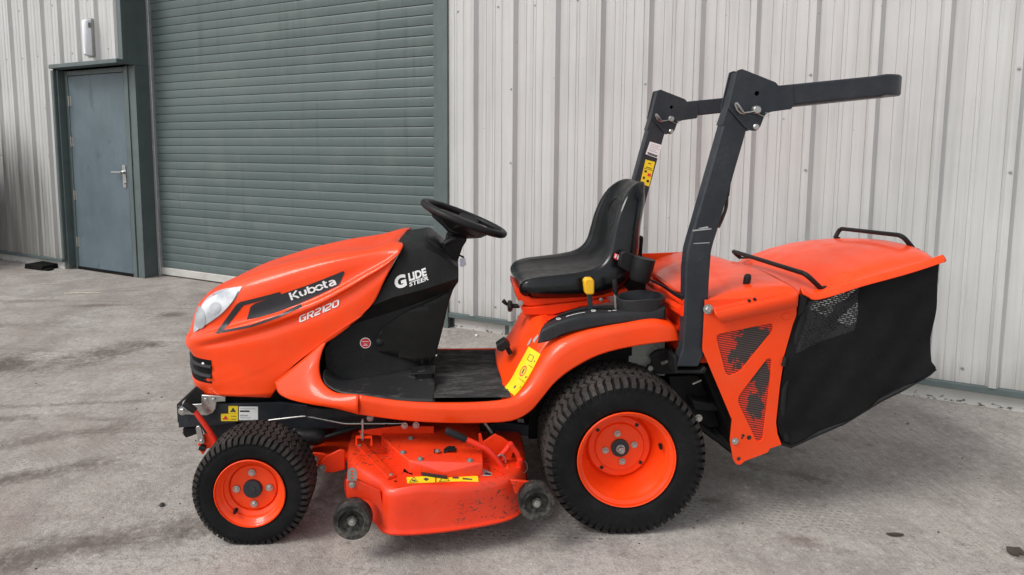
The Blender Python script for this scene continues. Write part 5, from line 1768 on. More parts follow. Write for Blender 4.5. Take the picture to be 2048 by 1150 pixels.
# holder and belt socket behind the seat
a0, a1 = [(0.6775,-0.3,0.9713),(0.6588,-0.3,0.8822)]
a0, a1 = Vector(a0), Vector(a1)
ax = (a1 - a0).normalized()
mb = MB().tube([tuple(a0 + ax * 0.004), tuple(a0), tuple(a0 + ax * 0.03), tuple(a1 - ax * 0.008), tuple(a1)], [0.038, 0.042, 0.042, 0.038, 0.032], 20)
mb.obj('bottle_holder', 'black_plastic', T, smooth=45)
mb = MB().prism([(0.5912,0.9876),(0.6104,0.9972),(0.6931,0.9539),(0.6712,0.9029),(0.6242,0.911),(0.5847,0.9347)], -0.285, -0.255)
mb.obj('holder_bracket', 'black_plastic', T, bevel=0.006, seg=3)
mb = MB().prism([(0.5813,0.9774),(0.6011,0.9713),(0.5937,0.9495),(0.5778,0.9575)], -0.252, -0.225)
bk = mb.obj('belt_socket', 'decal_red', T, bevel=0.002)
for a_ in ([(0.5785,0.9787),(0.5844,0.9767),(0.5808,0.9629),(0.5749,0.9649)], [(0.5884,0.9727),(0.5943,0.9717),(0.5887,0.957),(0.5848,0.9589)]):
    MB().prism(a_, -0.2545, -0.2525).obj('socket_mark', 'decal_white', bk)
mb = MB().box((0.62, -0.14, 0.80), (0.74, 0.14, 0.86)).prism([(0.682,1.03),(0.7276,1.0298),(0.7203,0.8409),(0.6416,0.8095),(0.6497,0.9045)], -0.13, 0.13)
mb.obj('seat_back_mount', 'greasy_black', T, bevel=0.01)

# ------------------------------------------------------------------ roll bar
# side plates: (x, z) outlines, posts: bent rectangular tube
yo, yi = -0.452, -0.392
pl = [(0.9344,1.659),(0.95,1.6642),(1.0716,1.6181),(1.081,1.6061),(1.1286,1.6062),(1.137,1.5458),(1.1326,1.5267),(1.057,1.5163),(1.038,1.5076),(1.0224,1.4624),(1.0105,1.4502),(0.9857,1.4519),(0.9674,1.4641),(0.9082,1.5282)]
plate = fillet2(pl, [0.004, 0.004, 0.006, 0.004, 0.006, 0.004, 0.008, 0.010, 0.010, 0.010, 0.012, 0.012, 0.004, 0.004], 3)
hc = [(1.0064,1.5802),(1.0037,1.5231),(1.0064,1.4641)]
post = [(0.8948,1.4675),(0.8083,1.1218),(0.7941,1.068),(0.7847,1.0284),(0.78,0.956),(0.7826,0.773),(0.7791,0.6618),(0.7557,0.5966),(0.84,0.5959),(0.8604,0.6388),(0.8663,0.7725),(0.868,0.9192),(0.8714,1.019),(0.8774,1.0497),(0.8963,1.118),(0.9848,1.4711),(0.9953,1.5145),(0.9116,1.5317)]
# folded hoop: U of rectangular tube lying back
hz0, hz1 = [(1.0925,1.5716),(1.5284,1.6133)]
def sweep_rect(path, hw, hh):
    """rectangular tube along a path; side = horizontal normal, up = cross"""
    P = [Vector(p) for p in path]
    v_, f_ = [], []
    for i, p in enumerate(P):
        t = (P[min(i + 1, len(P) - 1)] - P[max(i - 1, 0)]).normalized()
        sd_ = Vector((t.y, -t.x, 0)).normalized()
        up = sd_.cross(t).normalized()
        if up.z < 0:
            up = -up
        c = 0.15
        for a, b2 in ((-1, -1 + c), (-1 + c, -1), (1 - c, -1), (1, -1 + c), (1, 1 - c), (1 - c, 1), (-1 + c, 1), (-1, 1 - c)):
            v_.append(tuple(p + sd_ * (a * hw) + up * (b2 * hh)))
    f_ = grid_faces(len(P), 8, True)
    return v_, f_ + [tuple(range(7, -1, -1)), tuple(len(v_) - 8 + j for j in range(8))]
xe, ze = hz1[0] + 0.016, hz1[1]
xs, zs = hz0[0] - 0.05, hz0[1] - 0.004
yc = (yo + yi) / 2
path = [(xs, yc, zs), (xe - 0.10, yc, zs + (ze - zs) * 0.88)]
r_ = 0.075
for k in range(0, 9):
    a = math.pi / 2 * k / 8
    path.append((xe - r_ + r_ * math.sin(a), yc + r_ - r_ * math.cos(a), ze))
path += [(xe, 0, ze)]
path = path + [(p[0], -p[1], p[2]) for p in reversed(path[:-1])]
v_, f_ = sweep_rect(path, 0.026, 0.036)
rops = mesh_obj('roll_bar', v_, f_, 'slate_paint', T, smooth=35)
for sgn in (-1, 1):
    a, b2 = (yo + 0.004, yi - 0.004)
    if sgn > 0:
        a, b2 = -b2, -a
    MB().prism(post, a, b2).obj('post', 'slate_paint', rops, bevel=0.007, seg=3)
for sgn in (-1, 1):
    for yy in ((yo - 0.004, yo + 0.0035), (yi - 0.0035, yi + 0.004)):
        a, b2 = yy if sgn < 0 else (-yy[1], -yy[0])
        MB().prism(plate, a, b2, holes=[circle2(hc[0], 0.0085, 14)[::-1]]).obj('hinge_plate', 'slate_paint', rops, bevel=0.0015)
    a, b2 = (yo + 0.0035, yi - 0.0035) if sgn < 0 else (-yi + 0.0035, -yo - 0.0035)
    MB().prism([(0.8929,1.471),(0.9115,1.5334),(0.9381,1.6539),(0.952,1.6573),(1.0665,1.613),(1.0634,1.6061),(0.9596,1.6436),(0.9387,1.5576),(0.9244,1.478)], a, b2).obj('hinge_web', 'slate_paint', rops)
# pins, clips, lanyards
for sgn, yy in ((-1, yo - 0.004), (1, -yi - 0.004)):
    for c_, r_, h_ in ((hc[1], 0.0155, 0.016), (hc[2], 0.011, 0.009)):
        mb = MB().lathe([(r_, 0.001), (r_, -h_ * 0.7), (r_ * 0.75, -h_), (0.0001, -h_)], (c_[0], yy, c_[1]), 16)
        mb.obj('hinge_pin', 'zinc', rops, smooth=40)
    q = [(0.9522,-0.465,1.5121),(0.9787,-0.468,1.5154),(0.9941,-0.472,1.5187)]
    w_ = [(1.0013,-0.465,1.5121),(1.03,-0.465,1.5001),(1.0509,-0.465,1.5036),(1.0435,-0.465,1.5122),(1.033,-0.465,1.5122)]
    cl = [(0.9249,-0.468,1.5428),(0.9291,-0.47,1.5461),(0.936,-0.475,1.5356),(0.9503,-0.472,1.5186),(0.9596,-0.468,1.5102),(0.9455,-0.468,1.5119),(0.9346,-0.468,1.5222),(0.9249,-0.468,1.5428)]
    if sgn > 0:
        q, w_, cl = ([(p[0], p[1] + (yy - yo + 0.004), p[2]) for p in l] for l in (q, w_, cl))
        q, w_, cl = list(q), list(w_), list(cl)
    MB().tube(q, 0.0028, 6).tube(w_, 0.0012, 5).tube(cl, 0.0042, 6).obj('safety_clip', 'zinc', rops, smooth=50)
# label pair on the far post (faces the camera side)
yf = -yi - 0.0006 - 0.0045 + 0.008 - 0.0075 + 0.004
LW = [(0.9085,1.4148),(0.9655,1.3979),(0.9478,1.3322),(0.8882,1.3541)]
LY = [(0.8889,1.3273),(0.936,1.3151),(0.9099,1.1951),(0.8651,1.2099)]
def flat_label(name, poly, y, mat, par):
    return MB().prism(poly, y - 0.0006, y).obj(name, mat, par)
yl_ = -yi + 0.0034 - 0.0000
lab1 = flat_label('white_label', LW, 0.3955, 'decal_white', rops)
lab2 = flat_label('yellow_label', LY, 0.3955, 'decal_yellow', rops)
def lab_sub(poly, fr, y, mat, par, name='label_mark'):
    """sub-rectangle of a 4-corner label given as fractions (u0,u1,v0,v1)"""
    q = [Vector(p) for p in poly]
    pt = lambda u, v: tuple((q[0].lerp(q[1], u)).lerp(q[3].lerp(q[2], u), v))
    u0, u1, v0, v1 = fr
    MB().prism([pt(u0, v0), pt(u1, v0), pt(u1, v1), pt(u0, v1)], y - 0.0005, y).obj(name, mat, par)
for fr in ((0.1, 0.95, 0.80, 0.86), (0.15, 0.9, 0.88, 0.95)):
    lab_sub(LW, fr, 0.3946, 'decal_black', rops)
for fr in ((0.12, 0.9, 0.12, 0.15), (0.12, 0.8, 0.24, 0.27), (0.12, 0.9, 0.36, 0.39), (0.12, 0.7, 0.5, 0.53), (0.12, 0.85, 0.62, 0.65)):
    lab_sub(LW, fr, 0.3946, 'decal_grey', rops)
for fr, mt in (((0.02, 0.98, 0.34, 0.36), 'decal_black'), ((0.35, 0.65, 0.10, 0.13), 'decal_black'), ((0.2, 0.8, 0.27, 0.30), 'decal_black'), ((0.15, 0.4, 0.42, 0.50), 'decal_black'), ((0.55, 0.9, 0.5, 0.62), 'decal_red'), ((0.15, 0.35, 0.68, 0.78), 'decal_black'), ((0.6, 0.85, 0.76, 0.86), 'decal_black')):
    lab_sub(LY, fr, 0.3946, mt, rops)
# foot brackets
for sgn in (-1, 1):
    mb = MB()
    ft = [(0.7474,0.6397),(0.7622,0.6396),(0.7641,0.5827),(0.8495,0.5821),(0.8639,0.5971),(0.8717,0.5876),(0.8648,0.5705),(0.7533,0.5714)]
    a, b2 = -0.448, -0.38
    if sgn > 0:
        a, b2 = -b2, -a
    mb.prism(ft, a, b2)
    mb.obj('foot_bracket', 'black_metal', rops, bevel=0.003)
# scuffs where straps rubbed the post
for pl_ in ([(0.7999,1.1004),(0.8679,1.1056),(0.8662,1.102),(0.8001,1.095)], [(0.8052,1.0527),(0.8626,1.0552),(0.8627,1.0525),(0.8053,1.05)], [(0.8177,1.1057),(0.8532,1.1128),(0.857,1.1074),(0.8321,1.1039)]):
    MB().prism(pl_, -0.4494, -0.4485).obj('scuff_mark', 'decal_grey', rops)
# hose clipped to the back of the post
MB().tube(cr([(0.9359,-0.41,1.2666),(0.9357,-0.41,1.225),(0.9341,-0.41,1.176),(0.9212,-0.41,1.1342),(0.9078,-0.41,1.1032)], 16), 0.006, 8).obj('hose', 'leaf_dry', T, smooth=50)
MB().tube([(0.9406,-0.41,1.2846),(0.9384,-0.41,1.2485),(0.936,-0.41,1.2178)], 0.008, 8).obj('hose_clip', 'black_plastic', T, smooth=50)

# ------------------------------------------------------------------ behind the rear wheel: plates, hitch and duct
mb = MB().prism([(0.6394,0.5868),(0.6384,0.6266),(0.6772,0.6303),(0.6767,0.6502),(0.766,0.6575),(0.7707,0.5058),(0.6298,0.5069),(0.6277,0.5869)], -0.30, -0.292)
gp = mb.obj('gearbox_plate', 'grey_plate', T, bevel=0.002)
for p in ([(0.6915,-0.302,0.5852)][0], [(0.7334,-0.302,0.6167)][0], [(0.7256,-0.302,0.551)][0]):
    bolt(gp, p, 0.006, 'zinc_dull')
mb = MB().prism([(0.6997,0.597),(0.7222,0.6165),(0.7854,0.6278),(0.7996,0.6081),(0.8023,0.5251),(0.7365,0.5256),(0.7013,0.5417),(0.7081,0.5733)], -0.335, -0.315)
hb = mb.obj('hitch_bracket', 'black_metal', T, bevel=0.004)
bolt(hb, [(0.7007,-0.337,0.5503)][0], 0.013, 'black_metal')
bolt(hb, [(0.6974,-0.347,0.554)][0], 0.007, 'zinc_dull')
spr = []
s0, s1 = [Vector(p) for p in [(0.736,-0.35,0.5744),(0.7721,-0.35,0.5839)]]
for i in range(60):
    a = i / 60 * 2 * math.pi * 6
    p = s0.lerp(s1, i / 59)
    spr.append(tuple(p + Vector((0, 0.007 * math.cos(a), 0.007 * math.sin(a)))))
MB().tube(spr, 0.0018, 5).obj('spring', 'zinc', T, smooth=60)
bolt(T, [(0.5754,-0.27,0.5808)][0], 0.009, 'zinc_dull')
mb = MB().prism([(0.7845,0.5045),(1.0038,0.5089),(1.0336,0.3648),(1.0281,0.3027),(0.9419,0.291),(0.8808,0.3124),(0.797,0.4225)], -0.30, 0.30)
mb.prism([(0.8558,0.434),(0.9832,0.417),(0.9805,0.3893),(0.8609,0.3984)], -0.37, -0.22)
hit = mb.obj('hitch_frame', 'black_metal', T, bevel=0.005)
mb = MB().tube([(0.899,-0.3,0.3164),(0.9969,-0.3,0.2438),(1.0503,-0.3,0.202)], 0.016, 8).tube([(0.9852,-0.25,0.2692),(1.044,-0.25,0.2184),(1.0816,-0.25,0.1928)], 0.012, 8)
mb.obj('stay_bar', 'black_metal', T, smooth=40)
bolt(hit, [(0.8791,-0.37,0.3671)][0], 0.01)
mb = MB().prism([(0.8744,0.5638),(0.9231,0.5988),(0.97,0.484),(1.0309,0.3238),(1.0289,0.2795),(1.0012,0.2878)], -0.40, 0.38)
mb.obj('discharge_duct', 'greasy_black', T, bevel=0.004)
MB().tube([(0.8312,-0.42,0.5212),(0.8477,-0.42,0.5287),(0.8624,-0.42,0.5362)], 0.0035, 6).obj('clip_pin', 'zinc', T)

# ------------------------------------------------------------------ rear duct side plate with screens
Yp = -0.46
sp_ = [(0.8493,0.8482),(1.1821,0.8611),(1.1838,0.7913),(1.1728,0.7581),(1.1459,0.6395),(1.1439,0.6059),(1.1365,0.5309),(1.1287,0.3889),(1.1364,0.345),(1.1532,0.3046),(1.1331,0.2971),(1.1112,0.2896),(1.1026,0.2744),(1.0204,0.2425),(1.0024,0.2273),(0.9874,0.2314),(0.9754,0.2508),(0.9613,0.3238),(0.9654,0.4038),(0.9614,0.4096),(0.8768,0.5986),(0.847,0.664),(0.8484,0.7749)]
h1 = fillet2([(0.8922,0.7211),(1.0978,0.7623),(1.0993,0.7327),(0.9837,0.5791),(0.9494,0.5681),(0.9344,0.5776)], [0.02, 0.018, 0.018, 0.02, 0.016, 0.016], 4)
h2 = fillet2([(1.0857,0.6325),(1.1006,0.6287),(1.0988,0.55),(1.0818,0.3226),(1.0617,0.3151),(0.9848,0.4681),(0.9857,0.4907)], [0.014, 0.012, 0.0, 0.012, 0.012, 0.012, 0.012], 4)
hole = circle2([(0.9977,0.2505)][0], 0.0085, 12)
mb = MB().prism(sp_, Yp, Yp + 0.004, holes=[h1, h2, hole])
side = mb.obj('duct_side_plate', 'orange_paint', T, bevel=0.0012)
for h in (h1, h2):
    cx_ = sum(p[0] for p in h) / len(h)
    cz_ = sum(p[1] for p in h) / len(h)
    big_ = [(cx_ + (x - cx_) * 1.08, cz_ + (z - cz_) * 1.06) for x, z in h]
    MB().prism(big_, Yp + 0.0045, Yp + 0.0065).obj('screen', 'slotted_screen', side)
bolt(side, [(0.9797,-0.4605,0.3201)][0], 0.009)
bolt(side, [(0.8611,-0.4605,0.8153)][0], 0.0125)
MB().prism(fillet2([(1.1343,0.7989),(1.1598,0.7988),(1.1642,0.784),(1.1465,0.7731),(1.1279,0.7806)], 0.008), Yp - 0.004, Yp - 0.0005).obj('stamped_boss', 'orange_paint', side, bevel=0.002)
for c_, s_ in (([(1.0087,0.3405)][0], 0.006), ([(1.0313,0.3327)][0], 0.009), ([(1.0054,0.331)][0], 0.004)):
    MB().prism(circle2(c_, s_, 7), Yp - 0.0008, Yp - 0.0002).obj('paint_chip', 'chip_and_hole_shade', side)
v_ = prism_vf(sp_, -Yp - 0.004, -Yp)
mesh_obj('duct_side_plate', *v_, 'orange_paint', T)
# inner box of the duct
mb = MB().prism([(0.8835,0.7718),(1.1831,0.8069),(1.1411,0.5457),(1.129,0.3363),(0.996,0.2703),(0.9662,0.405),(0.8995,0.5947)], -0.445, 0.445)
mb.obj('duct_box', 'greasy_black', T)

# duct cover (hinged hood in front of the catcher)
CV = [
    [(0.9033,-0.488,0.7718),(1.001,-0.488,0.793),(1.0721,-0.488,0.8089),(1.1698,-0.488,0.8302)],
    [(0.8786,-0.489,0.7977),(0.9813,-0.489,0.8243),(1.052,-0.489,0.8438),(1.1708,-0.489,0.8684)],
    [(0.874,-0.486,0.8114),(0.9768,-0.486,0.8361),(1.053,-0.486,0.8538),(1.172,-0.486,0.8785)],
    [(0.8802,-0.463,0.8104),(0.9877,-0.463,0.8354),(1.0647,-0.463,0.8533),(1.1813,-0.466,0.8808)],
    [(0.8663,-0.455,0.8358),(0.9777,-0.455,0.8609),(1.0531,-0.455,0.8788),(1.18,-0.455,0.8855)],
    [(0.861,-0.445,0.8443),(0.9783,-0.445,0.8694),(1.0614,-0.445,0.8874),(1.1742,-0.445,0.8923)],
    [(0.8606,-0.41,0.8465),(0.9797,-0.41,0.872),(1.0715,-0.41,0.8883),(1.1787,-0.41,0.8934)],
    [(0.8073,-0.25,0.8343),(0.9543,-0.25,0.8675),(1.0722,-0.25,0.8889),(1.1947,-0.25,0.8963)],
    [(0.8254,-0.05,0.8292),(0.9842,-0.05,0.8716),(1.1121,-0.05,0.8861),(1.2192,-0.05,0.8878)],
    [(0.849,0.1,0.8182),(0.9829,0.1,0.87),(1.0996,0.1,0.8923),(1.2362,0.1,0.8735)],
    [(0.8769,0.22,0.8017),(1.0143,0.22,0.8557),(1.136,0.22,0.8813),(1.2647,0.22,0.8523)],
]
rows_ = CV + [[(p[0], p[1] + 0.20, p[2] - 0.01) for p in CV[-1]]]
vv, ff = loft(rows_, 24, None)
cover = mesh_obj('duct_cover', vv, ff, 'orange_paint', T, smooth=40, solid=0.004)
mb = MB()
mb.add(*loft([[(0.7775,-0.44,0.8435),(0.7817,-0.25,0.8324),(0.786,-0.02,0.8205),(0.8013,0.15,0.8076)], [(0.777,-0.44,0.8582),(0.7812,-0.25,0.8484),(0.7856,-0.02,0.8335),(0.801,0.15,0.8169)]], 8))
mesh_obj('seal_strip', mb.v, mb.f, 'black_plastic', T, solid=0.004)
mb = MB().tube([(0.787,-0.44,0.8323),(0.7818,-0.25,0.8284),(0.7861,-0.02,0.8161),(0.7968,0.15,0.803)], 0.012, 8)
mb.tube([(0.7902,-0.42,0.7972),(0.7831,-0.25,0.7884),(0.7871,-0.02,0.7833)], 0.022, 8)
mb.obj('cover_hinge_rail', 'orange_steel', T, smooth=40)
mb = MB().prism([(0.7774,0.8471),(0.8686,0.843),(0.8641,0.769),(0.8609,0.6571),(0.7905,0.6763)], -0.44, -0.40)
mb.box((0.80, -0.42, 0.60), (0.90, 0.42, 0.79))
mb.obj('duct_front', 'orange_steel', T, bevel=0.004)
# shift stub on the cover, two dark plugs
mb = MB().tube([(1.0422,-0.36,0.8749),(1.0454,-0.36,0.8882),(1.0485,-0.36,0.9053),(1.0498,-0.36,0.9167),(1.0497,-0.36,0.9205)], [0.010, 0.0125, 0.0135, 0.011, 0.006], 10)
mb.obj('latch_stub', 'black_plastic', T, smooth=60)
for p in ([(1.0076,-0.464,0.8457)][0], [(1.0272,-0.464,0.851)][0]):
    MB().lathe([(0.0055, 0.004), (0.0055, -0.003), (0.0001, -0.004)], p, 10).obj('plug', 'black_plastic', cover)

# ------------------------------------------------------------------ grass catcher
def lid_z(x, y):
    zs_ = ((1.15, 0.845), (1.20, 0.848), (1.30, 0.852), (1.335, 0.866), (1.38, 0.900), (1.42, 0.922), (1.51, 0.953), (1.60, 0.976), (1.70, 0.990), (1.78, 0.993), (1.84, 0.985), (1.90, 0.962))
    for (x0, z0), (x1, z1) in zip(zs_, zs_[1:]):
        if x <= x1:
            t = max(0, (x - x0) / (x1 - x0))
            return z0 + (z1 - z0) * t - 0.085 * y - 0.22 * y * y
    return zs_[-1][1] - 0.085 * y - 0.22 * y * y
lower = cr([(1.1918,-0.48,0.8733),(1.2122,-0.48,0.8623),(1.2326,-0.48,0.8513),(1.4173,-0.48,0.903),(1.5787,-0.48,0.9475),(1.7064,-0.475,0.9875)], 44)
LID = [[tuple(p) for p in lower], [(p.x, p.y + 0.004, p.z + 0.010) for p in lower], [(p.x * 0.995 + 0.006, p.y + 0.018, p.z + 0.022) for p in lower]]
for y in (-0.42, -0.36, -0.28, -0.18, -0.06, 0.06, 0.18, 0.28, 0.36, 0.42):
    xr = 1.86 - 0.85 * y * y
    xf = 1.205
    LID.append([(xf + (xr - xf) * j / 43, y, lid_z(xf + (xr - xf) * j / 43, y) - (0.012 * (abs(y) > 0.4)) - 0.02 * max(0, (j - 38) / 5) ** 2) for j in range(44)])
LID += [[(p.x, -p.y, p.z - 0.15) for p in lower]]
vv, ff = loft_k(LID, 44, 4)
lid = mesh_obj('catcher_lid', vv, ff, 'orange_paint', T, smooth=45, solid=0.005)
MB().add(*loft([[(1.207, y, lid_z(1.205, y) - 0.004) for y in (-0.42, -0.2, 0, 0.2, 0.42)], [(1.20, y, lid_z(1.205, y) - 0.09) for y in (-0.42, -0.2, 0, 0.2, 0.42)]], 14)).obj('lid_front', 'orange_paint', lid, solid=0.004)
MB().add(*loft([[(1.08, y, lid_z(1.205, y) - 0.028) for y in (-0.43, -0.2, 0, 0.2, 0.43)], [(1.235, y, lid_z(1.205, y) - 0.030) for y in (-0.43, -0.2, 0, 0.2, 0.43)]], 14)).obj('cover_ledge', 'orange_paint', T, solid=0.004)
# shallow pressed panel on top of the lid
def handle(pts, feet, name='lid_handle'):
    mb = MB().tube(fillet(pts, 0.03, 5), 0.0095, 10)
    for a, b2 in feet:
        mb.tube([a, tuple(Vector(a).lerp(Vector(b2), 0.5)), b2], 0.011, 8, flat=0.45)
    return mb.obj(name, 'black_plastic', lid, smooth=50)
handle([(1.3302,0.3,0.8585),(1.2924,0.3,0.8903),(1.2692,-0.36,0.9195),(1.3271,-0.36,0.8658)], [[(1.3254,0.3,0.8561),(1.369,0.28,0.8621)], [(1.3271,-0.36,0.8658),(1.3759,-0.36,0.879)]])
handle([(1.7252,0.2,0.9676),(1.7461,0.2,1.0121),(1.7455,-0.2,1.0396),(1.7918,-0.2,0.9868)], [[(1.7205,0.2,0.9676),(1.7424,0.19,0.9691)], [(1.7838,-0.2,0.9848),(1.8125,-0.2,0.9827)]])
# bag: fabric side with a see-through window in the upper front corner
Yb = -0.455
bag = [(1.19,0.8671),(1.2175,0.8633),(1.2511,0.8484),(1.4342,0.9026),(1.5975,0.9476),(1.6998,0.9746),(1.7013,0.9288),(1.6963,0.8239),(1.6904,0.7031),(1.6912,0.6149),(1.7078,0.5922),(1.6887,0.5735),(1.5941,0.5156),(1.5131,0.4745),(1.3824,0.3879),(1.2969,0.3524),(1.1897,0.2997),(1.1605,0.3231),(1.1404,0.354),(1.1352,0.3846),(1.143,0.5288),(1.1522,0.6396),(1.1851,0.7862)]
win = [(1.226,0.8412),(1.2872,0.8556),(1.3591,0.8754),(1.4168,0.888),(1.4113,0.7996),(1.4006,0.7329),(1.3289,0.7036),(1.2173,0.6597),(1.1848,0.6487),(1.2019,0.7435)]
mbx = MB()
loops = [Vector((x, z, 0)) for x, z in bag]
v_, f_ = prism_vf(bag, Yb, Yb + 0.003, holes=[win])
# let the cloth sag and pucker a little
def pucker(p):
    x, y, z = p
    return (x, y + 0.007 * math.sin(x * 19 + z * 7) * math.cos(z * 13 - x * 4) + 0.004 * math.sin(x * 47 - z * 31) + 0.006 * max(0, 0.62 - z) * math.sin(x * 60), z)
bm = bmesh.new()
vs_ = [bm.verts.new(p) for p in v_]
for q in f_:
    try:
        bm.faces.new([vs_[i] for i in q])
    except ValueError:
        pass
bmesh.ops.triangulate(bm, faces=bm.faces)
v_, f_ = bm_cut(bm, 0.03)
bagm = mesh_obj('grass_bag', [pucker(p) for p in v_], f_, 'bag_fabric', T, smooth=60)
v_, f_ = chop(win, 0.03)
mesh_obj('mesh_window', [pucker((x, Yb + 0.0015, z)) for x, y, z in v_], f_, 'bag_mesh', bagm, smooth=60)
# far side of the bag
mesh_obj('mesh_window', [(x, 0.4535, z) for x, z in ((1.15, 0.36), (1.70, 0.42), (1.70, 0.76), (1.15, 0.72))], [(0, 1, 2, 3)], 'bag_sheer', bagm)
mb = MB()
# bottom tray and back cloth
bt = [(1.1527,-0.45,0.3091),(1.1926,-0.45,0.2952),(1.3002,-0.45,0.3461),(1.3859,-0.45,0.3837),(1.517,-0.45,0.4685),(1.5982,-0.45,0.5097),(1.693,-0.45,0.5677),(1.7138,-0.45,0.5884)]
vv, ff = loft([bt, [(p[0], 0.45, p[2]) for p in bt]], 20, None)
mb.add(vv, ff)
bk_ = [(1.7118,-0.45,0.5903),(1.6971,-0.45,0.6131),(1.6944,-0.45,0.7014),(1.7003,-0.45,0.8225),(1.7054,-0.45,0.9277),(1.7038,-0.45,0.9735)]
vv, ff = loft([bk_, [(p[0] - 0.04, 0.0, p[2] - 0.04) for p in bk_], [(p[0] - 0.04, 0.44, p[2] - 0.15) for p in bk_]], 12, None)
mesh_obj('bag_back', vv, ff, 'bag_sheer', bagm, smooth=50)
mesh_obj('bag_bottom', mb.v, mb.f, 'bag_fabric', bagm, smooth=50, solid=0.006)
mb = MB().tube([(1.4469,-0.43,0.88),(1.3261,-0.43,0.7632),(1.206,-0.43,0.6512)], 0.016, 8)
mb.tube([(1.2016,-0.445,0.8572),(1.2171,-0.445,0.8424),(1.2158,-0.445,0.7961),(1.1764,-0.445,0.634),(1.1569,-0.445,0.5057),(1.1523,-0.445,0.3721),(1.1776,-0.445,0.3141)], 0.014, 8)
mb.tube([(p[0], p[1], p[2] - 0.004) for p in bt], 0.007, 6)
mb.obj('bag_frame', 'black_plastic', bagm, smooth=50)
mb = MB().prism([(1.1891,0.8647),(1.2108,0.8683),(1.2184,0.8609),(1.2068,0.8059),(1.1859,0.7876)], -0.468, -0.457)
mb.obj('bag_strap', 'black_plastic', bagm, bevel=0.004)
mb = MB().tube([(1.1504,-0.462,0.6365),(1.146,-0.462,0.6141),(1.1429,-0.462,0.6029)], 0.008, 8)
mb.obj('bag_hook', 'black_plastic', bagm, smooth=50)

# ------------------------------------------------------------------ wheels
def tyre_mesh(Rr, W, rim_r, nb, rows_, lug, sh):
    """carcass of revolution + raised turf blocks; the foot is pressed flat"""
    mb = MB()
    w = W / 2
    prof = [(rim_r - 0.004, w * 0.74), (rim_r + 0.001, w * 0.86), (rim_r + 0.006, w * 0.925), (rim_r + 0.025, w * 0.985), (rim_r + (Rr - rim_r) * 0.50, w * 1.0), (Rr - 0.030, w * 0.975), (Rr - 0.016, w * 0.90), (Rr - lug, w * 0.74), (Rr - lug + 0.001, w * 0.4), (Rr - lug + 0.0015, 0)]
    prof = prof + [(r, -a) for r, a in reversed(prof[:-1])]
    p3 = cr([(r, a, 0) for r, a in prof], 46)
    mb.lathe([(p.x, p.y) for p in p3], (0, 0, 0), 96)
    # faint ring on the sidewall
    def blk(a0, a1, y0, y1, r0, r1, skew, taper, mi=1):
        v = []
        for r, tp in ((r0, 0.0), (r1, taper)):
            for a, yy, sg in ((a0 + tp, y0, 0), (a1 - tp, y0, 0), (a1 - tp, y1, 1), (a0 + tp, y1, 1)):
                aa = a + skew * sg
                # blocks follow the crown: a little lower toward the shoulder
                rr = r - 0.35 * max(0, abs(yy) - w * 0.55) ** 2 / w
                v.append((rr * math.cos(aa), yy, rr * math.sin(aa)))
        f = [(4, 5, 6, 7), (0, 1, 5, 4), (1, 2, 6, 5), (2, 3, 7, 6), (3, 0, 4, 7)]
        mb.add(v, f, mi)
    st = 2 * math.pi / nb
    rw = 2 * w * 0.80 / rows_
    for k in range(nb):
        for i in range(rows_):
            y0 = -w * 0.80 + i * rw
            s = 1 if i % 2 else -1
            a = k * st + (0.5 * st if i % 2 else 0)
            j = random.uniform(-0.06, 0.06) * st
            blk(a + j, a + st * 0.74 + j, y0 + rw * 0.05, y0 + rw * 0.97, Rr - lug - 0.004, Rr + random.uniform(-0.0012, 0.0006), s * st * 0.33, st * 0.05)
        # shoulder lugs wrap down over the edge
        for sgn in (-1, 1):
            a = k * st + (0.25 * st if sgn > 0 else 0)
            v = []
            for rr, yy in ((Rr - 0.001, w * 0.80), (Rr - 0.008, w * 0.93), (Rr - 0.022, w * 1.005), (Rr - sh, w * 0.995)):
                for aa in (a, a + st * 0.60):
                    v.append((rr * math.cos(aa + 0.2 * st * (Rr - rr) / sh), sgn * yy, rr * math.sin(aa + 0.2 * st * (Rr - rr) / sh)))
            for rr, yy in ((Rr - 0.012, w * 0.78), (Rr - 0.020, w * 0.86), (Rr - 0.032, w * 0.94), (Rr - sh, w * 0.95)):
                for aa in (a - 0.04 * st, a + st * 0.64):
                    v.append((rr * math.cos(aa), sgn * yy, rr * math.sin(aa)))
            f = [(0, 1, 3, 2), (2, 3, 5, 4), (4, 5, 7, 6)]
            for q in range(3):
                f += [(2 * q, 2 * q + 2, 2 * q + 10, 2 * q + 8), (2 * q + 1, 2 * q + 9, 2 * q + 11, 2 * q + 3)]
            f += [(0, 8, 9, 1), (6, 7, 15, 14)]
            mb.add(v, f[:2], 1)
            mb.add(v, f[2:], 0)
    return mb

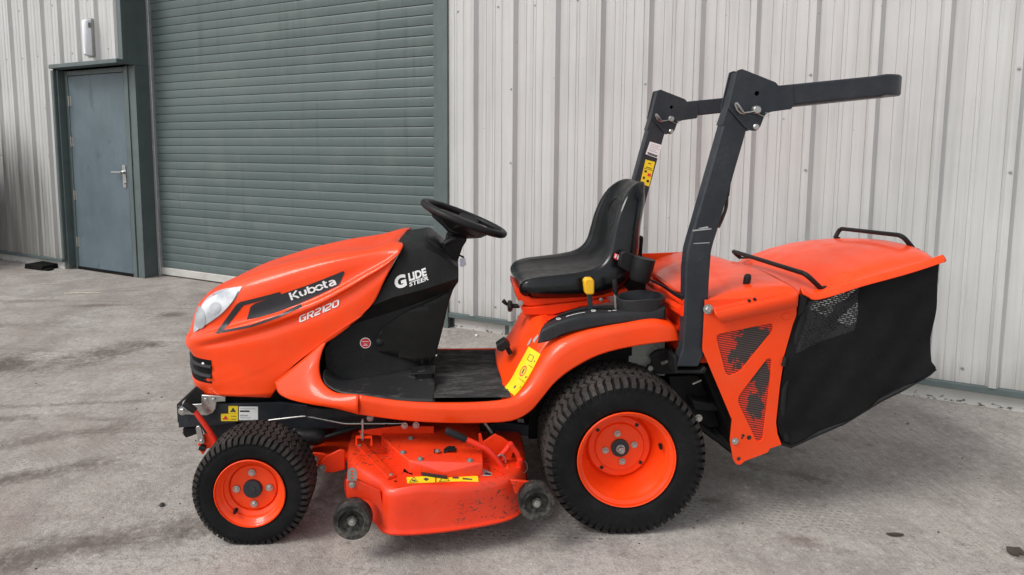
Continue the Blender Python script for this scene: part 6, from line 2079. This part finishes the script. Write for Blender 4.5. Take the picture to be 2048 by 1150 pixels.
def wheel(hub, Rr, W, rim_r, nb, rows_, lug, sh, rimprof, disc, bolts_r, bolt_s, cap, valve, rear, rot=0.0):
    sg = -1 if hub[1] < 0 else 1
    w = empty_mesh_wheel(disc)
    w.parent = T
    w.location = hub
    if sg > 0:
        w.rotation_euler = (0, 0, math.pi)
    mb = tyre_mesh(Rr, W, rim_r, nb, rows_, lug, sh)
    ca, sa = math.cos(rot), math.sin(rot)
    v = []
    for x, y, z in mb.v:
        x, z = x * ca - z * sa, x * sa + z * ca
        # contact patch: squash and let the sidewall bulge
        if z < -hub[2] + 0.0015:
            z = -hub[2] + 0.0015
        v.append((x, y, z))
    mb.v = v
    mb.obj('tyre', ['rubber', 'tread_rubber'], w, smooth=38)
    MB().lathe(rimprof, (0, 0, 0), 64).obj('rim', 'orange_paint', w, smooth=40, solid=0.003)
    for k in range(4):
        a = R(bolts_r[1]) + k * math.pi / 2
        bolt(w, (bolts_r[0] * math.cos(a), bolts_r[2], bolts_r[0] * math.sin(a)), bolt_s, 'zinc', 'wheel_bolt', h=bolt_s * 1.0)
    cap(w)
    a = R(valve[1])
    MB().tube([(valve[0] * math.cos(a), valve[2], valve[0] * math.sin(a)), (valve[0] * math.cos(a) * 0.96, valve[2] - 0.025, valve[0] * math.sin(a) * 0.96)], [0.007, 0.006], 8).obj('valve_stem', 'rubber', w, smooth=50)
    return w

def empty_mesh_wheel(disc):
    return disc('wheel')

def rear_disc(name):
    mb = MB()
    mb.lathe([(0.127, 0.012), (0.118, 0.006), (0.114, -0.001), (0.094, -0.001), (0.089, -0.008), (0.034, -0.010), (0.0001, -0.010)], (0, -0.020, 0), 56)
    o = mb.obj(name, 'orange_paint', None, smooth=40)
    for k in range(4):
        a = R(52) + k * math.pi / 2
        c = Vector((0.104 * math.cos(a), -0.0215, 0.104 * math.sin(a)))
        q = MB().prism([(c.x + 0.0085 * math.cos(a + t), c.z + 0.0085 * math.sin(a + t)) for t in (0.78, 2.35, 3.92, 5.5)], c.y - 0.0012, c.y + 0.001).obj('slot_hole', 'chip_and_hole_shade', o)
    return o

def front_disc(name):
    mb = MB()
    mb.lathe([(0.088, 0.006), (0.084, -0.004), (0.080, -0.008), (0.034, -0.012), (0.0001, -0.012)], (0, -0.028, 0), 48)
    return mb.obj(name, 'orange_paint', None, smooth=40)

def rear_cap(w):
    MB().lathe([(0.0335, 0.002), (0.0335, -0.006), (0.026, -0.008), (0.0001, -0.008)], (0, -0.031, 0), 28).obj('hub', 'slate_paint', w, smooth=40)
    MB().lathe([(0.0165, 0.0), (0.0165, -0.004), (0.0001, -0.004)], (0, -0.039, 0), 20).lathe([(0.0135, 0), (0.0135, -0.014), (0.0115, -0.016), (0.0075, -0.016)], (0, -0.043, 0), 6).lathe([(0.0078, 0), (0.0078, -0.022), (0.0001, -0.022)], (0, -0.043, 0), 14).obj('axle_nut', 'zinc', w, smooth=30)

def front_cap(w):
    MB().lathe([(0.0335, 0.002), (0.0335, -0.006), (0.031, -0.011), (0.026, -0.012), (0.0001, -0.012)], (0, -0.040, 0), 28).lathe([(0.014, 0), (0.013, -0.002), (0.0001, -0.002)], (0, -0.052, 0), 12).obj('hub_cap', 'slate_paint', w, smooth=40)

rear_rim = [(0.165, 0.118), (0.176, 0.122), (0.178, 0.112), (0.160, 0.098), (0.130, 0.06), (0.128, -0.01), (0.134, -0.045), (0.150, -0.072), (0.153, -0.090), (0.158, -0.096), (0.161, -0.108), (0.170, -0.112), (0.177, -0.118), (0.1785, -0.124), (0.176, -0.128), (0.172, -0.126), (0.171, -0.115)]
front_rim = [(0.112, 0.07), (0.122, 0.074), (0.118, 0.06), (0.095, 0.03), (0.086, -0.02), (0.090, -0.036), (0.102, -0.044), (0.104, -0.052), (0.110, -0.056), (0.113, -0.064), (0.119, -0.068), (0.1235, -0.073), (0.1245, -0.078), (0.1215, -0.080), (0.119, -0.076)]
random.seed(11)
for sg in (-1, 1):
    wheel((0.566, sg * 0.392, 0.2805), 0.292, 0.262, 0.1765, 60, 8, 0.010, 0.045, rear_rim, rear_disc, (0.055, 11, -0.031), 0.0085, rear_cap, (0.140, 12, -0.070), True)
    wheel((-0.764, sg * 0.472, 0.190), 0.2060, 0.160, 0.1230, 54, 7, 0.008, 0.030, front_rim, front_disc, (0.058, 2, -0.041), 0.0088, front_cap, (0.096, -128, -0.046), False)

# ------------------------------------------------------------------ mower deck
half = [(0.225, 0.0), (0.225, -0.30), (0.218, -0.42), (0.196, -0.50), (0.150, -0.560), (0.080, -0.592), (-0.02, -0.618), (-0.12, -0.636), (-0.215, -0.645), (-0.268, -0.640), (-0.294, -0.622), (-0.306, -0.595), (-0.335, -0.560), (-0.400, -0.492), (-0.440, -0.42), (-0.462, -0.33), (-0.468, -0.20), (-0.468, 0.0)]
loop = half + [(x, -y) for x, y in reversed(half[1:-1])]
lp3 = cr([(x, y, 0) for x, y in loop + [loop[0]]], 141)[:-1]
LN = len(lp3)
nrm_ = []
for i in range(LN):
    t = (lp3[(i + 1) % LN] - lp3[i - 1]).normalized()
    nrm_.append(Vector((t.y, -t.x, 0)))
cen = Vector((-0.12, 0, 0))
if nrm_[0].dot(lp3[0] - cen) < 0:
    nrm_ = [-q for q in nrm_]
rows_ = []
for z, o_ in ((0.100, 0.012), (0.106, 0.012), (0.110, 0.003), (0.118, 0.0), (0.19, -0.001), (0.222, -0.002), (0.236, -0.006), (0.245, -0.015), (0.2495, -0.028), (0.2515, -0.05), (0.252, -0.12)):
    rows_.append([tuple(lp3[i] + nrm_[i] * o_ + Vector((0, 0, z + (0.016 * math.sin(max(0, min(1, (lp3[i].x + 0.30) / 0.28)) * math.pi) ** 2 * (1 if abs(lp3[i].y) > 0.5 else 0) if 0.2 < z < 0.248 else 0)))) for i in range(LN)])
v_ = [p for r_ in rows_ for p in r_]
f_ = grid_faces(len(rows_), LN, True) + [tuple(len(v_) - LN + j for j in range(LN))]
deck = mesh_obj('mower_deck', v_, f_, 'deck_paint', T, smooth=40, solid=0.003)
def zprism(poly, z0, z1):
    v = [(x, y, z0) for x, y in poly] + [(x, y, z1) for x, y in poly]
    k = len(poly)
    f = [tuple(range(k)), tuple(range(2 * k - 1, k - 1, -1))] + [(i, (i + 1) % k, (i + 1) % k + k, i + k) for i in range(k)]
    return v, f
# belt cover
top = [(p[0], p[1]) for p in [(-0.3265,-0.3493,0.298),(-0.2659,-0.4511,0.298),(-0.2092,-0.5344,0.298)]] + [(p[0], p[1]) for p in [(-0.1703,-0.5449,0.272),(-0.0877,-0.5698,0.272)]] + [(p[0], p[1]) for p in [(0.0498,-0.5569,0.298),(0.0518,-0.3653,0.298)]]
poly = top + [(top[-1][0], -0.05), (top[0][0], -0.05)]
low = []
v1, f1 = zprism(poly, 0.252, 0.298)
# near face leans outward at the foot
v1 = [(x, y, 0.272 if (i >= len(poly) and i - len(poly) in (3, 4)) else z) for i, (x, y, z) in enumerate(v1)]
f1 = [q for q in f1 if len(q) < 6] + [tuple(len(poly) + k for k in t) for t in ((0, 1, 2), (0, 2, 8), (2, 7, 8), (2, 6, 7), (2, 5, 6), (2, 3, 4), (2, 4, 5))]
mesh_obj('belt_cover', v1, f1, 'deck_paint', deck, bevel=0.005)
v1, f1 = zprism([(p[0], p[1]) for p in [(-0.2128,-0.4874,0.256),(-0.1881,-0.481,0.256),(-0.1533,-0.5363,0.256),(-0.0774,-0.5674,0.256),(-0.0773,-0.5803,0.256),(-0.1594,-0.5559,0.256)]], 0.2535, 0.262)
mesh_obj('cover_gap', v1, f1, 'chip_and_hole_shade', deck)
v1, f1 = zprism([(p[0], p[1]) for p in [(-0.4235,-0.3389,0.258),(-0.3971,-0.3236,0.258),(-0.2543,-0.564,0.258),(-0.2787,-0.5796,0.258)]], 0.2515, 0.261)
strap = mesh_obj('deck_strap', v1, f1, 'deck_paint', deck, bevel=0.001)
for p in [(-0.409,-0.3471,0.258),(-0.2702,-0.5604,0.258)]:
    bolt(strap, p, 0.007, 'zinc_dull', axis='+z')
for p in [(-0.1693,-0.5268,0.299),(-0.213,-0.3698,0.299),(0.005,-0.5408,0.299),(-0.2346,-0.4794,0.299)]:
    bolt(deck, p, 0.008, 'zinc_dull', axis='+z')
# hanger: U bracket with a threaded rod
u = [(-0.4105,-0.42,0.299),(-0.41,-0.42,0.3297),(-0.3549,-0.42,0.3292),(-0.3553,-0.42,0.2984)]
MB().tube(u, 0.006, 4).obj('hanger_bracket', 'orange_steel', deck)
MB().tube([(-0.3881,-0.42,0.318),(-0.3868,-0.42,0.3985)], 0.004, 8).lathe([(0.008, -0.008), (0.008, 0.008)], [(-0.3879,-0.42,0.3333)][0], 6, axis='z', cap=True).lathe([(0.007, -0.005), (0.007, 0.005)], [(-0.3871,-0.42,0.3851)][0], 6, axis='z', cap=True).obj('hanger_rod', 'zinc', deck, smooth=40)
# black latch loop on the cover
lp_ = [(-0.1233,-0.47,0.2967),(-0.0926,-0.47,0.2926),(-0.0781,-0.47,0.3038),(-0.0708,-0.47,0.3075),(-0.0473,-0.47,0.3072),(-0.0437,-0.47,0.2921)]
def strip(path, w, t):
    P_ = [Vector(p) for p in path]
    v = []
    for p in P_:
        for dy in (-w, w):
            for dz in (-t, t):
                v.append(tuple(p + Vector((0, dy, dz))))
    f = []
    for i in range(len(P_) - 1):
        a, b2 = i * 4, i * 4 + 4
        f += [(a, a + 1, b2 + 1, b2), (a + 2, b2 + 2, b2 + 3, a + 3), (a, b2, b2 + 2, a + 2), (a + 1, a + 3, b2 + 3, b2 + 1)]
    f += [(0, 2, 3, 1), (len(v) - 4, len(v) - 3, len(v) - 1, len(v) - 2)]
    return v, f
mesh_obj('cover_latch', *strip(lp_, 0.016, 0.002), 'black_plastic', deck, bevel=0.001)
bolt(deck, [(-0.1103,-0.485,0.3062)][0], 0.007, 'zinc_dull', axis='+z')
# height lever
MB().tube(fillet([(-0.0153,-0.5,0.3595),(0.0651,-0.5,0.3214),(0.0867,-0.5,0.3006),(0.1319,-0.5,0.2382),(0.1391,-0.5,0.225)], 0.03), 0.0105, 10).obj('lift_lever', 'red_hot', deck, smooth=50)
MB().tube([(-0.0811,-0.5,0.3899),(-0.0758,-0.5,0.388),(-0.0153,-0.5,0.3595),(-0.0082,-0.5,0.3557)], [0.010, 0.0135, 0.0135, 0.012], 12).obj('lever_grip', 'black_plastic', deck, smooth=50)
MB().tube([(0.1178,-0.54,0.2512),(0.1127,-0.54,0.218)], 0.010, 10).obj('lever_stop', 'red_hot', deck, smooth=50)
MB().prism([(0.039,0.3464),(0.0482,0.3482),(0.0556,0.3156),(0.0996,0.3458),(0.1235,0.3341),(0.1734,0.2991),(0.1555,0.23),(0.0485,0.2312)], -0.44, -0.432).obj('lift_bracket', 'orange_steel', deck, bevel=0.002)
MB().prism([(0.1056,0.2481),(0.1471,0.2533),(0.1509,0.2155),(0.104,0.2122)], -0.51, -0.45).obj('pivot_block', 'orange_steel', deck, bevel=0.003)
MB().tube([(0.1521,-0.47,0.3183),(0.1214,-0.47,0.2808),(0.1088,-0.47,0.2657)], [0.010, 0.010, 0.009], 8).tube([(0.1529,-0.48,0.3272),(0.1766,-0.48,0.2949),(0.1878,-0.48,0.2664)], [0.010, 0.010, 0.010], 8).tube([(0.1878,-0.48,0.2664),(0.1843,-0.48,0.2399)], 0.012, 8).obj('lift_link', 'red_hot', deck, smooth=50)
for p in ([(0.1517,-0.492,0.3332)][0], [(0.1864,-0.492,0.2728)][0], [(0.181,-0.494,0.2457)][0]):
    bolt(deck, p, 0.007, 'red_hot')
rp = [(0.2007,-0.48,0.2397)][0]
MB().tube([(rp[0] + 0.014 * math.cos(a), rp[1], rp[2] + 0.022 * math.sin(a)) for a in [-2.2 + 3.6 * i / 12 for i in range(13)]], 0.002, 5).obj('ring_clip', 'zinc', deck)
MB().tube([(0.108,-0.48,0.2786),(0.1188,-0.48,0.2898),(0.1333,-0.48,0.2783),(0.1353,-0.48,0.2575)], 0.004, 6).obj('lift_pin', 'zinc', deck)
# black catch plate hanging from the chassis above the deck
MB().prism([(0.0709,0.3506),(0.1051,0.3502),(0.1091,0.3067),(0.0767,0.307)], -0.37, -0.33).obj('deck_catch', 'black_metal', T, bevel=0.003)
MB().tube([(0.0641,-0.38,0.362),(0.0925,-0.38,0.3205)], 0.006, 8).obj('catch_pin', 'zinc_dull', T, smooth=50)
# stickers on the deck
for pl_, nm in (([(-0.2169,-0.5795,0.25),(-0.1172,-0.572,0.25),(-0.116,-0.6129,0.25),(-0.2107,-0.6171,0.25)], 'warning_label'), ([(-0.112,-0.5721,0.25),(-0.048,-0.5831,0.25),(0.032,-0.6098,0.25),(0.0325,-0.6374,0.25),(-0.0448,-0.6236,0.25),(-0.1109,-0.613,0.25)], 'warning_label')):
    DB = bvh_of(deck)
    bm = bmesh.new()
    bm.faces.new([bm.verts.new((p[0], 0, p[1])) for p in pl_])
    bmesh.ops.triangulate(bm, faces=bm.faces)
    vx, fx = bm_cut(bm, 0.012)
    pts = []
    for x, _, y in vx:
        y += 0.016 + max(0, x + 0.12) * 0.22
        h = DB.ray_cast(Vector((x, y, 1)), Vector((0, 0, -1)))
        pts.append((x, y, (h[0].z if h[0] else 0.25) + 0.0012))
    lb_ = mesh_obj(nm, pts, fx, 'decal_yellow', deck, smooth=60)
def deck_mark(pl_, mat, name='label_mark', lift=0.0022):
    pts = []
    for p in pl_:
        p = (p[0], p[1] + 0.016 + max(0, p[0] + 0.12) * 0.22)
        h = DB.ray_cast(Vector((p[0], p[1], 1)), Vector((0, 0, -1)))
        pts.append((p[0], p[1], (h[0].z if h[0] else 0.25) + lift))
    mesh_obj(name, pts, [tuple(range(len(pts)))], mat, deck)
for tri in ([(-0.1912,-0.5769,0.25),(-0.1738,-0.6117,0.25),(-0.2058,-0.6141,0.25)], [(-0.0842,-0.5791,0.25),(-0.0651,-0.6171,0.25),(-0.1042,-0.6132,0.25)]):
    c_ = [Vector(p) for p in tri]
    g_ = (c_[0] + c_[1] + c_[2]) / 3
    for i in range(3):
        a, b2 = c_[i], c_[(i + 1) % 3]
        deck_mark([tuple(a), tuple(b2), tuple(g_ + (b2 - g_) * 0.8), tuple(g_ + (a - g_) * 0.8)], 'decal_black')
for q in ([(-0.1577,-0.5934,0.25),(-0.1495,-0.5841,0.25),(-0.1371,-0.5938,0.25),(-0.1469,-0.6061,0.25)], [(-0.0566,-0.5955,0.25),(-0.0344,-0.6022,0.25),(-0.0362,-0.6115,0.25),(-0.0566,-0.6049,0.25)], [(-0.0225,-0.6087,0.25),(0.0111,-0.6218,0.25),(0.0109,-0.6279,0.25),(-0.021,-0.618,0.25)], [(-0.1969,-0.5957,0.25),(-0.183,-0.5991,0.25),(-0.1842,-0.6084,0.25),(-0.1946,-0.6051,0.25)]):
    deck_mark(q, 'decal_charcoal')
deck_mark([(0.0388,-0.5721,0.25),(0.0497,-0.5626,0.25),(0.082,-0.6015,0.25),(0.0793,-0.617,0.25),(0.0405,-0.61,0.25)], 'decal_grey', 'grey_label', 0.0012)
deck_mark([(0.0584,-0.5948,0.25),(0.0801,-0.6046,0.25),(0.0778,-0.6139,0.25),(0.056,-0.6072,0.25)], 'decal_black', 'label_mark', 0.002)
# guide wheels and their brackets
def deck_wheel(c, r, hw, rz):
    mb = MB()
    mb.lathe([(r * 0.62, hw * 0.9), (r * 0.9, hw), (r, hw * 0.7), (r * 1.0, -hw * 0.7), (r * 0.93, -hw * 0.95), (r * 0.70, -hw), (r * 0.64, -hw * 0.75), (r * 0.60, -hw * 0.3), (r * 0.30, -hw * 0.25), (r * 0.26, -hw * 0.7), (r * 0.14, -hw * 0.75), (0.0001, -hw * 0.75)], (0, 0, 0), 36)
    o = mb.obj('guide_wheel', 'roller_rubber', deck, smooth=40)
    o.location = c
    o.rotation_euler = (0, 0, rz)
    b_ = bolt(deck, (c[0], c[1] - hw * 0.8, c[2]), 0.0085, 'zinc_dull', 'wheel_bolt')
    return o
c1 = [(-0.3902,-0.645,0.1557)][0]
c2 = [(0.2283,-0.615,0.195)][0]
deck_wheel(c1, 0.064, 0.026, R(-2))
deck_wheel(c2, 0.063, 0.028, R(3))
MB().prism([(-0.4164,0.2761),(-0.3794,0.2757),(-0.3024,0.2356),(-0.2897,0.1657),(-0.2967,0.1515),(-0.3166,0.184),(-0.3451,0.2023),(-0.3838,0.2135),(-0.4126,0.2085)], -0.618, -0.606).tube([(c1[0], c1[1] + 0.03, c1[2]), (c1[0], -0.56, c1[2])], 0.010, 8).prism([(-0.4082,0.2179),(-0.3778,0.214),(-0.3859,0.1351),(-0.4063,0.1354)], -0.612, -0.603).obj('wheel_bracket', 'deck_paint', deck, bevel=0.002)
bx_ = [(-0.4109,0.276),(-0.4103,0.3078),(-0.4051,0.3184),(-0.3916,0.3218),(-0.3816,0.3163),(-0.3785,0.3057),(-0.3789,0.2756)]
MB().prism(bx_, -0.6225, -0.6195, holes=[circle2(p, 0.0045, 8)[::-1] for p in [(-0.3943,0.3094),(-0.3946,0.2971),(-0.3948,0.2847)]]).obj('height_strip', 'zinc_dull', deck)
bolt(deck, [(-0.3957,-0.62,0.261)][0], 0.008, 'zinc_dull')
MB().prism([(0.1442,0.2437),(0.2178,0.2337),(0.239,0.2206),(0.2502,0.1615),(0.2257,0.1544),(0.1971,0.199),(0.1621,0.1903)], -0.572, -0.56).tube([(c2[0], c2[1] + 0.02, c2[2]), (c2[0], -0.55, c2[2])], 0.010, 8).obj('wheel_bracket', 'deck_paint', deck, bevel=0.002)
# front carrier linking deck to chassis
MB().prism([(-0.566,0.1847),(-0.5425,0.2106),(-0.4884,0.2381),(-0.4693,0.2339),(-0.4707,0.1574),(-0.5132,0.1458),(-0.5573,0.1463),(-0.5818,0.1668)], -0.335, -0.325).obj('deck_carrier', 'orange_steel', T, bevel=0.003)
MB().prism([(-0.6204,0.1998),(-0.5949,0.2137),(-0.5563,0.2092),(-0.5295,0.1947),(-0.5299,0.1743),(-0.565,0.1666),(-0.6115,0.1691)], -0.31, -0.30).obj('deck_carrier', 'orange_steel', T, bevel=0.003)
for p in ([(-0.5852,-0.337,0.2007)][0], [(-0.5574,-0.337,0.1643)][0]):
    bolt(T, p, 0.011, 'zinc_dull')
MB().box((-0.62, -0.30, 0.17), (-0.45, 0.30, 0.19)).obj('carrier_bar', 'orange_steel', T, bevel=0.003)
MB().prism([(-0.5298,0.2734),(-0.4703,0.3137),(-0.4588,0.3014),(-0.5144,0.261)], -0.275, -0.267).tube([(-0.575,-0.28,0.2543),(-0.4769,-0.28,0.2859),(-0.3985,-0.28,0.3136)], 0.008, 8).obj('pto_shaft', 'black_metal', T)
# labels on the front rail
for pl_, mt, nm in (([(-0.9459,0.3678),(-0.9084,0.3675),(-0.9095,0.3365),(-0.947,0.3369)], 'decal_yellow', 'warning_label'), ([(-0.9766,0.3361),(-0.9095,0.3355),(-0.9106,0.3055),(-0.9777,0.3062)], 'decal_yellow', 'warning_label'), ([(-0.9045,0.3654),(-0.8295,0.3647),(-0.8313,0.3089),(-0.9065,0.3096)], 'decal_white', 'serial_label')):
    MB().prism(pl_, -0.2262, -0.2254).obj(nm, mt, frame)
for pl_, mt in (([(-0.9006,0.3495),(-0.8631,0.3492),(-0.8634,0.343),(-0.9009,0.3433)], 'decal_black'), ([(-0.9012,0.332),(-0.8716,0.3317),(-0.8718,0.3255),(-0.9015,0.3258)], 'decal_grey'), ([(-0.9004,0.3578),(-0.8392,0.3572),(-0.8393,0.3547),(-0.9004,0.3553)], 'decal_grey'), ([(-0.9016,0.3206),(-0.8601,0.3202),(-0.8602,0.3175),(-0.9017,0.3179)], 'decal_grey'),
                ([(-0.9278,0.3621),(-0.9166,0.3435),(-0.9403,0.3437)], 'decal_charcoal'), ([(-0.9586,0.3294),(-0.9473,0.3128),(-0.971,0.313)], 'decal_red'), ([(-0.9369,0.3271),(-0.9172,0.3269),(-0.9173,0.3249),(-0.937,0.3251)], 'decal_charcoal'), ([(-0.9374,0.3147),(-0.9176,0.3145),(-0.9177,0.3125),(-0.9375,0.3127)], 'decal_charcoal')):
    MB().prism(pl_, -0.2270, -0.2264).obj('label_mark', mt, frame)
for p in ([(-0.9721,0.3516)][0], [(-0.9964,0.3353)][0], [(-1.1036,0.3157)][0], [(-1.0126,0.2733)][0]):
    MB().prism(circle2(p, 0.004, 10), -0.2258, -0.2252).obj('bolt_hole', 'chip_and_hole_shade', frame)
